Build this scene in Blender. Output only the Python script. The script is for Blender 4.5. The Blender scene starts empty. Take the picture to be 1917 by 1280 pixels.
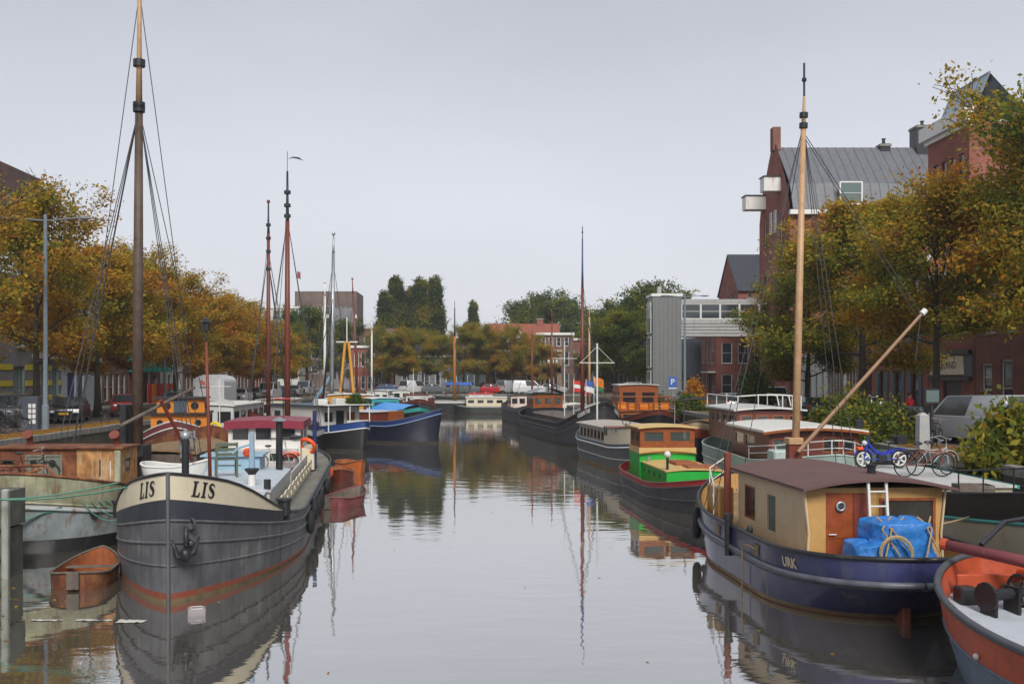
import bpy, math, random
import numpy as np
from mathutils import Vector, Matrix, noise as mnoise

# ------------------------------------------------------------------ camera, sky, sun, exposure
SC = bpy.context.scene
COL = SC.collection
F, CX, CY, H = 1900.0, 890.0, 702.0, 4.8          # focal length in photo pixels, vanishing point, eye height above the water
cam_d = bpy.data.cameras.new('camera')
cam = bpy.data.objects.new('camera', cam_d); COL.objects.link(cam)
cam.location = (0, 0, H); cam.rotation_euler = (math.radians(90), 0, 0)
cam_d.sensor_width = 36; cam_d.lens = F / 1917 * 36
cam_d.shift_x = (958.5 - CX) / 1917; cam_d.shift_y = (CY - 640) / 1917
cam_d.clip_start = 0.1; cam_d.clip_end = 5000
SC.camera = cam

SUN_EL, SUN_AZ = math.radians(42), math.radians(171)
world = bpy.data.worlds.new('World'); SC.world = world; world.use_nodes = True
nt = world.node_tree; nt.nodes.clear()
wo = nt.nodes.new('ShaderNodeOutputWorld'); bg = nt.nodes.new('ShaderNodeBackground')
sky = nt.nodes.new('ShaderNodeTexSky'); sky.sky_type = 'NISHITA'; sky.sun_disc = False
sky.sun_elevation = SUN_EL; sky.sun_rotation = SUN_AZ; sky.dust_density = 4; sky.air_density = 1.2
geo = nt.nodes.new('ShaderNodeTexCoord'); sep = nt.nodes.new('ShaderNodeSeparateXYZ')
nt.links.new(geo.outputs['Generated'], sep.inputs[0])
ramp = nt.nodes.new('ShaderNodeValToRGB')            # the cloud deck: pale at the horizon, greyer overhead
e = ramp.color_ramp.elements
e[0].position = 0.0; e[0].color = (7.7, 7.85, 8.3, 1)
e[1].position = 0.42; e[1].color = (4.4, 4.6, 5.2, 1)
m_ = ramp.color_ramp.elements.new(0.16); m_.color = (6.75, 6.95, 7.6, 1)
nt.links.new(sep.outputs[2], ramp.inputs[0])
cn = nt.nodes.new('ShaderNodeTexNoise'); cn.inputs['Scale'].default_value = 1.6; cn.inputs['Detail'].default_value = 5
cmap = nt.nodes.new('ShaderNodeMapping'); cmap.inputs['Scale'].default_value = (1, 1, 2.6)
nt.links.new(geo.outputs['Generated'], cmap.inputs[0]); nt.links.new(cmap.outputs[0], cn.inputs['Vector'])
cr = nt.nodes.new('ShaderNodeMapRange'); cr.inputs[1].default_value = 0.3; cr.inputs[2].default_value = 0.7
cr.inputs[3].default_value = 0.90; cr.inputs[4].default_value = 1.07
nt.links.new(cn.outputs[0], cr.inputs[0])
cm = nt.nodes.new('ShaderNodeVectorMath'); cm.operation = 'SCALE'
nt.links.new(ramp.outputs[0], cm.inputs[0]); nt.links.new(cr.outputs[0], cm.inputs['Scale'])
mixs = nt.nodes.new('ShaderNodeMixRGB'); mixs.inputs[0].default_value = 0.93   # cloud cover over the clear sky
nt.links.new(sky.outputs[0], mixs.inputs[1]); nt.links.new(cm.outputs[0], mixs.inputs[2])
nt.links.new(mixs.outputs[0], bg.inputs[0]); bg.inputs[1].default_value = 0.0505
nt.links.new(bg.outputs[0], wo.inputs[0])

sun_d = bpy.data.lights.new('sun', 'SUN'); sun_d.energy = 1.5; sun_d.angle = math.radians(22); sun_d.color = (1.0, 0.97, 0.92)
sun = bpy.data.objects.new('sun', sun_d); COL.objects.link(sun)
sun.rotation_euler = (math.radians(90) - SUN_EL, 0, math.radians(9))
vs = SC.view_settings; vs.view_transform = 'Standard'; vs.look = 'None'; vs.exposure = 1.15; vs.gamma = 1.0; vs.use_curve_mapping = False
SC.cycles.use_denoising = True
SC.cycles.max_bounces = 6; SC.cycles.transparent_max_bounces = 8; SC.cycles.caustics_reflective = False; SC.cycles.caustics_refractive = False

# ------------------------------------------------------------------ helpers
R = random.Random(7)
UP = Vector((0, 0, 1))
def V(*a): return Vector(a)
def W(px, py, Z): return Vector(((px - CX) / F * Z, Z, H - (py - CY) / F * Z))
def WX(px, Z): return (px - CX) / F * Z
def WZ(py, Z): return H - (py - CY) / F * Z
def lerp(a, b, t): return a + (b - a) * t
def sstep(a, b, x):
    t = min(1, max(0, (x - a) / (b - a))); return t * t * (3 - 2 * t)

class MB:
    """collects faces and links them as one mesh object"""
    def __init__(s): s.v = []; s.f = []
    def add(s, vs, fs):
        b = len(s.v); s.v += [tuple(p) for p in vs]; s.f += [tuple(i + b for i in f) for f in fs]; return s
    def poly(s, *pts): return s.add(pts, [tuple(range(len(pts)))])
    def box(s, x0, x1, y0, y1, z0, z1):
        return s.add([(x0,y0,z0),(x1,y0,z0),(x1,y1,z0),(x0,y1,z0),(x0,y0,z1),(x1,y0,z1),(x1,y1,z1),(x0,y1,z1)],
                     [(3,2,1,0),(4,5,6,7),(0,1,5,4),(1,2,6,5),(2,3,7,6),(3,0,4,7)])
    def bx(s, o, u, n, u0, u1, n0, n1, z0, z1):
        P = lambda a, b, c: Vector(o) + Vector(u) * a + Vector(n) * b + UP * c
        vs = [P(u0,n0,z0),P(u1,n0,z0),P(u1,n1,z0),P(u0,n1,z0),P(u0,n0,z1),P(u1,n0,z1),P(u1,n1,z1),P(u0,n1,z1)]
        fs = [(3,2,1,0),(4,5,6,7),(0,1,5,4),(1,2,6,5),(2,3,7,6),(3,0,4,7)]
        if Vector(u).cross(Vector(n)).z < 0: fs = [f[::-1] for f in fs]
        return s.add(vs, fs)
    def bbox(s, x0, x1, y0, y1, z0, z1, b=.02):      # box with chamfered vertical and top edges
        def ring(i, z): return [(x0+i,y0+b,z),(x0+b,y0+i,z),(x1-b,y0+i,z),(x1-i,y0+b,z),(x1-i,y1-b,z),(x1-b,y1-i,z),(x0+b,y1-i,z),(x0+i,y1-b,z)]
        return s.loft([ring(0,z0), ring(0,z1-b), ring(b,z1)], closed=True, cap=True)
    def loft(s, rings, closed=True, cap=False):
        n = len(rings[0]); vs = [p for r in rings for p in r]; fs = []
        for i in range(len(rings) - 1):
            for j in range(n if closed else n - 1):
                k = (j + 1) % n; fs.append((i*n+j, i*n+k, (i+1)*n+k, (i+1)*n+j))
        if cap: fs += [tuple(range(n))[::-1], tuple(range((len(rings)-1)*n, len(rings)*n))]
        return s.add(vs, fs)
    def tube(s, pts, r, n=6, cap=True):
        pts = [Vector(p) for p in pts]; rs = r if isinstance(r, (list, tuple)) else [r] * len(pts); rings = []; ref = None
        for i, p in enumerate(pts):
            d = (pts[min(i+1, len(pts)-1)] - pts[max(i-1, 0)])
            d = d.normalized() if d.length > 1e-9 else UP
            if ref is None: ref = Vector((1,0,0)) if abs(d.x) < .9 else Vector((0,1,0))
            a = (ref - d * ref.dot(d)); a = a.normalized() if a.length > 1e-6 else d.orthogonal().normalized(); ref = a
            b = d.cross(a)
            rings.append([p + (a * math.cos(2*math.pi*k/n) + b * math.sin(2*math.pi*k/n)) * rs[i] for k in range(n)])
        return s.loft(rings, True, cap)
    def cyl(s, p0, p1, r0, r1=None, n=10): return s.tube([p0, p1], [r0, r0 if r1 is None else r1], n)
    def lathe(s, prof, c=(0,0,0), n=12):
        c = Vector(c)
        return s.loft([[c + Vector((r*math.cos(2*math.pi*k/n), r*math.sin(2*math.pi*k/n), z)) for k in range(n)] for r, z in prof], True, True)
    def ball(s, c, r, n=10, m=6):
        rx, ry, rz = r if isinstance(r, (tuple, list)) else (r, r, r); c = Vector(c)
        return s.loft([[c + Vector((rx*math.sin(a)*math.cos(2*math.pi*k/n), ry*math.sin(a)*math.sin(2*math.pi*k/n), -rz*math.cos(a))) for k in range(n)]
                       for a in [max(.02, min(math.pi-.02, math.pi*i/m)) for i in range(m+1)]], True, True)
    def torus(s, c, R_, r, ax=(1,0,0), n=18, m=7, a0=0, a1=2*math.pi, sq=1):
        ax = Vector(ax).normalized(); a = ax.orthogonal().normalized(); b = ax.cross(a); full = a1 - a0 > 6.28; rings = []
        if abs(ax.z) < .1: a = UP.copy(); b = ax.cross(a)
        for i in range(n + 1):
            t = a0 + (a1 - a0) * i / n; d = a * math.cos(t) + b * math.sin(t)
            rings.append([Vector(c) + d * (R_ + r*math.cos(2*math.pi*k/m)) + ax * (r*sq*math.sin(2*math.pi*k/m)) for k in range(m)])
        return s.loft(rings, True, not full)
    def prism(s, poly, o, u, w, n, d):               # polygon in the (u, w) plane pushed along n by d
        o, u, w, n = map(Vector, (o, u, w, n)); a = [o + u*p[0] + w*p[1] for p in poly]; b = [p + n*d for p in a]
        return s.loft([a, b], True, True)
    def grid(s, fn, nu, nv):
        vs = [fn(i/nu, j/nv) for i in range(nu+1) for j in range(nv+1)]
        return s.add(vs, [(i*(nv+1)+j, (i+1)*(nv+1)+j, (i+1)*(nv+1)+j+1, i*(nv+1)+j+1) for i in range(nu) for j in range(nv)])
    def mesh(s, name):
        me = bpy.data.meshes.new(name); me.from_pydata(s.v, [], s.f); return me
    def obj(s, name, mat, parent=None, smooth=False, label=None):
        me = s.mesh(name); me.materials.append(mat)
        if smooth:
            me.polygons.foreach_set('use_smooth', [True] * len(me.polygons))
            if smooth != 'all': me.set_sharp_from_angle(angle=math.radians(smooth if smooth > 1 else 40))
        o = bpy.data.objects.new(name, me); COL.objects.link(o)
        if parent: o.parent = parent
        if label: o['label'] = label
        return o

def tag(o, label, cat, group=None):
    o['label'] = label; o['category'] = cat
    if group: o['group'] = group
    return o
def thing(name, label, cat, loc=(0,0,0), rz=0, group=None):
    o = bpy.data.objects.new(name, None); COL.objects.link(o); o.empty_display_size = .3
    o.location = loc; o.rotation_euler = (0, 0, rz); return tag(o, label, cat, group)
def struct(mb, name, mat, kind='structure', **k):
    o = mb.obj(name, mat, **k); o['kind'] = kind; return o
def copy_tree(o, parent=None):
    c = o.copy(); COL.objects.link(c); c.parent = parent
    for ch in list(o.children): copy_tree(ch, c)
    return c
def text_mesh(body, size=1.0, shear=0.0, bold=0.0, space=1.0):
    cu = bpy.data.curves.new('lettering', 'FONT'); cu.body = body; cu.size = size; cu.shear = shear; cu.offset = bold; cu.space_character = space
    cu.align_x = 'CENTER'; cu.align_y = 'CENTER'; cu.resolution_u = 3
    ob = bpy.data.objects.new('lettering', cu); COL.objects.link(ob); bpy.context.view_layer.update()
    me = bpy.data.meshes.new_from_object(ob.evaluated_get(bpy.context.evaluated_depsgraph_get()))
    vs = [v.co.copy() for v in me.vertices]; fs = [tuple(p.vertices) for p in me.polygons]
    bpy.data.objects.remove(ob); bpy.data.curves.remove(cu); bpy.data.meshes.remove(me)
    return vs, fs
def flat_text(body, size, o, u, w, mat, parent, bold=0, sx=1.0, name='lettering', shear=0):
    vs, fs = text_mesh(body, size, shear, bold); o, u, w = Vector(o), Vector(u), Vector(w)
    return MB().add([o + u * (p.x * sx) + w * p.y for p in vs], fs).obj(name, mat, parent)

# ------------------------------------------------------------------ materials
MATS = {}
def mat(name, col, rough=.6, metal=0, var=.12, scale=2.5, dirt=None, amt=0.0, streak=0.0, dscale=2.0, bump=0.0, bscale=30, spec=.4, coat=0, rust=0, rustcol=(.20,.075,.03)):
    if name in MATS: return MATS[name]
    m = bpy.data.materials.new(name); m.use_nodes = True; t = m.node_tree; p = t.nodes['Principled BSDF']; MATS[name] = m
    p.inputs['Roughness'].default_value = rough; p.inputs['Metallic'].default_value = metal
    p.inputs['Specular IOR Level'].default_value = spec; p.inputs['Coat Weight'].default_value = coat
    tc = t.nodes.new('ShaderNodeTexCoord'); nz = t.nodes.new('ShaderNodeTexNoise'); nz.inputs['Scale'].default_value = scale
    nz.inputs['Detail'].default_value = 6; nz.inputs['Roughness'].default_value = .65
    t.links.new(tc.outputs['Object'], nz.inputs['Vector'])
    rp = t.nodes.new('ShaderNodeValToRGB'); rp.color_ramp.elements[0].position = .3; rp.color_ramp.elements[1].position = .7
    rp.color_ramp.elements[0].color = tuple(c * (1 - var) for c in col) + (1,); rp.color_ramp.elements[1].color = tuple(min(1, c * (1 + var)) for c in col) + (1,)
    t.links.new(nz.outputs[0], rp.inputs[0]); out = rp.outputs[0]
    if dirt and amt > 0:
        mp = t.nodes.new('ShaderNodeMapping'); mp.inputs['Scale'].default_value = (1, 1, 1 - .9 * streak)
        n2 = t.nodes.new('ShaderNodeTexNoise'); n2.inputs['Scale'].default_value = dscale; n2.inputs['Detail'].default_value = 8; n2.inputs['Roughness'].default_value = .7
        t.links.new(tc.outputs['Object'], mp.inputs[0]); t.links.new(mp.outputs[0], n2.inputs['Vector'])
        r2 = t.nodes.new('ShaderNodeMapRange'); r2.inputs[1].default_value = .62 - .3 * amt; r2.inputs[2].default_value = .74 - .16 * amt
        r2.inputs[4].default_value = min(1, .45 + amt * .5); t.links.new(n2.outputs[0], r2.inputs[0])
        mx = t.nodes.new('ShaderNodeMixRGB'); mx.inputs[2].default_value = tuple(dirt) + (1,)
        t.links.new(r2.outputs[0], mx.inputs[0]); t.links.new(out, mx.inputs[1]); out = mx.outputs[0]
    if rust:
        mp = t.nodes.new('ShaderNodeMapping'); mp.inputs['Scale'].default_value = (1, 1, .09)
        n3 = t.nodes.new('ShaderNodeTexNoise'); n3.inputs['Scale'].default_value = 6.5; n3.inputs['Detail'].default_value = 5; n3.inputs['Roughness'].default_value = .6
        t.links.new(tc.outputs['Object'], mp.inputs[0]); t.links.new(mp.outputs[0], n3.inputs['Vector'])
        n4 = t.nodes.new('ShaderNodeTexNoise'); n4.inputs['Scale'].default_value = 1.1; n4.inputs['Detail'].default_value = 3; t.links.new(tc.outputs['Object'], n4.inputs['Vector'])
        ad = t.nodes.new('ShaderNodeMath'); ad.operation = 'MULTIPLY'; t.links.new(n3.outputs[0], ad.inputs[0]); t.links.new(n4.outputs[0], ad.inputs[1])
        r3 = t.nodes.new('ShaderNodeMapRange'); r3.inputs[1].default_value = .40 - .14 * rust; r3.inputs[2].default_value = .46 - .08 * rust; r3.inputs[4].default_value = .75; t.links.new(ad.outputs[0], r3.inputs[0])
        m3 = t.nodes.new('ShaderNodeMixRGB'); m3.inputs[2].default_value = tuple(rustcol) + (1,); t.links.new(r3.outputs[0], m3.inputs[0]); t.links.new(out, m3.inputs[1]); out = m3.outputs[0]
    t.links.new(out, p.inputs['Base Color'])
    if bump:
        nb = t.nodes.new('ShaderNodeTexNoise'); nb.inputs['Scale'].default_value = bscale; nb.inputs['Detail'].default_value = 4
        t.links.new(tc.outputs['Object'], nb.inputs['Vector']); bn = t.nodes.new('ShaderNodeBump'); bn.inputs['Strength'].default_value = bump; bn.inputs['Distance'].default_value = .02
        t.links.new(nb.outputs[0], bn.inputs['Height']); t.links.new(bn.outputs[0], p.inputs['Normal'])
    return m
def brick(name, c1, c2, mortar=(.19,.14,.12), bw=.22, bh=.07, ms=.012, rough=.85, flatxy=False):
    if name in MATS: return MATS[name]
    m = bpy.data.materials.new(name); m.use_nodes = True; t = m.node_tree; p = t.nodes['Principled BSDF']; MATS[name] = m
    p.inputs['Roughness'].default_value = rough; p.inputs['Specular IOR Level'].default_value = .25
    tc = t.nodes.new('ShaderNodeTexCoord'); sp = t.nodes.new('ShaderNodeSeparateXYZ'); t.links.new(tc.outputs['Object'], sp.inputs[0])
    cb = t.nodes.new('ShaderNodeCombineXYZ')
    if flatxy: t.links.new(sp.outputs[0], cb.inputs[0]); t.links.new(sp.outputs[1], cb.inputs[1])
    else:
        ad = t.nodes.new('ShaderNodeMath'); t.links.new(sp.outputs[0], ad.inputs[0]); t.links.new(sp.outputs[1], ad.inputs[1])
        t.links.new(ad.outputs[0], cb.inputs[0]); t.links.new(sp.outputs[2], cb.inputs[1])
    br = t.nodes.new('ShaderNodeTexBrick'); br.inputs['Color1'].default_value = tuple(c1)+(1,); br.inputs['Color2'].default_value = tuple(c2)+(1,)
    br.inputs['Mortar'].default_value = tuple(mortar)+(1,); br.inputs['Scale'].default_value = 1; br.inputs['Mortar Size'].default_value = ms
    br.inputs['Brick Width'].default_value = bw; br.inputs['Row Height'].default_value = bh; t.links.new(cb.outputs[0], br.inputs['Vector'])
    nz = t.nodes.new('ShaderNodeTexNoise'); nz.inputs['Scale'].default_value = .55; nz.inputs['Detail'].default_value = 7; t.links.new(tc.outputs['Object'], nz.inputs['Vector'])
    r2 = t.nodes.new('ShaderNodeMapRange'); r2.inputs[1].default_value = .3; r2.inputs[2].default_value = .7; r2.inputs[3].default_value = .72; r2.inputs[4].default_value = 1.2
    t.links.new(nz.outputs[0], r2.inputs[0]); mx = t.nodes.new('ShaderNodeVectorMath'); mx.operation = 'SCALE'
    t.links.new(br.outputs[0], mx.inputs[0]); t.links.new(r2.outputs[0], mx.inputs['Scale']); t.links.new(mx.outputs[0], p.inputs['Base Color'])
    return m
def glass(name, col=(.03,.04,.045), rough=.06, alpha=1.0):
    if name in MATS: return MATS[name]
    m = bpy.data.materials.new(name); m.use_nodes = True; p = m.node_tree.nodes['Principled BSDF']; MATS[name] = m
    p.inputs['Base Color'].default_value = tuple(col)+(1,); p.inputs['Roughness'].default_value = rough; p.inputs['Specular IOR Level'].default_value = .7
    p.inputs['IOR'].default_value = 1.6; p.inputs['Alpha'].default_value = alpha
    t = m.node_tree; tc = t.nodes.new('ShaderNodeTexCoord'); nz = t.nodes.new('ShaderNodeTexNoise'); nz.inputs['Scale'].default_value = .8
    bn = t.nodes.new('ShaderNodeBump'); bn.inputs['Strength'].default_value = .05; t.links.new(tc.outputs['Object'], nz.inputs['Vector'])
    t.links.new(nz.outputs[0], bn.inputs['Height']); t.links.new(bn.outputs[0], p.inputs['Normal'])
    return m

GLASS = glass('window_glass'); GLASS2 = glass('cabin_glass', (.02,.022,.025), .08); GLASSG = glass('green_glass', (.10,.15,.14), .1)
CLEAR = glass('clear_glass', (.10,.125,.12), .04, .6)
WHITE = mat('white_paint', (.68,.67,.63), .45, rust=.25, dirt=(.3,.27,.22), amt=.12, streak=.8, var=.06)
CREAM = mat('cream_paint', (.68,.60,.44), .5, dirt=(.42,.33,.22), amt=.15, streak=.8, var=.06)
BLACK = mat('black_paint', (.018,.018,.02), .4, dirt=(.09,.085,.08), amt=.2, streak=.6)
DARK = mat('dark_metal', (.03,.032,.036), .45, metal=.3)
STEEL = mat('galvanised_steel', (.36,.38,.39), .4, metal=.6)
WOOD = mat('varnished_wood', (.26,.075,.022), .35, var=.3, scale=6, coat=.3)
PINE = mat('mast_wood', (.45,.28,.15), .45, var=.2, scale=4, dirt=(.2,.11,.06), amt=.2, streak=.9)
GREYWOOD = mat('weathered_wood', (.13,.105,.085), .8, var=.35, scale=5, dirt=(.22,.2,.17), amt=.3, streak=.8, bump=.3)
RUST = mat('rust', (.15,.05,.024), .85, var=.6, scale=3, dirt=(.34,.15,.055), amt=.5, streak=.5, dscale=2.2, bump=.4, bscale=18, rust=.8, rustcol=(.05,.025,.018))
RUBBER = mat('black_rubber', (.014,.014,.015), .75, bump=.3, bscale=60)
ROPE = mat('hemp_rope', (.36,.26,.14), .9, var=.3, scale=30)
GROPE = mat('green_rope', (.10,.24,.17), .85)
WIRE = mat('wire_rope', (.05,.05,.055), .6)
ORANGE = mat('orange_plastic', (.85,.10,.02), .45)
REDP = mat('red_paint', (.42,.03,.03), .45, dirt=(.2,.03,.03), amt=.2)
BROWNP = mat('red_brown_paint', (.17,.04,.025), .45, dirt=(.09,.03,.02), amt=.2, streak=.7)
TEAL = mat('teal_paint', (.05,.33,.30), .4)
BLUEP = mat('light_blue_paint', (.27,.40,.50), .5, dirt=(.4,.4,.38), amt=.2)
NAVY = mat('navy_paint', (.02,.035,.13), .35, dirt=(.06,.06,.1), amt=.2, streak=.6)
DBOOT = mat('dark_boot_top', (.04,.034,.03), .7, dirt=(.09,.075,.05), amt=.4, dscale=3)
BOOT = mat('boot_top_red', (.26,.06,.035), .7, dirt=(.16,.12,.05), amt=.45, dscale=4, streak=0)
TARP = mat('blue_tarpaulin', (.025,.17,.50), .42, var=.3, scale=5, bump=.9, bscale=14, dirt=(.10,.22,.42), amt=.35, dscale=5)
YELLOW = mat('yellow_plate', (.75,.42,.02), .5)

# ------------------------------------------------------------------ shared builders
def panel(mb, o, u, n, w, h, ops, depth=.14, z0=0):
    """a wall of width w from z0 to h with real openings (u0,u1,z0,z1) and their reveals"""
    o, u, n = Vector(o), Vector(u), Vector(n)
    P = lambda a, z, b=0: o + u * a + UP * z - n * b
    flip = u.cross(UP).dot(n) < 0
    def q(*p): mb.poly(*(p[::-1] if flip else p))
    xs = sorted({0, w, *[c for r in ops for c in r[:2]]}); zs = sorted({z0, h, *[c for r in ops for c in r[2:4]]})
    for i in range(len(xs)-1):
        for j in range(len(zs)-1):
            cx, cz = (xs[i]+xs[i+1])/2, (zs[j]+zs[j+1])/2
            if xs[i+1]-xs[i] < 1e-6 or zs[j+1]-zs[j] < 1e-6 or any(r[0] < cx < r[1] and r[2] < cz < r[3] for r in ops): continue
            q(P(xs[i],zs[j]), P(xs[i+1],zs[j]), P(xs[i+1],zs[j+1]), P(xs[i],zs[j+1]))
    for a, b, c, d in [r[:4] for r in ops]:
        q(P(a,c), P(b,c), P(b,c,depth), P(a,c,depth)); q(P(a,d,depth), P(b,d,depth), P(b,d), P(a,d))
        q(P(a,c,depth), P(a,d,depth), P(a,d), P(a,c)); q(P(b,c), P(b,d), P(b,d,depth), P(b,c,depth))
def window(parent, o, u, n, r, fm, pm=None, depth=.1, bars=(1, 1), fw=.07, name='window', sill=None, bar=.035):
    a, b, c, d = r[:4]; o, u, n = Vector(o), Vector(u), Vector(n); f = MB(); n0, n1 = -depth - .03, -depth + .03
    f.bx(o,u,n,a,a+fw,n0,n1,c,d); f.bx(o,u,n,b-fw,b,n0,n1,c,d); f.bx(o,u,n,a+fw,b-fw,n0,n1,c,c+fw); f.bx(o,u,n,a+fw,b-fw,n0,n1,d-fw,d)
    for i in range(1, bars[0]): x = lerp(a, b, i/bars[0]); f.bx(o,u,n,x-bar/2,x+bar/2,n0+.006,n1-.006,c+fw,d-fw)
    for i in range(1, bars[1]): z = lerp(c, d, i/bars[1]); f.bx(o,u,n,a+fw,b-fw,n0+.009,n1-.009,z-bar/2,z+bar/2)
    w = f.obj(name, fm, parent)
    p = MB(); q = [o+u*x+UP*z-n*depth for x, z in ((a+.01,c+.01),(b-.01,c+.01),(b-.01,d-.01),(a+.01,d-.01))]; p.poly(*q); p.obj('pane', pm or GLASS, w)
    if sill: MB().bx(o,u,n,a-.06,b+.06,-.02,.07,c-.07,c-.003).obj('sill', sill, w)
    return w
def cabin(root, x0, x1, y0, y1, z0, z1, wm, wins=(), fm=None, pm=None, name='cabin', bars=(1,1), fw=.05, depth=.03):
    """a deckhouse: four walls with openings; wins = (face, a0, a1, b0, b1): face f/b/l/r, a along the wall, b height above z0"""
    fm = fm or wm; faces = {'b': ((x0,y0,z0),(1,0,0),(0,-1,0),x1-x0), 'f': ((x1,y1,z0),(-1,0,0),(0,1,0),x1-x0), 'r': ((x1,y0,z0),(0,1,0),(1,0,0),y1-y0), 'l': ((x0,y1,z0),(0,-1,0),(-1,0,0),y1-y0)}
    mb = MB()
    for k, (o, u, n, w) in faces.items(): panel(mb, o, u, n, w, z1-z0, [q[1:5] for q in wins if q[0] == k], .06)
    c = mb.obj(name, wm, root)
    MB().poly((x0+.002,y0+.002,z1-.004),(x1-.002,y0+.002,z1-.004),(x1-.002,y1-.002,z1-.004),(x0+.002,y1-.002,z1-.004)).obj('cabin_top', wm, root)
    for q in wins:
        o, u, n, w = faces[q[0]]
        window(c, o, u, n, q[1:5], q[6] if len(q) > 6 else fm, q[7] if len(q) > 7 else pm or GLASS2, depth, q[5] if len(q) > 5 and q[5] else bars, fw)
    return c
def camber_roof(root, x0, x1, y0, y1, z, rise, m, thick=.06, name='roof', n=8, slope=0.0):
    mb = MB(); xs = [lerp(x0, x1, i/n) for i in range(n+1)]; zt = [z + rise * (1 - (2*i/n-1)**2) for i in range(n+1)]
    for y, dz in ((y0, 0), (y1, slope)): pass
    rings = [[(x, y, zz + dz) for x, zz in zip(xs, zt)] + [(x, y, zz + dz - thick) for x, zz in zip(xs[::-1], zt[::-1])] for y, dz in ((y0, 0), (y1, slope))]
    return mb.loft(rings, True, True).obj(name, m, root, smooth=30)

# ------------------------------------------------------------------ ground, water, quays, streets
QL, QR, QE, QZ = -19.3, 15.5, 142.0, 2.1             # quay edges left and right, canal end, quay level
ASPH = mat('asphalt', (.06,.06,.062), .9, var=.25, scale=.8, bump=.2)
CLINK = brick('clinker_paving', (.17,.105,.085), (.12,.085,.07), (.09,.08,.07), .21, .105, .012, flatxy=True)
SLAB = brick('pavement_slabs', (.24,.23,.22), (.2,.195,.19), (.11,.105,.1), .3, .3, .012, flatxy=True)
EARTH = mat('bare_earth_and_grass', (.13,.095,.04), .95, var=.45, scale=.7, dirt=(.10,.12,.035), amt=.5, dscale=.5)
QBRICK = brick('quay_brick', (.13,.10,.075), (.09,.08,.06), (.10,.11,.07), .24, .08)
COPE = mat('coping_stone', (.24,.23,.21), .85, var=.25, dirt=(.09,.11,.05), amt=.4, bump=.3)
KERB = mat('kerb_stone', (.28,.275,.265), .85, var=.15)
def sheet(x0, x1, y0, y1, z): return MB().poly((x0,y0,z),(x1,y0,z),(x1,y1,z),(x0,y1,z))
g = MB()
for a in ((-1500, QL-.3, -60, 2500), (QR+.3, 1500, -60, 2500), (QL-.3, QR+.3, QE+.3, 2500)): g.poly((a[0],a[2],QZ),(a[1],a[2],QZ),(a[1],a[3],QZ),(a[0],a[3],QZ))
struct(g, 'ground', EARTH)
struct(sheet(-29.0, -21.0, -20, 300, QZ+.008), 'street', CLINK)
struct(sheet(17.6, 24.6, -20, 300, QZ+.008), 'street', CLINK)
struct(sheet(-21.0, 17.6, QE+4, QE+12, QZ+.008), 'street', ASPH)
struct(MB().box(-31.2, -29.0, -20, 300, QZ-.2, QZ+.12), 'pavement', SLAB)
struct(MB().box(24.6, 27.2, -20, 160, QZ-.2, QZ+.12), 'pavement', SLAB)
struct(MB().box(-29.0, -28.86, -20, 300, QZ-.2, QZ+.125), 'kerb', KERB)
struct(MB().box(24.46, 24.6, -20, 160, QZ-.2, QZ+.125), 'kerb', KERB)

def water_mat():
    m = bpy.data.materials.new('canal_water'); m.use_nodes = True; t = m.node_tree; t.nodes.clear(); N = t.nodes.new; L = t.links.new
    out = N('ShaderNodeOutputMaterial'); mix = N('ShaderNodeMixShader'); df = N('ShaderNodeBsdfDiffuse'); gl = N('ShaderNodeBsdfGlossy'); fr = N('ShaderNodeFresnel')
    df.inputs[0].default_value = (.135,.122,.10,1); gl.inputs['Roughness'].default_value = .025; gl.inputs[0].default_value = (.90,.895,.885,1); fr.inputs[0].default_value = 2.1
    tc = N('ShaderNodeTexCoord')
    def nz(scale, sx, sy, det):
        mp = N('ShaderNodeMapping'); mp.inputs['Scale'].default_value = (sx, sy, 1); L(tc.outputs['Object'], mp.inputs[0])
        n = N('ShaderNodeTexNoise'); n.inputs['Scale'].default_value = scale; n.inputs['Detail'].default_value = det; L(mp.outputs[0], n.inputs['Vector']); return n
    n1 = nz(3.2, .55, 1.3, 3); n2 = nz(.9, .6, 1.2, 2); n3 = nz(.12, 1, .5, 2)
    patch = N('ShaderNodeMapRange'); patch.inputs[1].default_value = .42; patch.inputs[2].default_value = .62; patch.inputs[3].default_value = .25; patch.inputs[4].default_value = 1.0; L(n3.outputs[0], patch.inputs[0])
    mu = N('ShaderNodeMath'); mu.operation = 'MULTIPLY'; L(n1.outputs[0], mu.inputs[0]); L(patch.outputs[0], mu.inputs[1])
    b1 = N('ShaderNodeBump'); b1.inputs['Strength'].default_value = .08; b1.inputs['Distance'].default_value = .04; L(mu.outputs[0], b1.inputs['Height'])
    b2 = N('ShaderNodeBump'); b2.inputs['Strength'].default_value = .10; b2.inputs['Distance'].default_value = .07; L(n2.outputs[0], b2.inputs['Height']); L(b1.outputs[0], b2.inputs['Normal'])
    for x in (gl, fr): L(b2.outputs[0], x.inputs['Normal'])
    sc_ = N('ShaderNodeMapRange'); sc_.inputs[3].default_value = .63; sc_.inputs[4].default_value = 1.0; L(fr.outputs[0], sc_.inputs[0]); L(sc_.outputs[0], mix.inputs[0]); L(df.outputs[0], mix.inputs[1]); L(gl.outputs[0], mix.inputs[2]); L(mix.outputs[0], out.inputs[0]); return m
struct(sheet(QL-.2, QR+.2, -60, QE+.2, 0), 'water', water_mat())

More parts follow.
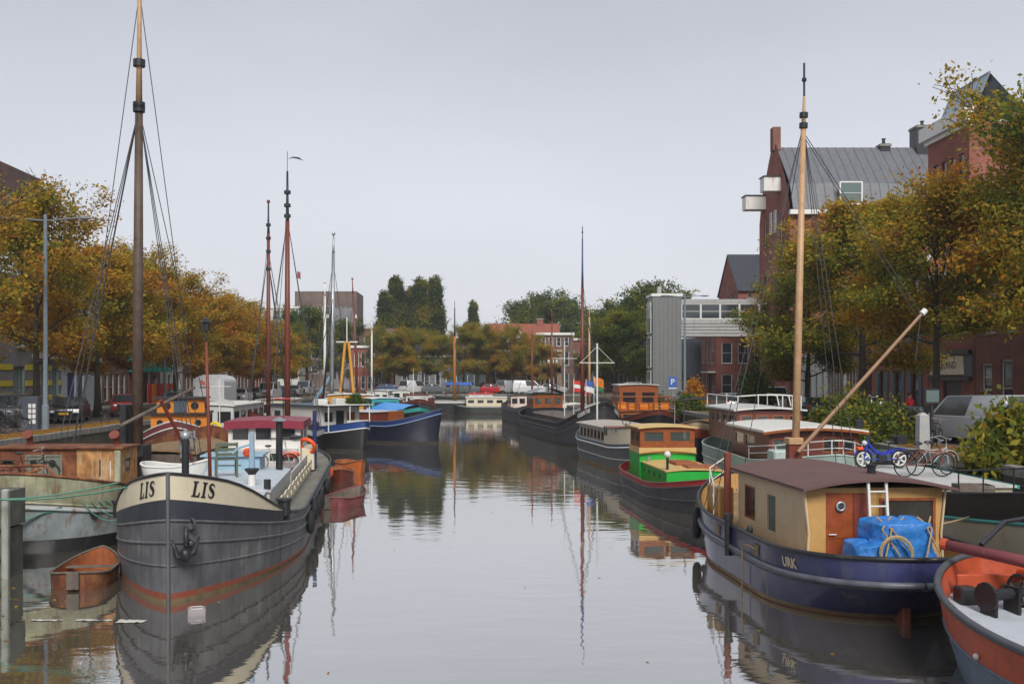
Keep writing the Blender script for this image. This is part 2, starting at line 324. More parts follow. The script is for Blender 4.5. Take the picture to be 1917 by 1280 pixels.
def quay(label, o, u, n, length, vis0=0, vis1=60, step=1.2):
    q = thing('quay_wall', label, 'wall', o)
    o0 = Vector((0,0,0)); u, n = Vector(u), Vector(n)
    MB().bx(o0,u,n,0,length,-.32,0,-3.2,QZ-.22).obj('brickwork', QBRICK, q)
    MB().bx(o0,u,n,0,length,-.32,.03,-.6,.55).obj('plinth', COPE, q)
    first = None; k = vis0
    while k < vis1:
        c = MB().bx(V(0,0,0),u,n,.006,step-.006,-.34,.05,QZ-.22+R.uniform(-.006,.006),QZ+.05+R.uniform(-.012,.012)).obj('coping_stone', COPE, q) if first is None else first.copy()
        if first is None: first = c
        else: COL.objects.link(c)
        c.location = u * k + V(0,0,R.uniform(-.012,.012)); c.rotation_euler = (0,0,R.uniform(-.006,.006)); k += step
    if vis0 > 0: MB().bx(o0,u,n,0,vis0,-.34,.05,QZ-.22,QZ+.045).obj('coping', COPE, q)
    if k < length: MB().bx(o0,u,n,k,length,-.34,.05,QZ-.22,QZ+.045).obj('coping', COPE, q)
quay('mossy brick quay wall behind the rusty barge on the left bank', (QL,-40,0), (0,1,0), (1,0,0), QE+40.3, 60, 160)
quay('low brick quay wall on the right bank behind the moored houseboats', (QR,-40,0), (0,1,0), (-1,0,0), QE+40.3, 60, 140)
quay('far quay wall closing the end of the canal', (QL,QE,0), (1,0,0), (0,-1,0), QR-QL, 0, 0)

# ------------------------------------------------------------------ trees
def leaf_mat():
    m = bpy.data.materials.new('leaves'); m.use_nodes = True; t = m.node_tree; t.nodes.clear(); N = t.nodes.new; L = t.links.new
    out = N('ShaderNodeOutputMaterial'); at = N('ShaderNodeAttribute'); at.attribute_name = 'tone'; oi = N('ShaderNodeObjectInfo'); sp = N('ShaderNodeSeparateColor'); L(oi.outputs['Color'], sp.inputs[0])
    a1 = N('ShaderNodeMath'); a1.operation = 'ADD'; L(at.outputs['Fac'], a1.inputs[0]); s1 = N('ShaderNodeMath'); s1.operation = 'SUBTRACT'; s1.inputs[1].default_value = 1.0; L(sp.outputs[0], s1.inputs[0]); L(s1.outputs[0], a1.inputs[1])
    rp = N('ShaderNodeValToRGB'); cr = rp.color_ramp; cr.elements[0].position = 0; cr.elements[0].color = (.06,.10,.036,1); cr.elements[1].position = 1; cr.elements[1].color = (.48,.18,.03,1)
    for p, c in ((.25,(.13,.17,.034,1)), (.45,(.26,.25,.038,1)), (.62,(.42,.30,.04,1)), (.8,(.45,.24,.034,1))): cr.elements.new(p).color = c
    L(a1.outputs[0], rp.inputs[0]); d = N('ShaderNodeBsdfDiffuse'); tr = N('ShaderNodeBsdfTranslucent'); mx = N('ShaderNodeMixShader'); mx.inputs[0].default_value = .42
    L(rp.outputs[0], d.inputs[0]); L(rp.outputs[0], tr.inputs[0]); L(d.outputs[0], mx.inputs[1]); L(tr.outputs[0], mx.inputs[2]); L(mx.outputs[0], out.inputs[0]); return m
LEAF = leaf_mat()
BARK = mat('bark', (.055,.045,.035), .95, var=.4, scale=6, dirt=(.09,.10,.05), amt=.35, bump=.6, bscale=14)
def leaves_mesh(name, pts, tones, size, rng, droop=.0):
    n = len(pts); pts = np.asarray(pts, float)
    d1 = rng.normal(size=(n,3)); d1 /= np.linalg.norm(d1, axis=1)[:,None]; d2 = rng.normal(size=(n,3)); d2 -= d1 * (d1*d2).sum(1)[:,None]; d2 /= np.linalg.norm(d2, axis=1)[:,None]
    s = size * rng.uniform(.45, 1.6, (n,1)); a, b = d1 * s, d2 * s * .62
    co = np.stack([pts - a, pts + b*.9 - a*.1, pts + a, pts - b*.9 - a*.1], 1).reshape(-1, 3)
    me = bpy.data.meshes.new(name); me.vertices.add(4*n); me.vertices.foreach_set('co', co.ravel()); me.loops.add(4*n); me.loops.foreach_set('vertex_index', np.arange(4*n, dtype=np.int32))
    me.polygons.add(n); me.polygons.foreach_set('loop_start', np.arange(0, 4*n, 4, dtype=np.int32)); me.update(calc_edges=True)
    at = me.attributes.new('tone', 'FLOAT', 'POINT'); at.data.foreach_set('value', np.repeat(np.asarray(tones, np.float32), 4)); me.materials.append(LEAF); return me
def make_tree(seed, h=15.0, crown_r=4.6, base=4.2, n_leaf=26000, leaf=.13, shape='round', bare=.0, trunk_r=.24, limbs=15):
    rd = random.Random(seed); rng = np.random.default_rng(seed); mb = MB(); tips = []
    lean = V(rd.uniform(-.3,.3), rd.uniform(-.3,.3), 0)
    def spine(t): return lean * (t*t) + V(.12*math.sin(3*t+seed), .12*math.cos(4*t+seed), 0) * t + UP * (h * .93 * t)
    tp = [spine(i/10) for i in range(11)]; tr = [trunk_r * (1.35 if i == 0 else 1.0) * (1 - .93*(i/10)**.9) + .015 for i in range(11)]
    mb.tube(tp, tr, 9)
    def branch(p, d, ln, r, lev):
        pts = [p]; q = p.copy(); dd = d.copy(); k = 5 if lev < 2 else 3
        for i in range(k):
            dd = (dd + V(rd.gauss(0,.16), rd.gauss(0,.16), rd.gauss(.05,.12))).normalized(); q = q + dd * (ln / k); pts.append(q.copy())
            if lev < 2 and i >= 1:
                for _ in range(2 if lev == 0 else 2):
                    az = rd.uniform(0, 6.28); sd = (dd + V(math.cos(az), math.sin(az), rd.uniform(-.35,.5)) * .95).normalized()
                    branch(q.copy(), sd, ln * rd.uniform(.36,.58), r * .45, lev + 1)
            if lev >= 1: tips.append((q.copy(), lev))
        tips.append((q.copy(), lev)); mb.tube(pts, [max(.012, r * (1 - .8 * i / k)) for i in range(k+1)], 5 if lev == 0 else 4, False)
    for i in range(limbs):
        t = lerp(base / h, .96, (i + rd.random()*.6) / limbs); p = spine(t); az = i * 2.4 + rd.uniform(-.4,.4)
        f = (t - base/h) / (1 - base/h)
        if shape == 'round': ln = crown_r * (math.sin(math.pi * min(1, .16 + .80*f)) ** .7) * rd.uniform(.7, 1.08); el = lerp(.12, 1.1, f)
        elif shape == 'poplar': ln = crown_r * (1.9 - 1.2*f) * rd.uniform(.8,1.15); el = 1.25
        else: ln = crown_r * (math.sin(math.pi * min(1, .22 + .72*f)) ** .6) * rd.uniform(.75, 1.1); el = lerp(.25, 1.0, f)
        d = V(math.cos(az)*math.cos(el), math.sin(az)*math.cos(el), math.sin(el)); branch(p, d, ln, trunk_r * .42 * (1 - .6*f), 0)
    T = np.array([tuple(t[0]) for t in tips]); keep = rng.random(len(T)) > .38 + bare * np.clip((T[:,2] - .6*h)/(.4*h), 0, 1); T = T[keep]
    if shape == 'poplar':
        rr = np.hypot(T[:,0], T[:,1]); T = T[rr < crown_r*1.2*np.clip(1.25*np.clip(1-T[:,2]/(h*1.12),0,1)**.6,.12,1)]
    idx = rng.integers(0, len(T), n_leaf); sc = {'poplar': .22}.get(shape, .23) * crown_r / 4.6 + .1
    P = T[idx] + rng.normal(size=(n_leaf,3)) * sc * np.array([1,1,.8]); ok = P[:,2] > base*.8; P = P[ok]; idx = idx[ok]
    clump = rng.normal(0, .12, len(T))[idx]; fr = np.array([mnoise.noise(Vector(p)*.33 + V(seed,0,0)) for p in T])[idx]
    tone = .45 + clump + fr * .42 + rng.normal(0, .09, len(P)) + .06 * np.hypot(P[:,0],P[:,1]) / crown_r
    me = leaves_mesh('crown', P, tone, leaf, rng); tm = mb.mesh('trunk'); tm.materials.append(BARK)
    tm.polygons.foreach_set('use_smooth', [True]*len(tm.polygons)); return tm, me
TREES = {}
def tree(kind, loc, label, tint=0.0, s=1.0, rz=None, name='lime_tree', group=None, sz=None):
    tm, me = TREES[kind]; root = thing(name, label, 'tree', loc, R.uniform(0, 6.28) if rz is None else rz, group); root.scale = (s, s, sz or s) if sz else (s*.9, s*.9, s*.80)
    a = bpy.data.objects.new('trunk', tm); b = bpy.data.objects.new('crown', me)
    for o in (a, b): COL.objects.link(o); o.parent = root
    b.color = (1 + tint, 0, 0, 1); return root
TREES['a'] = make_tree(3, 15, 4.7, 4.3, 28000, .098, bare=.25)
TREES['b'] = make_tree(11, 14, 4.4, 4.0, 40000, .095, bare=.1)
TREES['c'] = make_tree(23, 15.5, 5.0, 4.2, 50000, .092, bare=.3)
TREES['d'] = make_tree(67, 15, 4.9, 6.4, 40000, .095, bare=.2)
TREES['bare'] = make_tree(31, 16.5, 4.6, 5.0, 12000, .10, bare=.75, limbs=19)
TREES['pop'] = make_tree(41, 20, 2.1, 1.6, 40000, .16, shape='poplar', limbs=120, trunk_r=.35)
TREES['far'] = make_tree(51, 15, 6.2, 4.0, 26000, .17, shape='wide', trunk_r=.35)
# left bank row, along the street
for i, (Z, X, k, tint, s, lab) in enumerate((
    (47, -24.6, 'bare', .2, 1.02, 'half-bare orange lime tree at the left frame edge, nearest of its row'),
    (56, -24.2, 'a', .2, 1.02, 'tall ochre lime tree beside the grey lamp post and black car'),
    (65, -24.2, 'b', .2, 1.06, 'ochre lime tree with its trunk behind the red hatchback'),
    (73, -24.4, 'c', .22, .96, 'orange lime tree just left of the tallest mast'),
    (82, -24.2, 'a', .23, .98, 'golden lime tree just right of the tallest mast'),
    (91, -24.2, 'b', .25, 1.04, 'golden lime tree above the white rounded site trailer'),
    (100, -24.2, 'c', .24, .94, 'golden lime tree between the trailer and the red-brown masts'),
    (110, -24.2, 'a', .26, .96, 'yellow lime tree behind the left one of the two red-brown masts'),
    (120, -24.2, 'b', .22, .98, 'small yellow lime tree behind the right red-brown mast'),
    (131, -24.2, 'c', .02, .8, 'greenish lime tree at the far end of the left row'))):
    tree(k, (X, Z, QZ), lab, tint-.03, s*.93, group='autumn trees along the left quay', sz=(.80,.82,.76,.71,.69,.68,.63,.62,.62,.56)[i])
# right bank
for Z, X, k, tint, s, rz, lab in (
    (37.0, 22.0, 'c', .03, (.92,.84), 1.0, 'large olive and orange lime tree rising past the right frame edge'),
    (43, 19.5, 'd', .06, (.85,.64), 2.2, 'orange-flecked lime tree with its trunk in front of the white shop sign'),
    (51, 19.5, 'b', -.03, (1.0,.80), .5, 'wide olive lime tree behind the pale wooden mast'),
    (60, 19.6, 'c', -.08, (.8,.54), 4.0, 'olive lime tree partly hidden behind the pale wooden mast'),
    (108, 15.95, 'b', -.36, (.85,.66), 1.0, 'dark green tree at the left foot of the grey lift tower'),
    (116, 16.0, 'a', -.34, (.85,.66), 3.0, 'dark green tree left of the white cross-shaped mast')):
    tree(k, (X, Z, QZ), lab, tint, s[0], rz, group='trees along the right quay', sz=s[1])
# far end: poplars, autumn row, tall dark trees
for px, Z, s, sz in ((722, 186, .86, .84), (741, 190, .95, .98), (768, 192, .9, .90), (789, 188, .92, .96), (812, 190, .95, .98), (872, 205, .45, .62), (887, 205, .62, .82)):
    tree('pop', (WX(px, Z), Z, QZ), {722: 'leftmost and shortest poplar of the tall group at the canal end', 741: 'second poplar from the left in the tall group, with the highest tip on that side', 768: 'middle poplar of the tall group of five', 789: 'fourth poplar from the left in the tall group of five', 812: 'rightmost poplar of the tall group of five', 872: 'small poplar left of the lone slim poplar', 887: 'lone slim poplar right of the orange mast'}[px], -.30, s*1.2, name='poplar_tree', group='poplars at the canal end', sz=sz*1.08)
for i, (px, Z, k, t, s) in enumerate(((712,150,'a',.06,.62),(738,154,'b',.08,.6),(764,152,'c',.12,.58),(792,156,'a',.10,.6),(820,153,'b',.06,.6),(868,156,'c',.14,.62),(896,154,'a',.12,.66),(925,156,'b',.16,.62),(958,152,'c',.2,.6),(990,153,'a',.24,.56),(1016,151,'b',.2,.5))):
    tree(k, (WX(px, Z), Z, QZ), 'autumn lime tree at the canal end, number %s from the left in its low row' % 'one two three four five six seven eight nine ten eleven'.split()[i], t-.10, s*1.25, group='low autumn trees at the canal end')
for px, Z, s, lab in ((985, 215, 1.15, 'dark green broad tree on the skyline behind the red roofed house'), (1030, 215, 1.28, 'tall dark domed tree behind the dark mast with the blue top'), (1078, 212, 1.1, 'dark tree on the skyline right of the dark mast'), (938, 205, .8, 'small dark tree on the skyline left of the red roofed house'),
                      (1184, 150, .95, 'big rounded tree behind the left side of the lift tower'), (1238, 148, 1.02, 'big rounded tree showing above the lift tower roof'), (1318, 160, .82, 'green tree behind the footbridge next to the lift tower'), (640, 170, .75, 'green tree behind the white masts on the left bank'), (575, 150, .8, 'dark green tree below the brown apartment tower'), (1128, 160, .6, 'small dark tree between the skyline trees and the rounded tree')):
    tree('far', (WX(px, Z), Z, QZ), lab, -.33 if px not in (1320,) else -.2, s*1.08, name='broadleaf_tree', group='dark trees on the skyline')

# ------------------------------------------------------------------ boats: the hull surface every boat is made from
class Hull:
    """local frame: bow towards +y, origin amidships on the waterline"""
    def __init__(s, root, L, B, mid=1.0, bow=1.0, stern=.4, Lb=.28, Ls=.22, pb=(2,.75), ps=(2.4,.6), wlb=.45, wls=.5, rake=.3, over=.9, xb=1.7):
        s.root, s.L, s.B, s.mid, s.bow, s.stern = root, L, B, mid, bow, stern
        s.Lb, s.Ls, s.pb, s.ps, s.wlb, s.wls, s.rake, s.over, s.xb = Lb*L, Ls*L, pb, ps, wlb, wls, rake, over, xb
        s.ss = [L * (.5 - .5 * math.cos(math.pi * i / 44)) for i in range(45)]
    def u(s, a): return max(0, 1 - (s.L - a) / s.Lb), max(0, 1 - a / s.Ls)
    def hb(s, a):
        b, t = s.u(a); return s.B/2 * max(0, 1 - b**s.pb[0])**s.pb[1] * max(0, 1 - t**s.ps[0])**s.ps[1]
    def zd(s, a):
        b, t = s.u(a); return s.mid + s.bow * b**s.xb + s.stern * t**1.6
    def pt(s, a, side, z, inset=0.0):
        b, t = s.u(a); q = max(-.5, min(1.6, z / s.zd(a))); w = 1 - s.wlb * b**1.3 - s.wls * t**1.3
        f = w + (1 - w) * (max(q, 0)**.75 if q < 1 else 1 + (q-1)*.35) + min(q, 0) * .25
        y = a - s.L/2 - s.rake * b**3 * (1 - q) + s.over * t**2 * (1 - min(q,1))
        h = max(0, s.hb(a) * f - inset); k = min(1, inset / max(.05, s.hb(a)))
        return Vector((side * h, y - inset * b * .6 + inset * t * .6, z))
    def zf(s, z):
        if callable(z): return z
        if isinstance(z, (int, float)): return lambda a: z
        kind, k = z                                  # ('d', k) follows the sheer, ('r', f) is a fraction of it
        return (lambda a: s.zd(a) + k) if kind == 'd' else (lambda a: s.zd(a) * k)
    def rng(s, s0, s1): return [a for a in s.ss if (s0 is None or a >= s0 - 1e-6) and (s1 is None or a <= s1 + 1e-6)]
    def band(s, name, z0, z1, m, nz=3, s0=None, s1=None, inset=0.0, label=None, sides=(-1, 1)):
        z0, z1 = s.zf(z0), s.zf(z1); sr = s.rng(s0, s1); mb = MB()
        cols = [(a, -1) for a in sr] + [(a, 1) for a in sr[::-1]] if sides == (-1, 1) else [(a, sides[0]) for a in sr]
        vs = [s.pt(a, sd, lerp(z0(a), z1(a), j/nz), inset) for a, sd in cols for j in range(nz+1)]; k = nz + 1; n = len(cols)
        rg = range(n if (sides == (-1,1) and s0 is None) else n - 1)
        fs = [(i*k+j, ((i+1)%n)*k+j, ((i+1)%n)*k+j+1, i*k+j+1) for i in rg for j in range(nz)]
        mb.add(vs, [f[::-1] for f in fs]); return mb.obj(name, m, s.root, smooth=50, label=label)
    def line(s, z, s0=None, s1=None, off=0.0, sides=(-1, 1)):
        z = s.zf(z); sr = s.rng(s0, s1)
        if sides == (-1, 1): return [s.pt(a, -1, z(a), -off) for a in sr] + [s.pt(a, 1, z(a), -off) for a in sr[::-1]][1:]
        return [s.pt(a, sides[0], z(a), -off) for a in sr]
    def strake(s, name, z, r, m, s0=None, s1=None, off=.0, sides=(-1, 1)):
        return MB().tube(s.line(z, s0, s1, off, sides), r, 6).obj(name, m, s.root, smooth='all')
    def deck(s, name, z, m, inset=.03, s0=None, s1=None, dcam=.0):
        z = s.zf(z); sr = s.rng(s0, s1); mb = MB(); vs = []
        for a in sr:
            p = s.pt(a, 1, z(a), inset); vs += [(-p.x, p.y, p.z), (0, p.y, p.z + dcam), (p.x, p.y, p.z)]
        mb.add(vs, [f for i in range(len(sr)-1) for f in ((i*3,i*3+1,i*3+4,i*3+3), (i*3+1,i*3+2,i*3+5,i*3+4))]); return mb.obj(name, m, s.root)
    def text(s, body, size, a0, side, zc, m, bold=.0, shear=0.0, sx=1.0, off=.012, serif=False):
        vs, fs = body if isinstance(body, tuple) else text_mesh(body, size, shear, bold); z = s.zf(zc); tab = []; acc = 0; prev = None
        for i in range(201):
            a = s.L * i / 200; p = s.pt(a, side, z(a)); acc += (p - prev).length if prev else 0; prev = p; tab.append((acc, a))
        arc0 = np.interp(a0, [t[1] for t in tab], [t[0] for t in tab]); vv = []
        for p in vs:
            a = float(np.interp(arc0 + side * p.x * sx, [t[0] for t in tab], [t[1] for t in tab]))
            q = s.pt(a, side, z(a) + p.y, -off); vv.append(q)
        return MB().add(vv, fs).obj('lettering', m, s.root)
    def tyre(s, a, side, z, r=.3, t=.1):
        p = s.pt(a, side, z, -t*1.1); tan = (s.pt(a+.1, side, z) - s.pt(a-.1, side, z)).normalized(); nrm = tan.cross(UP).normalized()
        return MB().torus(p, r, t, nrm, 18, 8).obj('tyre_fender', RUBBER, s.root, smooth='all')
def boat(name, label, bow, heading, L, group='boats moored along the canal', at='bow', cat='boat'):
    """bow = world (X, Y) of the stem (or of amidships), heading = angle of the bow direction, 0 = away from the camera, pi = towards it"""
    d = Vector((-math.sin(heading), math.cos(heading), 0)); p = Vector((bow[0], bow[1], 0)) - (d * L/2 if at == 'bow' else V(0,0,0))
    return thing(name, label, cat, p, heading, group)
def standard_hull(root, L, B, hullm, bulm=None, bootm=None, deckm=None, bul=.35, mid=.9, bow=.8, stern=.4, railm=None, strakes=((.72,.03),), strm=None, bootz=.16, bulin=None, **k):
    h = Hull(root, L, B, mid, bow, stern, **k)
    h.band('boot_top', -.5, bootz, bootm or DBOOT, 2); h.band('hull', bootz, ('d', 0), hullm, 4)
    if bul: h.band('bulwark', ('d', 0), ('d', bul), bulm or hullm, 2); h.band('bulwark_lining', ('d', -.2), ('d', bul), bulin or bulm or hullm, 2, inset=.05)
    h.strake('rail', ('d', bul + .01), .04, railm or BLACK, off=-.02)
    h.strake('rubbing_strake', ('d', -.02), .045, strm or railm or BLACK)
    for f, r in strakes: h.strake('strake', ('r', f), r, strm or hullm)
    h.deck('deck', ('d', -.12), deckm or GREYWOOD, .04); return h
def stay(root, a, b, r=.012, m=None, sag=0.0, name='stay'):
    a, b = Vector(a), Vector(b); n = 8 if sag else 1
    return MB().tube([a.lerp(b, i/n) - UP * (sag * 4 * (i/n) * (1 - i/n)) for i in range(n+1)], r, 5, False).obj(name, m or WIRE, root)
def mast(root, x, y, z0, z1, r, m, tipm=None, tip=.12, bands=(), stays=(), lean=(0,0), vane=None, hounds=.8, sr=.011, r_top=.45, topm=None):
    base, top = V(x, y, z0), V(x+lean[0], y+lean[1], z1); P = lambda t: base.lerp(top, t); ts = 1 - tip
    o = MB().tube([P(0), P(.5*ts), P(ts)], [r, r*.92, r*.68], 12).obj('mast', m, root, smooth='all')
    MB().tube([P(ts), P(ts+.35*tip), P(1)], [r*.62, r*r_top, r*r_top*.7], 10).obj('topmast', tipm or m, root, smooth='all')
    for t in bands: MB().tube([P(t-.006), P(t+.006)], r*1.08, 12).obj('mast_band', topm or DARK, root)
    for q in stays: stay(root, P(q[0]), q[1], q[2] if len(q) > 2 else sr)
    if vane == 'flag':
        MB().tube([P(1), P(1)+UP*1.2], .018, 5).obj('vane_spindle', DARK, root); t = P(1)+UP*.75
        MB().add([t, t+V(-.35,0,.05), t+V(-.7,0,-.02), t+V(-1.0,0,-.12), t+V(-.7,0,.10), t+V(-.35,0,.14)], [(0,1,5),(1,2,4,5),(2,3,4)]).obj('vane', DARK, root)
    elif vane == 'ball': MB().ball(P(1)+UP*.1, r*.8).obj('mast_truck', m, root)
    elif vane == 'spike':
        MB().tube([P(1), P(1)+UP*.9], .03, 5).obj('vane_spindle', DARK, root); MB().ball(P(1)+UP*.45, .07, 8, 5).obj('mast_truck', DARK, root)
    return o
def railing(root, pts, h, m, step=1, r=.018, mids=1, name='railing'):
    mb = MB(); pts = [Vector(p) for p in pts]
    for p in pts[::step]: mb.tube([p, p+UP*h], r, 5)
    mb.tube([p+UP*h for p in pts], r*1.15, 5)
    for k in range(1, mids+1): mb.tube([p+UP*(h*k/(mids+1)) for p in pts], r*.8, 5)
    return mb.obj(name, m, root)
def portholes(root, pts, r=.13, m=None, name='porthole'):
    for p, n in pts:
        p, n = Vector(p), Vector(n); o = MB().torus(p+n*.01, r, .03, n, 14, 6).obj(name, m or STEEL, root, smooth='all')
        MB().cyl(p-n*.01, p+n*.012, r, n=12).obj('pane', GLASS2, o)
def chimney_pipe(root, p, h, r, m, cap=None, name='flue'):
    p = Vector(p); o = MB().cyl(p, p+UP*h, r, n=12).obj(name, m, root, smooth=40)
    if cap == 'ball': MB().ball(p+UP*(h+r*.9), r*1.45, 12, 8).obj('cowl', STEEL, o, smooth='all')
    elif cap == 'hat': MB().lathe([(r*.4,h-.02),(r*2.2,h+.03),(r*2.2,h+.05),(.01,h+.16)], p).obj('cowl', STEEL, o)
    elif cap == 'lid': MB().lathe([(r*1.25,h-.1),(r*1.25,h+.03),(.01,h+.06)], p).obj('cowl', m, o)
    return o

# ------------------------------------------------------------------ LIS, the grey barge in front on the left
LISG = mat('weathered_grey_hull', (.12,.122,.132), .5, var=.3, scale=1.2, dirt=(.05,.05,.055), amt=.5, streak=.9, dscale=4, bump=.5, bscale=3, rust=.8, rustcol=(.22,.215,.205))
LISD = mat('dark_grey_hull', (.035,.037,.05), .45, var=.25, dirt=(.08,.08,.085), amt=.3, streak=.85)
SIDE = mat('worn_side_deck', (.17,.165,.14), .8, var=.3, scale=2, dirt=(.10,.10,.06), amt=.4, dscale=1.5)
HATCH = mat('pale_hatch_paint', (.46,.51,.54), .6, var=.15, dirt=(.36,.16,.13), amt=.22, dscale=1.3)
MAROON = mat('maroon_paint', (.20,.05,.055), .5, var=.15, dirt=(.3,.14,.13), amt=.2)
CRIM = mat('crimson_roof', (.22,.025,.045), .45, var=.1, dirt=(.3,.12,.12), amt=.15)
GREYW = mat('grey_white_paint', (.52,.52,.5), .5, dirt=(.25,.23,.2), amt=.25, streak=.8)
L = 27.0
def serif_lis(hgt, shear=.22):
    mb = MB(); Lp = [(0,0),(0,.07),(.1,.1),(.1,.9),(0,.93),(0,1),(.42,1),(.42,.93),(.30,.9),(.30,.1),(.50,.1),(.60,.34),(.66,.34),(.64,0)]; Ip = [(0,0),(0,.07),(.1,.1),(.1,.9),(0,.93),(0,1),(.4,1),(.4,.93),(.3,.9),(.3,.1),(.4,.07),(.4,0)]
    for poly, dx in ((Lp, -.95), (Ip, -.17)): mb.poly(*[(x+dx, y, 0) for x, y in poly])
    ctr = [(.50,.74),(.44,.88),(.30,.94),(.14,.90),(.07,.78),(.10,.66),(.24,.56),(.38,.46),(.48,.32),(.46,.17),(.34,.07),(.18,.07),(.06,.16),(.02,.30)]; wd_ = [.03,.04,.05,.08,.10,.11,.12,.12,.11,.09,.06,.05,.04,.03]; a, b = [], []
    for i, (x, y) in enumerate(ctr):
        p, q = ctr[max(0,i-1)], ctr[min(len(ctr)-1,i+1)]; d = math.hypot(q[0]-p[0], q[1]-p[1]); nx, ny = -(q[1]-p[1])/d, (q[0]-p[0])/d; a.append((x+.42+nx*wd_[i], y+ny*wd_[i], 0)); b.append((x+.42-nx*wd_[i], y-ny*wd_[i], 0))
    n = len(ctr); mb.add(a + b, [(i, i+1, n+i+1, n+i) for i in range(n-1)])
    return [Vector(((x + shear*(y-.5)) * hgt, (y-.5) * hgt, 0)) for x, y, z in mb.v], mb.f
root = boat('barge', 'large grey steel barge with cream bow bulwark lettered LIS in the left foreground', (-6.45, 21.3), math.pi + .096, L)
h = Hull(root, L, 4.75, 1.12, 1.07, .45, Lb=.26, Ls=.2, pb=(2,.72), wlb=.12, wls=.45, rake=.06, over=.8, xb=1.6)
bz = lambda a: h.zd(a) + .53 * (1 - sstep(.9, 4.4, L - a)) + .0
h.band('boot_top', -.5, lambda a: .03 + .05 * h.u(a)[0], mat('algae_waterline',(.20,.14,.07),.8,dirt=(.08,.07,.04),amt=.5,dscale=4), 2); h.band('boot_top', lambda a: .03 + .05 * h.u(a)[0], lambda a: .07 + .14 * h.u(a)[0], BOOT, 1)
h.band('hull', lambda a: .07 + .14 * h.u(a)[0], ('r', .80), LISG, 5); h.band('sheer_plate', ('r', .80), ('d', 0), LISD, 2, s0=L-4.6); h.band('side_plate', ('r', .80), ('d', 0), LISG, 2, s1=L-4.4)
bw = h.band('bow_bulwark', ('d', .003), bz, CREAM, 3, s0=L-4.3); h.band('bulwark_lining', ('d', -.2), bz, GREYW, 2, s0=L-4.3, inset=.06)
h.strake('cap_rail', lambda a: bz(a) + .02, .035, BLACK, s0=L-4.6)
for f in (.80, .585): h.strake('strake', ('r', f), .035, LISG)
h.strake('strake', ('r', .36), .028, LISG, s0=L-7.2)
for i in range(9):
    for sd in (-1, 1): MB().tube([h.pt(L-1.6-2.3*i, sd, z*h.zd(L-1.6-2.3*i), -.001) for z in (.12,.3,.45,.58,.7,.8)], .008, 4).obj('plate_seam', LISG, root)
h.strake('deck_edge', ('d', -.01), .04, LISD, s1=L-4)
MB().tube([h.pt(L, 1, z) + V(0,.025,0) for z in (-.3, .5, 1.2, 1.9, 2.5, 2.74)], .042, 6).obj('stem_bar', LISG, root)
h.deck('foredeck', ('d', -.1), SIDE, .05)
for sd, a0 in ((-1, 26.42), (1, 26.55)):
    h.text(serif_lis(.34), .36, a0, sd, lambda a: h.zd(a) + .27, BLACK)
# hold: coaming, hatch top, scroll board
cw = 1.62; y0, y1 = -4.4, 8.9
MB().box(-cw, cw, 2.9, y1, .95, 1.80).obj('hold_coaming', GREYW, root); MB().box(-cw, cw, y0, 2.89, .95, 1.24).obj('well_deck', MAROON, root)
for sd in (-1, 1): MB().box(min(sd*cw, sd*(cw+.05)), max(sd*cw, sd*(cw+.05)), y0, 2.88, 1.0, 1.72).obj('well_coaming', GREYW, root)
camber_roof(root, -cw-.04, cw+.04, 2.85, y1+.05, 1.86, .10, HATCH, .07, 'hatch_cover')
for sd in (-1, 1):
    s_ = MB(); n = 70; pr = [(lerp(y0, y1-.6, i/n), .30 + .10*abs(math.sin(i*math.pi/7)) + (.06 if i % 7 == 0 else 0)) for i in range(n+1)]
    pts = [(y, z) for y, z in pr] + [(y1-.6, 0), (y0, 0)]
    s_.loft([[(sd*1.80, y, 1.18+z) for y, z in pts], [(sd*1.84, y, 1.18+z) for y, z in pts]], True, True); sb = s_.obj('scroll_board', CREAM, root)
    for i in range(10): MB().torus((sd*1.855, lerp(y0+.8, y1-1.3, i/9), 1.34), .075, .018, (1,0,0), 12, 5).obj('scroll', CREAM, sb)
fr = cabin(root, -1.5, 1.5, 8.9, 9.6, 1.15, 1.78, WHITE, [('f', .5,.75,.2,.45), ('f', 2.2,2.45,.2,.45)], BROWNP, REDP, name='fore_hatch'); camber_roof(root, -1.55, 1.55, 8.85, 9.65, 1.82, .06, HATCH, .05, 'hatch_cover')
MB().bbox(-.85, .8, 2.9, 4.3, 1.93, 2.36, .03).obj('skylight_box', BLUEP, root); MB().box(-.95,.9,2.8,4.4,2.36,2.4).obj('skylight_lid', BLUEP, root)
stay(root, (-.3,4.32,2.1), (.4,4.32,2.1), .012); stay(root, (.4,4.32,2.1), (.4,4.32,2.3), .012)
# foredeck gear
chimney_pipe(root, (.05, 11.3, 1.5), 1.82, .085, DARK, 'ball', 'vent_pipe')
mast(root, -.47, 10.9, 1.5, 5.85, .045, BROWNP, DARK, .06, lean=(.12,0)); MB().lathe([(.02,0),(.09,.03),(.09,.2),(.13,.22),(.02,.33)], (-.35,10.9,5.82), 8).obj('mast_lantern', DARK, root)
MB().cyl((-1.1,8.3,1.85),(-1.1,8.3,2.2),.1).obj('davit_foot', WHITE, root); MB().lathe([(.09,2.2),(.19,2.32),(.19,2.36),(.07,2.38)],(-1.1,8.3,0)).obj('davit_collar', DARK, root)
MB().cyl((-1.1,8.3,2.36),(-1.1,8.3,3.32),.085,.06).obj('davit_post', BLUEP, root); MB().tube([(-1.1,8.3,3.0),(-.75,8.3,2.9),(-.6,8.3,2.75)],.035).obj('davit_arm', BLUEP, root)
MB().cyl((-1.55,8.8,1.84),(-1.55,8.8,2.12),.09).obj('vent', DARK, root); MB().cyl((-.4,8.8,1.9),(-.4,8.8,1.95),.3,n=14).obj('rope_coil', DARK, root)
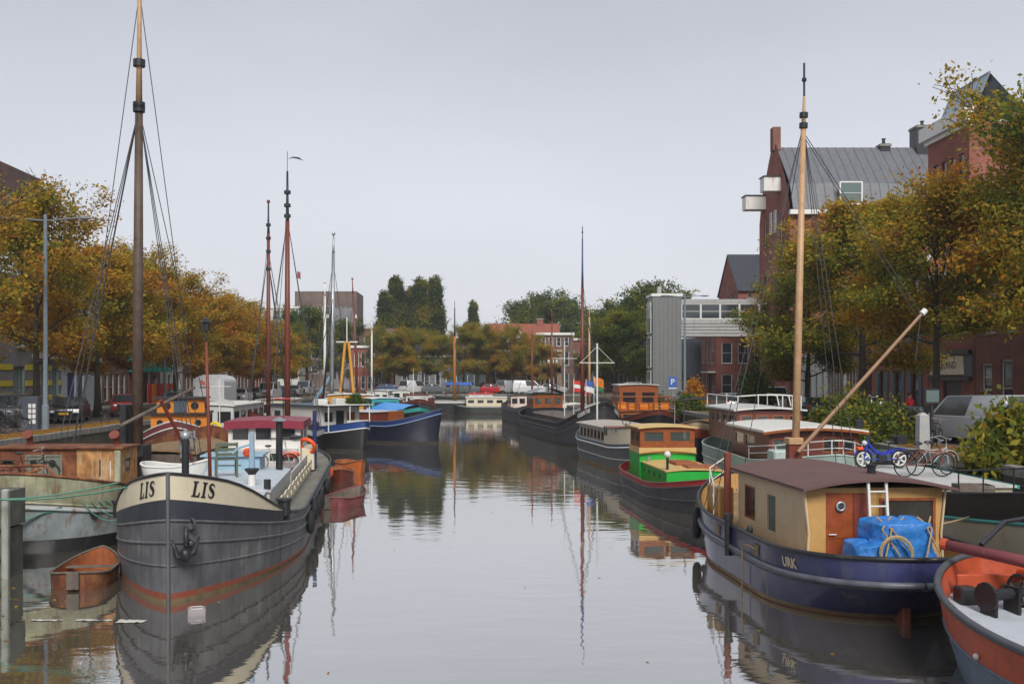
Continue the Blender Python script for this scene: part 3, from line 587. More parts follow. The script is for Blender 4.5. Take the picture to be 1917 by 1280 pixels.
chimney_pipe(root, (-1.36, 3.6, 1.86), 1.5, .105, BLACK, 'hat')
for x in (-2.02, 2.02): MB().lathe([(.16,0),(.16,.34),(.2,.36),(.2,.42)], (x, 9.3, h.zd(22.8)-.1)).obj('bollard', DARK, root)
wl = MB(); wl.cyl((-.5,11.9,2.0),(.5,11.9,2.0),.17,n=12); wl.box(-.62,-.52,11.7,12.1,1.6,2.3); wl.box(.52,.62,11.7,12.1,1.6,2.3); wl.obj('anchor_winch', DARK, root)
# anchor on the stem
an = MB(); p = h.pt(L-.16, -1, 1.15, -.1); T = (h.pt(L-.3,-1,1.1)-h.pt(L,-1,1.1)).normalized()
an.tube([p+UP*.45, p-UP*.18], .05); an.tube([p+T*.33+UP*.22+V(0,.1,0), p+T*.2-UP*.1+V(0,.14,0), p-UP*.2+V(0,.1,0), p-T*.18-UP*.1+V(0,.14,0), p-T*.3+UP*.22+V(0,.1,0)], [.02,.07,.1,.07,.02], 8); an.ball(p-UP*.14+V(0,.1,0), (.13,.1,.15))
an.tube([p+T*.06+UP*.1, p+T*.28+UP*.02], [.09,.03]); an.obj('anchor', BLACK, root, smooth='all')
MB().torus(h.pt(L-.3,-1,1.62,-.02), .13, .035, V(.6,.8,0), 12, 6).obj('hawse_pipe', LISD, root)
for a, z in ((14.2,.62),(15.8,.62),(17.8,.75),(19.6,.62),(10.5,.6)): h.tyre(a, -1, z, .24, .1)
# wheelhouse
wh = cabin(root, -1.38, 1.38, -8.6, -4.7, 1.05, 2.98, WHITE, [('f',.12,.82,1.2,1.78),('f',1.0,1.68,1.2,1.78),('f',1.9,2.6,1.2,1.78),('l',.5,1.5,1.15,1.75),('l',2.0,3.2,1.15,1.75),('r',.5,1.5,1.15,1.75)], GREYW, name='wheelhouse')
camber_roof(root, -1.52, 1.52, -8.8, -4.5, 3.0, .06, CRIM, .3, 'wheelhouse_roof')
cabin(root, -1.3, 1.3, -4.69, -4.2, 1.25, 1.95, GREYW, [('f',.2,1.2,.2,.6),('f',1.5,2.5,.2,.6)], WHITE, mat('dark_green_panel',(.02,.05,.03),.4), name='companionway')
MB().tube([(-.6,-6,3.1),(-.6,-6,4.1)],.02).obj('aerial', DARK, root); MB().tube([(-.95,-6,3.85),(-.25,-6,3.85)],.03).obj('radar_bar', REDP, root)
MB().bbox(-1.9,-1.4,-7.2,-4.9,1.1,1.95,.03).obj('locker', CREAM, root)
MB().tube([(-.2,-4.66,2.35),(-1.0,-4.6,2.38)],.02).obj('oar', GREYWOOD, root); MB().ball((-1.2,-4.6,2.4),(.26,.03,.09)).obj('oar_blade', DARK, root)
chimney_pipe(root, (-1.9, -5.2, 1.1), 2.3, .08, NAVY)
for k, z in enumerate((1.7, 1.55)): stay(root, h.pt(L-1.5-k,1,2.3), (7.5, 9.5+k, 2.2), .02, GROPE, .35, 'mooring_rope')
# ------------------------------------------------------------------ rusty barge stern-on behind LIS
MOSSY = mat('mossy_plate', (.27,.27,.17), .75, var=.4, scale=1.6, dirt=(.55,.52,.42), amt=.45, streak=.6, dscale=1.8, rust=.8, rustcol=(.16,.09,.04))
PALEB = mat('pale_blue_hull', (.36,.41,.43), .65, var=.25, scale=1.2, dirt=(.22,.20,.12), amt=.42, streak=.4, dscale=1.8, rust=.9)
GDOOR = mat('grey_green_door', (.17,.18,.14), .7, var=.2, dirt=(.12,.06,.03), amt=.3)
OCHRE = mat('flaking_rust', (.42,.22,.08), .85, var=.5, scale=4, dirt=(.17,.05,.022), amt=.6, streak=.6, dscale=3, bump=.4, rust=.9, rustcol=(.5,.4,.26))
DECKT = mat('tan_deck', (.25,.16,.08), .8, var=.3, scale=3, dirt=(.12,.09,.05), amt=.3)
L2 = 21.0
rb = boat('barge', 'derelict rusty barge with pale blue mossy stern and the tallest mast in the scene', (-12.35, 47.5), .0, L2)
h2 = Hull(rb, L2, 4.9, 1.2, .8, .6, Lb=.25, Ls=.16, ps=(2.6,.55), wlb=.4, wls=.28, rake=.3, over=.7)
h2.band('hull_bottom', -.5, .38, BLACK, 2); h2.band('hull', .38, ('r', .72), PALEB, 3); h2.band('rusty_belt', ('r', .72), ('r', .80), WHITE, 1); h2.band('stern_plate', ('r', .80), ('d', .42), MOSSY, 3); h2.band('bulwark_lining', ('d', -.2), ('d', .42), RUST, 2, inset=.05)  # lowest band coloured black to imitate the shaded gap under the stern counter
h2.strake('belt_strake', ('r', .72), .045, PALEB); h2.strake('belt_strake', ('r', .81), .03, MOSSY); h2.strake('rail', ('d', .43), .04, RUST); h2.deck('deck', ('d', -.08), DECKT, .05)
for sd, a in ((1, 1.2), (1, 2.9), (-1, 1.0)):
    p = h2.pt(a, sd, 1.0); n = Vector((p.x, p.y+7, 0)).normalized(); portholes(rb, [(p, n)], .09, DARK)
h2.text('LW', .26, 1.25, -1, ('d', .12), REDP, .01); 
dh = cabin(rb, -1.85, .55, -7.0, -5.5, 1.05, 2.62, RUST, [('b',.9,1.42,.12,1.4,(1,1),GDOOR,GDOOR),('b',1.46,1.98,.12,1.4,(1,1),GDOOR,GDOOR),('b',.2,.55,.9,1.25)], RUST, name='deckhouse')
for x in (-.72,-.16): MB().cyl((x,-7.02,2.2),(x,-6.97,2.2),.1).obj('porthole', BLACK, dh)
d2 = cabin(rb, .56, 1.85, -7.0, -5.5, 1.05, 2.60, OCHRE, [('b',.62,.76,.7,1.3),('b',.92,1.06,.7,1.3,None,OCHRE,WHITE),('r',.4,1.0,.8,1.3)], OCHRE, name='deckhouse')
MB().box(-1.95, 1.95, -7.1, -5.4, 2.625, 2.67).obj('deckhouse_roof', RUST, rb)
MB().bbox(1.7,1.88,-7.1,-6.98,1.1,2.58).obj('corner_plate', MOSSY, rb)
ra = [h2.pt(a, -1, h2.zd(a)+.42) for a in (3.2,1.6,.6,.15)] + [h2.pt(a, 1, h2.zd(a)+.42) for a in (.02,)]
MB().tube([(-2.6,-8.6,2.35),(-1.2,-9.6,2.35),(.0,-9.7,2.35),(.5,-9.2,2.33)],.045).obj('handrail', RUST, rb); MB().tube([(-2.4,-8.9,1.95),(-.9,-9.95,1.92),(0,-9.7,2.05),(.5,-9.3,2.25)],.05).obj('handrail', RUST, rb)
for x, y in ((-2.0,-9.1),(-.8,-9.7),(.3,-9.4)): MB().tube([(x,y,1.5),(x,y,2.36)],.03).obj('stanchion', RUST, rb)
MB().tube([(.55,-9.2,2.33),(1.2,-9.3,1.75)],.035).obj('handrail', RUST, rb)
for px, dz in ((-1.3,.0),(1.35,.0)):
    MB().tube([(px,-5.9,2.6),(px,-5.9,2.85),(px,-6.1,3.0)],[.1,.1,.16],10).obj('cowl_vent', BROWNP, rb)
mast(rb, .12, -.3, 1.0, 21.5, .20, mat('dark_oiled_mast', (.085,.058,.042), .6, var=.35, scale=3, dirt=(.16,.12,.09), amt=.3, streak=.95), PINE, .34, (.655,.66,.735,.86), sr=.016,
     stays=[(.655,(2.3,-1.5,1.6)),(.655,(2.3,-.9,1.6)),(.655,(2.3,-.3,1.6)),(.86,(2.3,.3,1.6)),(.655,(-2.3,-1.2,1.6)),(.655,(-2.3,-.4,1.6),.03),(.86,(-2.3,.2,1.6)),(.655,(.05,-7,2.9)),(.655,(.1,10,2.2))], r_top=.42, lean=(.1,0))
MB().bbox(-.35,-.14,-.75,.15,.95,3.75,.02).obj('tabernacle', DARK, rb); MB().bbox(.36,.5,-.75,.15,.95,2.3,.02).obj('tabernacle', DARK, rb); MB().box(-.36,.52,-.9,-.8,1.9,2.1).obj('tabernacle_bar', DARK, rb)
MB().tube([(-.2,-1.2,3.0),(1.9,.8,4.35)],.06).obj('spar', GREYWOOD, rb); MB().tube([(1.0,-.4,3.9),(1.75,1.0,1.6)],.075).obj('spar', BROWNP, rb)
hb_ = MB(); hb_.box(-1.6,1.6,2.2,8.0,.9,1.75); hb_.obj('hold_coaming', GREYWOOD, rb); camber_roof(rb,-1.65,1.65,2.1,8.1,1.8,.12,DECKT,.06,'hatch_cover')
for i in range(4): stay(rb, h2.pt(.9+.2*i,1,1.35), V(3.4+.1*i,-8.6+.3*i,2.15), .018, GROPE, .9-.12*i, 'mooring_rope')
for i in range(3): stay(rb, h2.pt(.5,1,1.2+.05*i), V(-5.2,-12.8,.95-.12*i), .016, GROPE, .35+.1*i, 'mooring_rope')
stay(rb, h2.pt(.5,1,1.3), V(-5.4,-12.5,1.55), .014, ROPE, .1, 'mooring_rope')
# steel pontoon corner at the left edge
po = thing('pontoon', 'dark mossy steel pontoon with a pale corner post at the left frame edge', 'pontoon', (-13.3, 24.5, 0))
PONT = mat('mossy_steel', (.10,.105,.085), .8, var=.4, dirt=(.19,.19,.13), amt=.45, streak=.85)
MB().box(-2.6,2.2,-.4,.4,-.6,1.15).obj('float', PONT, po); MB().box(-2.7,2.25,-.42,.42,1.2,2.05).obj('upper_plate', PONT, po)
MB().bbox(2.1,2.26,-.56,-.4,-.4,2.1,.03).obj('corner_post', mat('pale_blue_post',(.34,.36,.33),.7,dirt=(.16,.17,.08),amt=.4,streak=.7), po)
for z in (.45, 1.17): MB().box(-2.7,2.1,-.54,-.4,z,z+.08).obj('fender_bar', GREYWOOD, po)
MB().tube([(-2.5,-.3,2.55),(2.2,-.3,2.55)],.04).obj('handrail', RUST, po)
for x in (-2.4,-.4,1.9): MB().tube([(x,-.3,2.0),(x,-.3,2.55)],.03).obj('stanchion', RUST, po)
# ------------------------------------------------------------------ dinghies
def dinghy(name, label, loc, rz, L, B, outm, inm, rimm, transom=True, mid=.35, thwarts=2, cat='dinghy', roll=0):
    r = boat(name, label, loc, rz, L, 'small dinghies beside the barges', 'mid', cat); r.rotation_euler.x = roll
    d = Hull(r, L, B, mid, .22, .08, Lb=.5, Ls=.25, pb=(2,.75), ps=(5 if transom else 2,.45), wlb=.35, wls=.2, rake=.2, over=.05)
    d.band('hull', -.15, ('d', 0), outm, 3); d.band('lining', .06, ('d', 0), inm, 2, inset=.035); d.deck('bottom_boards', .07, inm, .05); d.strake('gunwale', ('d', .01), .03, rimm)
    for k in range(thwarts):
        a = L * (.3 + .32 * k); w = d.pt(a, 1, d.zd(a)*.75, .03).x; MB().box(-w, w, a-L/2-.11, a-L/2+.11, d.zd(a)*.68, d.zd(a)*.76).obj('thwart', rimm, r)
    if transom:
        ww = d.pt(L*.02,1,d.zd(0)).x; MB().box(-ww*.9,ww*.9,-L/2+.02,-L/2+.08,-.05,d.zd(0)-.01).obj('transom', outm, r); MB().box(-.14,.14,-L/2-.03,-L/2+.01,.02,d.zd(0)+.03).obj('motor_pad', GREYWOOD, r)
    return r
OW = mat('orange_brown_wood', (.30,.09,.03), .7, var=.35, scale=5, dirt=(.14,.10,.05), amt=.4)
dinghy('rowing_dinghy', 'weathered orange-brown open dinghy floating beside the bow of the lettered grey barge', (WX(138,23.0), 23.9, 0), .12, 2.7, 1.3, RUST, OW, GREYWOOD, False, mid=.32); MB().box(-.13,.13,-1.42,-1.34,.05,.44).obj('motor_pad', GREYWOOD, bpy.data.objects['rowing_dinghy'])
dinghy('rowing_dinghy', 'maroon flat-ended rowing dinghy floating alone beside the grey barge', (WX(642,37), 37.5, 0), -.35, 2.7, 1.3, MAROON, GREYWOOD, MAROON, mid=.36, thwarts=1)
dinghy('rowing_dinghy', 'red-brown wooden dinghy with a grey cover tied behind the grey barge', (WX(632,46), 46.4, 0), .2+math.pi, 3.0, 1.35, BROWNP, OW, WOOD, False, .4)
dinghy('rowing_dinghy', 'bright orange dinghy lying just beyond the red-brown wooden dinghy', (WX(655,50), 50.8, 0), .5+math.pi, 2.6, 1.2, mat('orange_hull',(.55,.14,.03),.5), OW, OW, False, .4)
bo = tag(MB().ball((WX(611,43.5),43.5,.62), .3, 14, 10).obj('mooring_buoy', ORANGE, smooth='all'), 'round red-orange fender ball hanging above the wooden dinghy', 'buoy')
# ------------------------------------------------------------------ URK, the blue houseboat on the right
UB = mat('urk_blue_hull', (.038,.042,.125), .3, var=.25, scale=1.5, dirt=(.10,.10,.14), amt=.35, streak=.85, dscale=3, coat=.3, rust=.6, rustcol=(.13,.12,.13))
UG = mat('urk_grey_hull', (.11,.115,.14), .4, var=.2, dirt=(.05,.05,.07), amt=.4, streak=.9, dscale=3)
UT = mat('tan_waterline', (.27,.19,.10), .7, var=.3, dirt=(.12,.10,.06), amt=.4)
UW = mat('cream_plywood', (.60,.46,.29), .5, var=.08, dirt=(.42,.30,.2), amt=.2, streak=.9)
UO = mat('ochre_paint', (.50,.29,.10), .5, var=.1, dirt=(.3,.17,.06), amt=.2, streak=.8)
UR = mat('brown_roof_felt', (.125,.068,.062), .75, var=.14, scale=1.5, dirt=(.10,.055,.05), amt=.3, bump=.15)
L3 = 11.6
ur = boat('houseboat', 'dark blue houseboat lettered URK with cream cabin and brown roof in the right foreground', (7.82, 30.5), .05, L3)
h3 = Hull(ur, L3, 4.15, .78, .62, .12, Lb=.42, Ls=.28, pb=(2.2,.7), ps=(2.6,.5), wlb=.35, wls=.42, rake=.35, over=1.1, xb=1.5)
h3.band('hull_bottom', -.5, .02, BOOT, 2); h3.band('tan_belt', .02, .11, UT, 1); h3.band('hull', .11, ('d', -.05), UB, 4); h3.band('bulwark', ('d', -.05), ('d', .45), UB, 3); h3.band('bulwark_lining', ('d', -.2), ('d', .45), UO, 2, inset=.06)
h3.strake('rubbing_strake', ('d', -.04), .075, UG, off=.02); h3.strake('rubbing_strake', ('d', -.14), .03, UG); h3.strake('cap_rail', ('d', .46), .05, BLACK); h3.deck('deck', ('d', -.1), DECKT, .06)
h3.text('URK', .27, 1.75, -1, ('d', .19), mat('gold_lettering',(.62,.52,.34),.5), .012, sx=.9)
for a in (9.2, 6.3, 3.4): # fairlead boxes and bitts along the canal side
    p = h3.pt(a, -1, h3.zd(a)+.2); MB().bx(p, V(0,1,0), V(-1,0,0), -.14,.14,-.02,.03,-.12,.12).obj('fairlead', UT, ur)
p = h3.pt(5.3, -1, h3.zd(5.3)+.3, -.06); chimney_pipe(ur, p-UP*.55, .95, .085, BLACK, 'lid', 'overboard_pipe')
MB().ball(h3.pt(4.2,-1,h3.zd(4.2)+.5,.1), (.08,.08,.12)).obj('cleat', BLACK, ur)
h3.tyre(9.0, -1, .75, .33, .11); stay(ur, h3.pt(9.0,-1,1.4,-.05), h3.pt(9.0,-1,1.05,-.12), .014, ROPE)
stay(ur, h3.pt(3.4,-1,h3.zd(3.4)+.2,-.03), h3.pt(4.1,-1,.95,-.1), .018, ROPE, -.05, 'rope'); stay(ur, h3.pt(4.1,-1,.95,-.1), h3.pt(4.15,-1,-.1,-.16), .018, ROPE, 0, 'rope')
for a, z in ((8.6,.42),): portholes(ur, [(h3.pt(a,-1,z), V(-1,0,0))], .1, UG)
MB().bbox(-.09,.09,-L3/2+.75,-L3/2+1.15,-.6,.42).obj('rudder', BOOT, ur)
# cabin (walls lean in a little), roof, door, windows
c3 = cabin(ur, -1.45, 1.45, -3.6, .9, .7, 2.46, UW, [('l',.5,1.3,.62,1.42),('l',2.1,2.75,.5,1.42,None,UW,GLASSG)], WOOD, name='cabin')
bk = MB(); panel(bk, (-1.45,-3.62,.7),(1,0,0),(0,-1,0),2.9,1.76,[(.42,1.3,.02,1.66),(1.55,2.75,.62,1.55)],.06); bk.obj('aft_wall', UO, ur)
DOOR = mat('mahogany_door', (.28,.065,.02), .4, var=.25, scale=5, coat=.2)
dr = MB().bx((-1.45,-3.62,.7),(1,0,0),(0,-1,0),.42,1.3,-.06,-.01,.02,1.66).obj('door', DOOR, ur); MB().bx((-1.45,-3.62,.7),(1,0,0),(0,-1,0),1.0,1.3,-.01,.012,.02,1.66).obj('door_leaf', BROWNP, dr)
portholes(dr, [(V(-.72,-3.63,2.08),V(0,-1,0))], .085, STEEL); MB().tube([(-.98,-3.66,1.5),(-.82,-3.66,1.5)],.015).obj('handle', STEEL, dr); MB().bx((-1.45,-3.62,.7),(1,0,0),(0,-1,0),.45,.98,-.012,.006,.72,.75).obj('door_rail', DOOR, dr)
window(ur, (-1.45,-3.62,.7),(1,0,0),(0,-1,0),(1.55,2.75,.62,1.55),WOOD,glass('smoked_glass',(.035,.036,.036),.12),.02,(1,1),.06)
MB().tube([(-1.46,-3.66,.7),(-1.40,-3.66,1.5),(-1.5,-3.66,2.46)],.03).obj('corner_trim', UW, ur); MB().tube([(1.46,-3.66,.7),(1.40,-3.66,1.5),(1.5,-3.66,2.46)],.025).obj('corner_trim', UW, ur)
camber_roof(ur, -1.62, 1.62, -3.95, 1.15, 2.48, .2, UR, .06, 'cabin_roof', 12)
MB().cyl((.35,-2.7,2.6),(.35,-2.7,2.84),.09).obj('roof_vent', BLACK, ur); MB().cyl((.35,-2.7,2.83),(.35,-2.7,2.87),.12).obj('roof_vent', BLACK, ur)
MB().bbox(-1.75,-1.6,1.0,1.15,.5,2.85).obj('corner_post', BROWNP, ur); MB().bbox(.9,1.45,-4.5,-3.7,.7,.95,.02).obj('bench_locker', UO, ur); MB().box(.85,1.5,-4.55,-3.68,.955,.985).obj('locker_lid', DARK, ur)
MB().bbox(-1.75,-1.35,1.6,2.7,.9,1.9,.03).obj('bow_locker', UO, ur); railing(ur, [(-1.85,1.7,1.2),(-1.5,3.3,1.5),(-.6,4.7,1.7)], .75, WHITE)
mb3 = mast(ur, .6, 2.6, 1.1, 12.3, .105, PINE, PINE, .07, (.93,.955), vane='spike', sr=.011, stays=[(.93,(2.0,1.5,1.3)),(.93,(2.0,2.2,1.3)),(.93,(2.1,3.2,1.4)),(.93,(-1.9,1.6,1.3)),(.93,(-1.9,2.4,1.3)),(.93,(.1,5.4,1.9))], lean=(.28,0))
MB().bbox(.42,.78,2.46,2.76,.9,2.95,.02).obj('tabernacle', BROWNP, ur); MB().bbox(.40,.80,2.42,2.8,2.95,3.12,.02).obj('tabernacle_cap', PINE, ur)
MB().tube([(.6,2.3,2.75),(4.3,2.9,6.5)],[.06,.045],8).obj('boom', mat('brown_boom',(.27,.15,.08),.5,var=.2), ur); MB().cyl((4.27,2.89,6.47),(4.38,2.91,6.58),.08).obj('boom_end', WHITE, ur)
stay(ur, (4.25,2.9,6.5), (.82,2.6,11.4), .012); stay(ur, (4.15,2.9,6.4), (.82,2.6,11.3), .012); stay(ur, (4.25,2.9,6.5), (4.1,2.9,5.2), .012)
# blue tarpaulin bundle and ladder resting on it
tb = thing('tarpaulin_bundle', 'bundle wrapped in bright blue tarpaulin tied with rope on the houseboat stern deck', 'bundle', ur.matrix_world @ V(0,0,0))
tb.location = (0,0,0)
def blob(c, s, sd, amp=.16):
    def fn(u, v):
        th = u * 2 * math.pi; t = v; ct, st = math.cos(th), math.sin(th); pw = .45
        x = s[0] * (abs(ct)**pw) * (1 if ct > 0 else -1); y = s[1] * (abs(st)**pw) * (1 if st > 0 else -1)
        prof = (1.06 - .14*t) if t < .8 else (1 - ((t-.8)/.2)**2 * .99) * .95; z = s[2] * (min(t, .8)/.8 * .92 + max(0, t-.8)/.2*.08)
        n = mnoise.noise(V(x*2.6+sd, y*2.6, z*3.2)) * amp + (1-abs(mnoise.noise(V(x*5+sd, y*5, z*3.6))*2)) * amp * .35 + (1-abs(mnoise.noise(V(x*11+sd, y*11+z*3, z*6))*2)) * amp * .16
        return V(c[0] + x * (prof + n), c[1] + y * (prof + n), c[2] + z + n * .3 * (t > .1))
    return MB().grid(fn, 90, 40)
def wp(o, p): # local point of a thing at its final place, in world space
    return Matrix.Translation(o.location) @ Matrix.Rotation(o.rotation_euler.z, 4, 'Z') @ Vector(p)
tb.location = wp(ur, (-.12,-4.6,.80)); tb.scale = (1.1,1.05,1.2); tb.rotation_euler.z = .085
b1 = blob((.12,0,0), (.56,.42,.98), 3); b1.obj('wrapped_load', TARP, tb, smooth='all'); blob((-.46,-.1,0), (.34,.36,.62), 9).obj('wrapped_load', TARP, tb, smooth='all')
MB().grid(lambda u, v: V(lerp(-1.0,.95,u), lerp(-.55,.5,v), .05 + .06*mnoise.noise(V(u*6,v*6,2))), 20, 10).obj('tarpaulin_skirt', TARP, tb, smooth='all')
for k in range(5):
    x = -.5 + .25*k; MB().tube([(x+.1*math.sin(k),-.52,.05),(x+.15,-.56,.45),(x+.3*math.cos(k*2),-.46,.85),(x+.2,-.1,1.0)],.018,5).obj('rope', ROPE, tb)
MB().torus((-.18,-.6,.48), .27, .03, (.2,1,.1), 20, 5).obj('rope_coil', ROPE, tb)
ld = thing('ladder', 'white aluminium ladder leaning against the cream cabin beside its wooden door', 'ladder', wp(ur, (-.05,-4.05,.72)), .085); ld.rotation_euler = (-.10, 0, .085)
for x in (-.19,.19): MB().box(x-.025,x+.025,-.03,.03,0,1.95).obj('stile', WHITE, ld)
for i in range(6): MB().cyl((-.17,0,.2+.3*i),(.17,0,.2+.3*i),.02).obj('rung', WHITE, ld)
# ------------------------------------------------------------------ red boat at the lower right
RO = mat('orange_red_paint', (.46,.08,.03), .5, var=.2, dirt=(.26,.055,.03), amt=.4, dscale=3, rust=.6, rustcol=(.2,.06,.03))
BG = mat('blue_grey_hull', (.10,.14,.19), .5, var=.3, dirt=(.16,.12,.07), amt=.35, dscale=1.8)
WD = mat('pale_blue_white_deck', (.44,.48,.53), .6, var=.15, dirt=(.3,.31,.32), amt=.35, dscale=2.5)
L4 = 15.0
rd = boat('barge', 'orange-red boat with grey-blue hull and white deck cut by the lower right frame corner', (9.25, 18.6), .06, L4)
h4 = Hull(rd, L4, 4.4, .8, .4, .3, Lb=.3, Ls=.2, pb=(2.1,.62), wlb=.35, wls=.4, rake=.2)
h4.band('hull', -.5, ('r', .72), BG, 5); h4.band('sheer_band', ('r', .72), ('d', .28), RO, 3); h4.band('bulwark_lining', ('d', -.2), ('d', .28), RO, 2, inset=.06)
h4.strake('cap_rail', ('d', .3), .065, mat('grey_rail',(.07,.075,.085),.5)); h4.strake('strake', ('r', .73), .03, BG); h4.deck('deck', ('d', -.12), WD, .05)
wz = h4.zd(12.4) - .1
w4 = thing('deck_winch', 'black hand winch with spoked wheel on the red boat foredeck', 'winch', wp(rd, (-.62, 5.75, wz)), .3)
for x in (-.28,.2): MB().box(x-.03,x+.03,-.16,.16,0,.5).obj('side_frame', BLACK, w4)
MB().cyl((-.3,0,.38),(.34,0,.38),.1,n=12).obj('drum', DARK, w4); MB().torus((.36,0,.42),.26,.025,(1,0,0),22,6).obj('handwheel', BLACK, w4)
for k in range(5): a = k*math.pi/5; MB().tube([(.36,.25*math.cos(a),.42+.25*math.sin(a)),(.36,-.25*math.cos(a),.42-.25*math.sin(a))],.014,5).obj('spoke', BLACK, w4)
MB().cyl((-.36,0,.36),(-.31,0,.36),.24,n=14).obj('gear_wheel', BLACK, w4)
MB().bbox(-1.1,-.78,6.15,6.45,wz,wz+.4,.03).obj('bollard_box', DARK, rd); MB().bbox(-.2,1.0,6.1,6.5,wz,wz+.42,.03).obj('timber_block', GREYWOOD, rd); MB().bbox(-.95,.95,6.55,6.62,wz,wz+.55).obj('break_of_deck', RO, rd)
MB().tube([V(-.95,7.0,1.80), V(.2,5.6,1.62), V(1.6,3.9,1.5)],[.09,.11,.13],10).obj('lowered_spar', MAROON, rd, smooth='all'); MB().cyl((-.98,7.04,1.805),(-.91,6.96,1.795),.105).obj('spar_cap', RO, rd)
MB().tube([(-.5,6.6,1.85),(.1,6.9,2.2),(.5,6.95,2.25),(1.2,6.8,2.25)],.045).obj('anchor_stock', DARK, rd); MB().tube([(.9,6.85,2.2),(1.5,6.4,2.42)],.08,4).obj('anchor_fluke', DARK, rd)
MB().bbox(.15,1.9,2.2,4.5,wz-.05,wz+.75,.04).obj('deckhouse', RO, rd); MB().bbox(.1,1.95,2.15,4.55,wz-.08,wz+.02,.01).obj('deckhouse_sill', mat('grey_rail',(0,0,0)), rd)
for k in range(7): MB().tube([(.12,3.9-.05*k,wz+.72),(.06-.01*k,3.85-.05*k,wz+.35),(.05,3.88-.05*k,wz+.06)],.022,5).obj('hanging_rope', ROPE, rd)
MB().tube([(.5,4.8,wz+1.25),(.28,4.4,wz+.7),(.12,4.0,wz+.4)],.03,5).obj('strop', DARK, rd)
tag(MB().torus((0,0,0),.36,.085,(0,.3,1),24,8).obj('lifebuoy', ORANGE, smooth='all'), 'orange-red life ring lying on the red boat beside the lowered spar', 'lifebuoy').location = wp(rd,(.45,6.3,1.42))
for a in (9.5, 11.3): MB().ball(h4.pt(a,-1,h4.zd(a)*.86,-.03),(.04,.06,.05)).obj('rivet_plate', WHITE, rd)

# ------------------------------------------------------------------ white and black boat with teal line, right behind URK
TC = mat('cream_hull', (.62,.55,.40), .5, var=.08, dirt=(.4,.32,.2), amt=.2, streak=.7)
L5 = 20.0
tb5 = boat('barge', 'black and cream barge with teal rubbing strake behind the blue houseboat', (13.5, 12.8), math.pi + .01, L5)
h5 = Hull(tb5, L5, 3.7, 1.4, 1.9, .3, Lb=.75, Ls=.2, pb=(2.6,.7), wlb=.4, wls=.4, rake=.4, xb=1.35)
h5.band('hull_bottom', -.5, .42, BLACK, 2); h5.band('hull', .42, ('r', .82), TC, 4); h5.band('bulwark', ('r', .82), ('d', .3), BLACK, 3); h5.band('bulwark_lining', ('d', -.2), ('d', .3), BLACK, 2, inset=.05)
h5.strake('teal_strake', ('r', .82), .05, TEAL); h5.strake('rail', ('d', .31), .04, BLACK); h5.deck('deck', ('d', -.1), SIDE, .05)
cabin(tb5, -.5, 1.45, -9.2, -3.4, 1.2, 1.9, TC, [('r',.8+1.6*k,1.2+1.6*k,.2,.5) for k in range(3)], TEAL, name='trunk_cabin'); MB().box(-.57,1.52,-9.3,-3.3,1.905,1.96).obj('cabin_top', GREYW, tb5); MB().box(-.62,-.57,-9.3,-3.28,1.88,1.97).obj('teal_edge', TEAL, tb5); MB().box(1.52,1.57,-9.3,-3.28,1.88,1.97).obj('teal_edge', TEAL, tb5)
for y in (-2.6, -1.0): MB().cyl((1.2,y,1.3),(1.2,y,1.8),.14).obj('bollard', DARK, tb5)
h5r = [h5.pt(a,1,h5.zd(a)+.3) for a in (8.5,9.6,10.8,12,13.2,14.4)]; railing(tb5, h5r, .55, DARK, mids=0)
stay(tb5, (1.6,-2.6,1.7), h3.pt(1,1,1)*0+V(3.2,-4.2,1.3), .03, ROPE, .1, 'mooring_rope'); stay(tb5, (1.3,-1.0,1.7), V(3.3,-1.2,1.25), .025, ROPE, .15, 'mooring_rope')
# ------------------------------------------------------------------ generic boat with cabins and masts
def gboat(name, label, pos, heading, L, B, hullm, bulm=None, cabins=(), masts=(), at='bow', deckm=None, hold=None, **k):
    r = boat(name, label, pos, heading, L, at=at); hh = standard_hull(r, L, B, hullm, bulm, deckm=deckm or SIDE, **k)
    for c in cabins:
        x0,x1,y0,y1,z0,z1,wm,rm = c[:8]; ns, nf = c[8] if len(c) > 8 else (2, 2); fm = c[9] if len(c) > 9 else wm; lo, hi = c[10] if len(c) > 10 else (.45,.82); hgt = z1-z0; ws = []
        for f, n, w in (('l',ns,y1-y0),('r',ns,y1-y0),('f',nf,x1-x0),('b',nf,x1-x0)):
            for i in range(n): g_ = w/n; ws.append((f, g_*i+g_*.14, g_*(i+1)-g_*.14, hgt*lo, hgt*hi))
        cabin(r, x0,x1,y0,y1,z0,z1,wm,ws,fm,GLASS2 if len(c) < 12 else c[11]); camber_roof(r, x0-.1,x1+.1,y0-.12,y1+.12,z1+.05,.08,rm,.07)
    if hold:
        x,y0,y1,z0,z1,m = hold; MB().box(-x,x,y0,y1,z0,z1).obj('hold_coaming', m, r); camber_roof(r,-x-.05,x+.05,y0-.05,y1+.05,z1+.05,.15,m,.06,'hatch_cover')
    for m_ in masts: mast(r, **m_)
    return r, hh
def rig(y, z, B, hounds=.78, fore=None): return [(hounds,(B/2,y-1.2,z)),(hounds,(B/2,y-.5,z)),(hounds,(-B/2,y-1.2,z)),(hounds,(-B/2,y-.5,z))] + ([(hounds+.06,(0,fore,z+.8))] if fore else [])
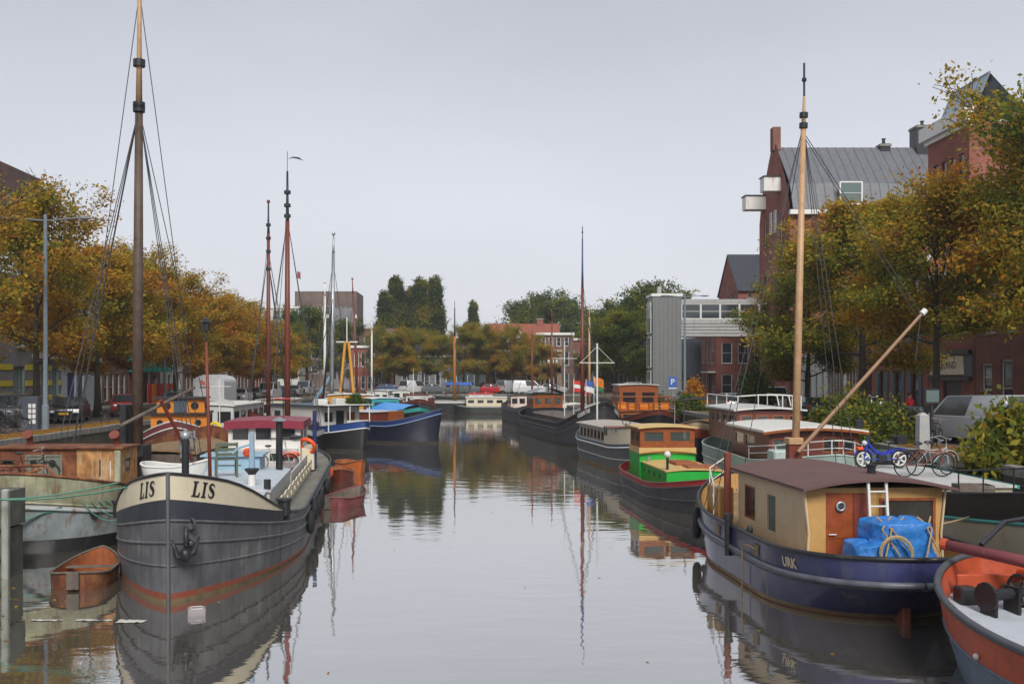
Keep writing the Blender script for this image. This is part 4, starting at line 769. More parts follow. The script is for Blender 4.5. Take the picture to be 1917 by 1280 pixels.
# green tug
GT = mat('bright_green_paint', (.02,.40,.05), .4, var=.06); TY = mat('tan_yellow_paint', (.58,.40,.15), .5, var=.1, dirt=(.4,.26,.1), amt=.2); TH = mat('tug_dark_hull', (.045,.045,.05), .5, var=.2, dirt=(.11,.10,.095), amt=.4, streak=.8)
gt = boat('tug', 'small tug with bright green cabin and varnished wooden wheelhouse', (8.2, 33.7), math.pi + .05, 12.0); gt.location.z = -.14
h6 = standard_hull(gt, 12.0, 3.3, TH, REDP, deckm=mat('red_brown_deck',(.2,.07,.045),.7), bul=.16, mid=.78, bow=.55, stern=.2, bootm=UT, bootz=.1, strakes=((.55,.05),), strm=TH, wlb=.3, over=.5, Lb=.4, Ls=.3, railm=BROWNP)
for k in range(4): p = h6.pt(5.2+.75*k,-1,.5); portholes(gt, [(p, V(-1,0,.0))], .06, YELLOW)
cabin(gt, -1.05, 1.05, -1.6, 2.6, .75, 1.42, GT, [('r',.3+.9*k,.5+.9*k,.3,.5) for k in range(4)] + [('l',.3+.9*k,.5+.9*k,.3,.5) for k in range(4)], BLACK, name='trunk_cabin')
camber_roof(gt,-1.1,1.1,-1.65,2.65,1.45,.07,TY,.05,'trunk_roof'); MB().bbox(-.5,.35,-.2,1.2,1.5,1.62).obj('hatch', OW, gt); MB().bbox(-.9,.2,1.5,2.4,1.5,1.6).obj('hatch', OW, gt)
cabin(gt, -1.15, 1.15, -3.6, -1.61, .7, 1.75, GT, (), name='lower_wheelhouse'); MB().box(-1.17,1.17,-3.62,-1.585,1.755,1.99).obj('tan_band', TY, gt)
MB().grid(lambda u, v: V(lerp(-1.2,1.2,u), -1.58+.12*v, 1.76+.10*(1-(2*u-1)**2)-.02*v), 10, 1).obj('trim', WOOD, gt)
cabin(gt, -1.12, 1.12, -3.58, -1.64, 1.99, 2.78, WOOD, [('f',.13,1.0,.22,.68),('f',1.2,2.1,.22,.68),('r',.15,.85,.2,.66),('r',1.05,1.8,.2,.66),('l',.15,.85,.2,.66),('l',1.05,1.8,.2,.66)], WOOD, CLEAR, name='wheelhouse'); camber_roof(gt,-1.22,1.22,-3.75,-1.5,2.82,.07,TY,.06,'wheelhouse_roof')
MB().cyl((-.95,2.9,.95),(-.95,2.9,1.15),.1).obj('capstan', DARK, gt); MB().ball((.95,2.3,2.02),.13,12,8).obj('deck_light', WHITE, gt, smooth='all'); MB().cyl((.95,2.3,1.4),(.95,2.3,1.92),.05).obj('light_post', DARK, gt)
MB().cyl((0,-1.0,1.52),(0,-1.0,1.6),.07).obj('vent', STEEL, gt); MB().cyl((.85,-1.3,1.5),(.85,-1.3,1.66),.07).obj('vent', STEEL, gt); h6.tyre(10.2,-1,.55,.3,.1)
# cruiser with brown window bands behind URK
CB = mat('brown_window_band', (.13,.035,.025), .4, var=.15); LG = mat('pale_green_paint', (.42,.52,.47), .5, dirt=(.3,.35,.3), amt=.2)
cr, h7 = gboat('cruiser', 'motor cruiser with white roof and long brown window bands ahead of the blue houseboat', (12.0, 33.6), math.pi - .02, 15, 3.9, WHITE, LG, deckm=SIDE, bul=.45, mid=1.2, bow=.5, stern=.3, railm=LG, wlb=.3, Lb=.3)
cabin(cr, -1.6, 1.6, -.6, 5.0, 1.1, 2.78, CB, [('f',.12,.75,.95,1.45,None,WOOD,CLEAR),('f',.85,1.2,.85,1.45,None,WOOD,GLASSG),('f',1.9,2.5,.95,1.5,None,WOOD,GLASS2),('f',2.6,3.05,.95,1.5,None,WOOD,GLASS2),('r',.5,1.9,.95,1.45),('r',2.2,3.6,.95,1.45),('l',.5,1.9,.95,1.45)], WOOD, name='saloon')
camber_roof(cr,-1.85,1.85,-.8,5.25,2.84,.15,WHITE,.09,'saloon_roof',12); camber_roof(cr,-1.87,1.87,5.2,5.28,2.78,.15,WOOD,.09,'roof_fascia',12)
cabin(cr, -1.35, 1.35, -6.4, -.9, 2.0, 3.32, CB, [('f',.15+.66*k,.65+.66*k,.7,1.15) for k in range(4)] + [('r',.5+1.2*k,1.4+1.2*k,.7,1.15) for k in range(4)] + [('l',.5+1.2*k,1.4+1.2*k,.7,1.15) for k in range(4)], WOOD, name='wheelhouse'); camber_roof(cr,-1.5,1.5,-6.6,-.7,3.38,.1,GREYW,.07,'wheelhouse_roof',10)
railing(cr, [(1.4,-6.5,3.42),(1.4,-4.5,3.42),(1.4,-2.5,3.42),(1.3,-.9,3.42),(.5,-.75,3.48),(-.5,-.75,3.48),(-1.3,-.9,3.42),(-1.4,-2.5,3.42),(-1.4,-6.5,3.42)], .5, WHITE, r=.022, mids=0, name='roof_rail')
for x in (-1.2,-.7): MB().tube([(x,-2,3.5),(x,-2.3,3.9),(x,-3.0,3.95)],.022).obj('roof_hoop', WHITE, cr)
railing(cr, [h7.pt(a,sd,h7.zd(a)+.45) for a, sd in ((11,1),(13,1),(14.3,1),(14.9,1),(14.9,-1),(14.3,-1),(13,-1))], .5, WHITE, r=.02)
MB().bbox(1.0,1.75,5.3,6.2,1.1,2.2,.05).obj('bow_locker', LG, cr); MB().lathe([(.14,0),(.14,.22),(.17,.24),(.02,.34)],(-1.75,4.6,2.9),8).obj('lantern', DARK, cr)
# boat with red name band
JB = mat('cream_bulwark', (.55,.45,.27), .55, var=.1, dirt=(.38,.28,.15), amt=.25)
jl = boat('sailing_barge', 'black barge with red name band and cream bulwark behind the green tug', (10.6, 48.5), math.pi - .28, 17)
h8 = Hull(jl, 17, 4.2, 1.2, 1.0, .4, Lb=.32, pb=(2.1,.7), wlb=.3, rake=.3); h8.band('hull', -.5, ('r',.82), mat('blue_black_hull',(.014,.018,.032),.35), 4); h8.band('name_band', ('r',.82), ('d',.06), mat('brick_red_paint',(.27,.05,.03),.5), 2); h8.band('bulwark', ('d',.06), ('d',.42), JB, 2); h8.band('bulwark_lining', ('d',-.2), ('d',.42), UO, 2, inset=.05); h8.strake('rail', ('d',.43), .05, GREYWOOD); h8.deck('deck', ('d',-.1), SIDE, .05)
h8.text('JAMES LAY', .26, 15.4, 1, lambda a: h8.zd(a)*.82+.18, BLACK, .008); h8.text('JAMES LAY', .26, 15.4, -1, lambda a: h8.zd(a)*.82+.18, BLACK, .008)
MB().box(-1.4,1.4,-4,4,1.1,1.9).obj('hold_coaming', BROWNP, jl); camber_roof(jl,-1.45,1.45,-4,4,1.95,.12,BROWNP,.06,'hatch_cover')
blob((0,5.6,1.3),(.7,.5,.5),4).obj('deck_cover', TARP, jl, smooth='all'); MB().tube([(-.9,4.8,1.35),(-.9,4.8,3.4)],.035).obj('post', GREYWOOD, jl)
aw = MB().grid(lambda u, v: V(lerp(-2.2,1.7,u), lerp(-3.2,3.6,v), 3.55 - .3*(2*u-1)**2*.6 - .10*math.sin(3*v)), 12, 8).obj('awning', mat('black_awning',(.02,.017,.018),.8), jl)
for x, y in ((-2.0,3.4),(1.5,3.4),(-2.0,-3),(1.5,-3)): MB().tube([(x,y,1.3),(x,y,3.4)],.03).obj('awning_pole', STEEL, jl)
# passenger boat with tan roof, counter stern towards the camera
PG = mat('mid_grey_hull', (.105,.11,.115), .5, var=.15, dirt=(.07,.07,.07), amt=.3, streak=.7); TAN = mat('tan_canvas_roof', (.40,.36,.31), .8, var=.06); SB = mat('slate_blue_paint', (.06,.085,.11), .45)
pb, h9 = gboat('passenger_boat', 'grey passenger boat with tan roof and cream stern behind the green tug', (7.2, 63.0), .13, 15.5, 3.9, PG, SB, bul=.12, mid=1.15, bow=.35, stern=.35, bootm=UT, strakes=((.5,.02),), railm=PG, strm=WHITE, over=1.3, wls=.5, Ls=.3, Lb=.34)
h9.band('stern_bulwark', ('d',.12), ('d',.95), CREAM, 2, s1=5.2); h9.strake('stern_rail', ('d',.97), .06, WOOD, s1=5.2)
for a in (4.4,4.75): p = h9.pt(a,-1,1.95,-.02); MB().bx(p, V(0,1,0), V(-1,0,0), -.05,.05,-.01,.02,-.22,.2).obj('slot_window', BLACK, pb)
portholes(pb, [(h9.pt(2.9,-1,2.1,-.01), V(-.9,-.3,0).normalized())], .09)
cabin(pb, -1.5, 1.5, -2.4, 4.6, 1.0, 2.0, GREYW, [(f,.25+.8*k,.85+.8*k,.3,.8,None,WOOD) for f in 'lr' for k in range(8)], WOOD, name='saloon'); camber_roof(pb,-1.65,1.65,-2.6,4.8,2.04,.14,TAN,.08,'saloon_roof',10)
MB().tube([(-.9,-3.2,1.9),(-.9,-3.2,2.35)],.03).obj('helm_post', DARK, pb); MB().torus((-.9,-3.3,2.45),.22,.02,(0,1,.3),16,5).obj('steering_wheel', DARK, pb)
cm_ = MB().tube([(.15,6.9,1.3),(.15,6.9,6.75)],.055,8).obj('cross_mast', WHITE, pb)
MB().tube([(-.95,6.9,5.55),(1.25,6.9,5.55)],.03).obj('yard', WHITE, cm_)
for x in (-.9,1.2): stay(cm_, (x,6.9,5.55), (.15,6.9,6.55), .014, WHITE)
# GEERTJE and others on the right
DG = mat('dark_grey_barge_hull', (.05,.05,.053), .5, var=.2, dirt=(.09,.09,.09), amt=.3, streak=.8)
ge, h10 = gboat('sailing_barge', 'dark grey barge with black bow, brown wheelhouse and tall dark mast with blue top', (8.5, 66.5), math.pi + .14, 23, 4.4, DG, BLACK, bul=.35, mid=1.1, bow=1.6, stern=.5, deckm=SIDE, railm=DG, Ls=.22, Lb=.22,
    cabins=[(-1.3,1.3,-9.2,-6.2,1.0,2.0,mat('slate_grey_paint',(.05,.06,.068),.5),DARK,(0,0)), (-1.25,1.25,-9.1,-6.3,2.0,3.2,WOOD,DARK,(3,3),WOOD,(.3,.8),CLEAR)], hold=(1.5,-5.2,6.5,1.0,1.7,GREYWOOD),
    masts=[dict(x=-.1,y=5.0,z0=1.2,z1=14.6,r=.15,m=BROWNP,tipm=mat('blue_mast_top',(.03,.06,.2),.5),tip=.26,stays=rig(5.0,1.6,4.2,.72,10.5),vane='spike',sr=.014)])
h10.text('GEERTJE', .34, 21.8, -1, ('d',.14), WHITE, .012); h10.text('GEERTJE', .34, 21.8, 1, ('d',.14), WHITE, .012)
MB().grid(lambda u, v: V(lerp(-1.45,1.45,u), lerp(-9.35,-6.1,v), 3.28+.42*(1-(2*u-1)**2)), 12, 2).obj('barrel_roof', mat('grey_roof',(.2,.21,.22),.5), ge)
MB().tube([(1.1,4.5,1.2),(1.1,4.5,7.2)],.04).obj('signal_mast', WHITE, ge); MB().tube([(.2,4.5,6.0),(2.0,4.5,6.0)],.025).obj('yard', WHITE, ge)
def flag(label, p, w, hgt, cols, pole=None, r=.3):
    t = thing('flag', label, 'flag', p); n = len(cols)
    for i, m in enumerate(cols):
        MB().grid(lambda u, v: V(w*u, .08*math.sin(u*7+v)*u, -hgt*(i+v)/n - r*u*u*w), 8, 2).obj('stripe', m, t)
    if pole: MB().tube([(0,0,.1),(0,0,-pole)],.025).obj('flagpole', WHITE, t)
    return t
RED = mat('red_cloth',(.55,.04,.03),.8); WHC = mat('white_cloth',(.7,.7,.68),.8); BLC = mat('blue_cloth',(.05,.12,.4),.8); ORC = mat('orange_cloth',(.75,.22,.01),.8)
flag('red and white flag flying over the dark barge', W(1074,712,73), 1.1, .8, [RED,WHC,RED], 3.2); flag('pale blue flag beside the red and white flag', W(1097,712,72), .6, .8, [BLC,WHC], 3.0)
flag('orange and green flag right of the pale blue flag', W(1112,706,78), .75, 1.0, [ORC,ORC,mat('green_cloth',(.04,.2,.1),.8)], 4.0); flag('small red pennant low on the left bank', W(556,508,66), .22, .45, [mat('pink_cloth',(.4,.12,.14),.8)])
gboat('barge', 'grey barge beyond the dark barge with orange deck cover', (6.4, 93), math.pi + .1, 19, 4.2, DG, PG, bul=.3, mid=1.3, bow=.7, deckm=ORC, cabins=[(-1.2,1.2,-8,-5,1.1,2.6,GREYW,DARK,(3,3),DARK)], masts=[dict(x=.2,y=3,z0=1.2,z1=9.5,r=.1,m=BROWNP,sr=.012,stays=rig(3,1.6,4))])
wb, _ = gboat('houseboat', 'brown wooden houseboat with tall wheelhouse and orange deck crates', (12.6, 69.5), math.pi, 17, 4.3, BLACK, BROWNP, bul=.3, mid=1.3, bow=.8, cabins=[(-1.7,1.3,-5.5,-1.5,1.2,4.0,WOOD,GREYW,(3,2),WOOD,(.5,.82)), (-1.9,1.9,-1.4,3.0,1.2,2.1,WOOD,WOOD,(4,3),WOOD)])
railing(wb, [(x,y,2.2) for x, y in ((-1.9,-1.2),(-1.9,0),(-1.9,1.5),(-1.9,3.0),(-.6,3.0),(.7,3.0),(1.9,3.0),(1.9,1.5),(1.9,-1.2))], 1.0, WOOD, r=.05, mids=1)
for i, (x, y) in enumerate(((-1.5,2.4),(-.7,2.5),(.1,2.4),(.9,2.5),(1.5,1.2))):
    c = thing('crate', 'orange plastic crate on the brown houseboat, %s from its bow rail corner' % ('first','second','third','fourth','fifth')[i], 'crate', wp(wb,(x,y,2.25)), R.uniform(-.2,.2), 'orange crates on the brown houseboat')
    OC = mat('orange_crate',(.75,.22,.02),.5); MB().box(-.3,.3,-.2,.2,0,.05).obj('bottom', OC, c)
    for a in ((-.3,.3,-.2,-.17),(-.3,.3,.17,.2),(-.3,-.27,-.17,.17),(.27,.3,-.17,.17)): MB().box(*a,.05,.5).obj('side_panel', OC, c)
gboat('barge', 'black sailing barge with furled sails left of the brown houseboat', (11.0, 90), math.pi+.05, 17, 4, BLACK, WHITE, mid=1.2, bow=.9, hold=(1.3,-3,5,1.2,1.7,GREYWOOD), masts=[dict(x=0,y=3,z0=1.2,z1=11.5,r=.12,m=PINE,stays=rig(3,1.6,4),sr=.014)])
gboat('barge', 'dark low barge at the far right bank before the canal end', (9.0, 114), math.pi, 17, 4, BLACK, CREAM, mid=1.2, bow=.7, cabins=[(-1.2,1.2,-6,-2,1.2,2.5,CREAM,WHITE,(3,2))], masts=[dict(x=0,y=3,z0=1.2,z1=12.5,r=.13,m=BROWNP,stays=rig(3,1.6,4),sr=.016)])
# ------------------------------------------------------------------ left bank boats behind LIS
OG = mat('orange_house_paint', (.58,.20,.02), .5, var=.1, dirt=(.3,.1,.03), amt=.3, streak=.8); MH = mat('maroon_brown_hull', (.14,.045,.035), .6, var=.25, dirt=(.24,.13,.09), amt=.4, streak=.6)
ot, h11 = gboat('tug', 'rusty maroon tug with orange two-tier deckhouse beside the tallest mast', (-14.4, 48.6), math.pi + .22, 13, 4.2, MH, MAROON, bul=.3, mid=1.3, bow=1.0, stern=.3, railm=WHITE, Lb=.35, bootm=MH)
cabin(ot, -1.35, 1.45, -1.5, 2.6, 1.2, 2.75, OG, (), name='deckhouse'); portholes(ot, [((x,2.61,2.35),V(0,1,0)) for x in (-.9,.1,1.0)] + [((-1.36,y,2.3),V(-1,0,0)) for y in (0,1.2)], .13, BLACK)
MB().box(-1.55,1.65,-1.7,2.8,2.76,2.83).obj('boat_deck', DARK, ot); cabin(ot, -1.2, 1.2, -1.0, 2.0, 2.84, 3.55, OG, (), name='wheelhouse'); portholes(ot, [((x,2.01,3.2),V(0,1,0)) for x in (-.7,.7)] + [((-1.21,.5,3.2),V(-1,0,0))], .17, BLACK); MB().box(-1.4,1.4,-1.2,2.2,3.56,3.63).obj('wheelhouse_roof', DARK, ot); MB().bbox(-.3,.35,2.02,2.06,2.86,3.55).obj('grey_panel', SB, ot)
MB().torus((-1.75,2.7,2.0),.32,.08,(.5,1,0),16,6).obj('yellow_fender', mat('yellow_plastic',(.75,.55,.02),.5), ot); MB().bbox(.3,1.3,3.2,4.2,1.4,1.75).obj('yellow_locker', mat('yellow_paint',(.6,.35,.02),.5), ot); MB().ball((-2.0,3.4,1.7),(.25,.3,.35)).obj('fender', WHITE, ot)
wv, h12 = gboat('motor_boat', 'white motor boat with blue bulwark and square windows beyond the grey barge', (-6.9, 63.6), math.pi + .7, 12.5, 3.9, BLACK, mat('royal_blue_paint',(.02,.06,.22),.4), bul=.4, mid=1.0, bow=.5, stern=.3, railm=NAVY, strm=WHITE, strakes=(), Lb=.35)
cabin(wv, -1.45, 1.45, -3.2, 3.4, 1.0, 2.75, WHITE, [('f',.2,.9,.75,1.45),('f',1.9,2.6,.75,1.45,None,WHITE,WOOD),('l',.4,1.25,.75,1.45),('l',1.7,2.5,.7,1.5,None,WOOD,WOOD),('l',3.2,4.4,.75,1.45),('r',.4,1.4,.75,1.45),('f',1.1,1.7,.1,1.5,None,DARK,DARK)], GREYW, name='cabin'); MB().box(-1.6,1.6,-3.4,3.6,2.76,2.86).obj('cabin_roof', SB, wv); MB().box(-1.7,1.8,3.0,4.6,2.87,2.91).obj('foredeck_roof', WHITE, wv)
for x, y in ((-1.2,1.5),(.6,2.2)): MB().bbox(x,x+.7,y,y+.6,2.87,3.25).obj('roof_box', WHITE, wv)
for x in (-1.5,0,1.6): MB().tube([(x,4.5,1.2),(x,4.5,2.87)],.04).obj('canopy_post', WHITE, wv)
MB().box(-1.4,.2,4.45,4.5,1.3,1.9).obj('screen', WHITE, wv); MB().lathe([(.2,0),(.24,.5),(.15,.8),(.05,.85)],(-.9,4.0,1.0)).obj('stove_barrel', DARK, wv)
db, h13 = gboat('barge', 'navy barge with white-framed red deckhouse pointing into the canal', (WX(826,72), 71.5), math.pi + 1.0, 13, 4, mat('black_blue_hull',(.012,.014,.028),.35), NAVY, bul=.3, mid=1.2, bow=.9, stern=.3, railm=SB, strm=mat('light_blue_trim',(.2,.28,.42),.5), strakes=())
cabin(db, -1.4, 1.4, -4.5, 1.5, 1.1, 2.1, BROWNP, [(f,.5+1.5*k,1.6+1.5*k,.3,.8) for f in 'lr' for k in range(3)], WHITE, name='deckhouse'); MB().box(-1.5,1.5,-4.6,1.6,2.11,2.18).obj('deckhouse_roof', GREYW, db); MB().bbox(-.5,.5,2.2,2.9,1.2,2.2).obj('companionway', WOOD, db)
gboat('sailing_barge', 'sailing barge with tall red-brown mast, black tip and wind vane', (-11.45, 56.5), math.pi, 17, 3.8, BLACK, WHITE, bul=.35, mid=1.1, bow=.9, hold=(1.4,-3.5,4,1.0,1.75,GREYWOOD), masts=[dict(x=.0,y=3.2,z0=1.2,z1=17.2,r=.19,m=BROWNP,tipm=BLACK,tip=.19,bands=(.83,.87,.92),stays=rig(3.2,1.6,3.8,.82,8),sr=.02,vane='flag')])
gboat('sailing_barge', 'sailing barge with brown knobbed mast next to the taller vane mast', (-15.3, 67), math.pi, 17, 3.8, GREYWOOD, BROWNP, mid=1.2, bow=.9, cabins=[(-1.3,1.3,-6,-1.5,1.1,2.9,CREAM,GREYW,(3,3),DARK)], masts=[dict(x=.1,y=0,z0=1.2,z1=17.6,r=.17,m=BROWNP,tipm=DARK,tip=.14,bands=(.7,.78,.84,.9),stays=rig(0,1.6,3.8,.78,7),sr=.02,vane='ball')])
b_, _ = gboat('houseboat', 'flat white-roofed houseboat right behind the orange tug', (-16.6, 61), math.pi, 12, 4, PG, GREYW, mid=1.1, bow=.3, cabins=[(-1.7,1.7,-4.5,4.5,1.0,2.9,GREYW,WHITE,(5,3),DARK)])
MB().tube([(-1.8,4.6,3.1),(1.9,-3,3.4)],.06).obj('roof_spar', WHITE, b_); MB().tube([(-.9,4.7,1.2),(-.9,4.7,4.6)],.035).obj('signal_mast', WHITE, b_); MB().tube([(-1.6,4.7,4.1),(-.2,4.7,4.1)],.025).obj('yard', WHITE, b_)
BOOMR = mat('red_oxide_mast',(.32,.06,.035),.5)
specs = [ # px, Z of the mast, top y, radius, material, label, hull
 (553, 70, 500, .07, DARK, 'small dark barge with a thin leaning mast between the red-brown mast and the pale mast', BLACK, (-1.5,0)),
 (622, 84, 440, .19, STEEL, 'sailing barge with tall pale grey mast on the left bank', NAVY, (.2,0)),
 (612, 96, 530, .15, WHITE, 'barge with white mast behind the tall pale grey mast', REDP, (0,0)),
 (594, 78, 560, .10, DARK, 'dark barge with mast leaning slightly to the right', BLACK, (.9,0)),
 (676, 97, 524, .13, BROWNP, 'barge with dark brown pointed mast leaning left', BLACK, (-.6,0)),
 (691, 110, 602, .12, WHITE, 'barge with short white mast and yard near the poplars', TEAL, (0,0))]
for i, (px, Z, ty, rr, m, lab, hm, _l) in enumerate(specs):
    X = WX(px, Z); r_, hh = gboat('sailing_barge', lab, (X, Z - 5.5), math.pi + R.uniform(-.06,.06), 15, 3.7, hm, (WHITE, CREAM, SB, BROWNP, WHITE, CREAM)[i], mid=1.1, bow=.8, bul=.3, cabins=[(-1.2,1.2,-5.5,-2.2,1.0,2.5+.25*(i%3),(WOOD, WHITE, BROWNP, CREAM, OG, WHITE)[i],(DARK, WHITE, GREYW)[i%3],(3,3))],
        masts=[dict(x=0,y=2.0,z0=1.1,z1=WZ(ty,Z),r=rr,m=m,tip=.1,lean=(-lean[0],0),stays=rig(2,1.5,3.6,.86,7) if rr > .08 else (),sr=.016,vane='ball' if rr > .1 else None) for lean in [specs[i][7]]])
    if i in (1, 3): MB().tube([(-.2,1.6,2.6),(.3,-5.2,2.9)],.11,8).obj('boom', PINE if i == 3 else WHITE, r_)
    if i == 2: MB().tube([(.9,3.5,2.2),(-.9,4.0,4.9)],.16,8).obj('lowered_spar', BLUEP, r_)
yb, _ = gboat('houseboat', 'houseboat with yellow wheelhouse carrying a grinning face and a yellow A-frame mast', (WX(662,82), 76), math.pi+.1, 14, 4, BROWNP, BLACK, mid=1.2, bow=.6, cabins=[(-1.4,1.4,-.6,2.2,1.2,3.2,mat('golden_paint',(.6,.3,.05),.5),WHITE,(0,0)), (-1.6,1.6,-5,-.7,1.2,2.6,BROWNP,DARK,(4,2))])
YL = mat('golden_paint',(0,0,0))
for s_ in (-.55,.55): MB().tube([(s_,-1.2,3.3),(s_*.25,-1.2,7.6)],.12,8).obj('a_frame_leg', YL, yb)
MB().tube([(0,-1.2,7.5),(0,-1.2,9.6)],.05).obj('a_frame_top', WHITE, yb); MB().box(-.9,.9,-1.25,-1.15,7.5,7.6).obj('yard', WHITE, yb)
for x in (-.75,.35): MB().bbox(x,x+.4,2.21,2.24,2.5,2.85).obj('window', BLACK, yb)
MB().tube([(-.5,2.24,2.15),(0,2.25,1.95),(.5,2.24,2.15)],.06).obj('painted_mouth', BLACK, yb); MB().bbox(-.12,.1,2.21,2.25,2.25,2.5).obj('painted_nose', RED, yb)
blt, _ = gboat('barge', 'barge covered with a bright light-blue tarpaulin', (WX(795,92), 84), math.pi+.35, 16, 4.2, BLACK, TEAL, mid=1.2, bow=.6, cabins=[(-1.3,1.3,-6.5,-3,1.2,2.6,TEAL,WHITE,(3,2))])
LB = mat('light_blue_tarpaulin',(.06,.30,.75),.45,var=.12,bump=.4,bscale=6)
MB().grid(lambda u, v: V(lerp(-1.95,1.95,u), lerp(-2.8,6.6,v), 1.35+.95*(1-abs(2*u-1)**1.6)+.06*mnoise.noise(V(u*5,v*9,1))), 14, 24).obj('cover', LB, blt, smooth='all')
blob((0,3.0,0),(.9,.7,.9),5).obj('deck_cover', TARP, gboat('barge', 'cluttered dark barge under the poplars with a blue covered load', (WX(742,112), 106), math.pi+.2, 15, 4.2, BLACK, GREYWOOD, mid=1.2, bow=.6, cabins=[(-1.3,1.3,-5.5,-2,1.2,2.6,GREYW,DARK,(3,2))])[0], smooth='all').location.z = 1.3
gboat('barge', 'low cluttered barge with grey house moored under the poplars', (WX(790,120), 114), math.pi+.1, 15, 4.2, DG, BROWNP, mid=1.1, bow=.6, cabins=[(-1.3,1.3,-4.5,1,1.1,2.4,GREYW,BROWNP,(3,2)),(-.8,.8,2,4,1.1,2.0,CREAM,WHITE,(2,2))], masts=[dict(x=.4,y=1,z0=1,z1=5.5,r=.05,m=WHITE)])
gboat('barge', 'white-railed old barge at the far left end of the canal', (WX(812,132), 126), math.pi+.6, 15, 4.2, BROWNP, GREYW, mid=1.3, bow=.7, cabins=[(-1.3,1.3,-4.5,0,1.1,2.8,WHITE,GREYW,(3,2))])
gboat('sailing_barge', 'black sailing barge with orange mast at the canal end', (WX(838,134), 131), math.pi/2-.1, 15, 4.2, BLACK, GREYW, mid=1.2, bow=.8, masts=[dict(x=0,y=-1,z0=1.2,z1=WZ(578,133),r=.21,m=mat('orange_varnish',(.42,.15,.03),.4),tipm=DARK,tip=.3,stays=rig(-1,1.6,4,.68,6),sr=.02,vane='spike')], cabins=[(-1.2,1.2,-6,-3,1.1,2.4,WHITE,RED,(2,2))], at='mid')
gboat('cabin_cruiser', 'cream cabin cruiser lying broadside at the canal end', (WX(912,127), 127), math.pi/2, 8.5, 3.0, mat('dark_green_hull',(.03,.04,.035),.4), WHITE, mid=.8, bow=.3, stern=.1, bul=.1, cabins=[(-1.2,1.2,-3.3,2.6,.7,2.0,CREAM,WHITE,(5,2),CREAM)], at='mid')
bc, _ = gboat('barge', 'dark barge with a royal blue canopy behind the cream cruiser', (WX(905,137), 137), math.pi/2+.05, 15, 4.2, BLACK, mat('dark_green_bulwark',(.03,.05,.04),.5), mid=1.3, bow=.4, hold=(1.4,-6,0,1.2,1.8,DARK), at='mid')
MB().grid(lambda u, v: V(lerp(-1.4,1.4,u), lerp(1.6,5.2,v), 3.5+.3*(1-abs(2*u-1))), 6, 2).obj('canopy', mat('royal_blue_canvas',(.03,.12,.5),.7), bc)
for x in (-1.3,1.3):
    for y in (1.8,3.4,5.0): MB().tube([(x,y,1.3),(x,y,3.5)],.06).obj('canopy_post', GREYWOOD, bc)

# ------------------------------------------------------------------ buildings
RB1 = brick('red_brick', (.36,.085,.05), (.28,.065,.042)); RB2 = brick('dark_red_brick', (.26,.075,.05), (.2,.06,.042)); RB3 = brick('orange_brick', (.34,.13,.075), (.27,.10,.06)); GB = brick('grey_brick', (.25,.245,.255), (.21,.205,.215), (.16,.16,.165)); BB = brick('brown_brick', (.19,.11,.085), (.15,.09,.07)); YB = brick('buff_brick', (.42,.32,.19), (.36,.27,.16))
PALE = mat('pale_plaster', (.52,.53,.48), .8, var=.08, dirt=(.3,.3,.26), amt=.2, streak=.8); CONC = mat('concrete', (.36,.36,.35), .8, var=.12, dirt=(.22,.21,.2), amt=.25, streak=.8)
FW = mat('white_window_frame', (.72,.72,.69), .5, var=.03); FG = mat('green_window_frame', (.14,.26,.24), .5); SLATE = mat('dark_roof_tiles', (.04,.043,.055), .45, var=.25, scale=3); TILE = mat('red_roof_tiles', (.24,.075,.045), .75, var=.25, scale=3); ZINC = mat('zinc_sheet', (.13,.135,.15), .5, var=.15, dirt=(.10,.08,.085), amt=.3); YSTR = mat('yellow_brick_stripe', (.55,.46,.03), .7)
def row(n, w, z0, z1, ww, m=.5): g_ = (w - 2*m) / n; return [(m + g_*i + (g_-ww)/2, m + g_*i + (g_+ww)/2, z0, z1) for i in range(n)]
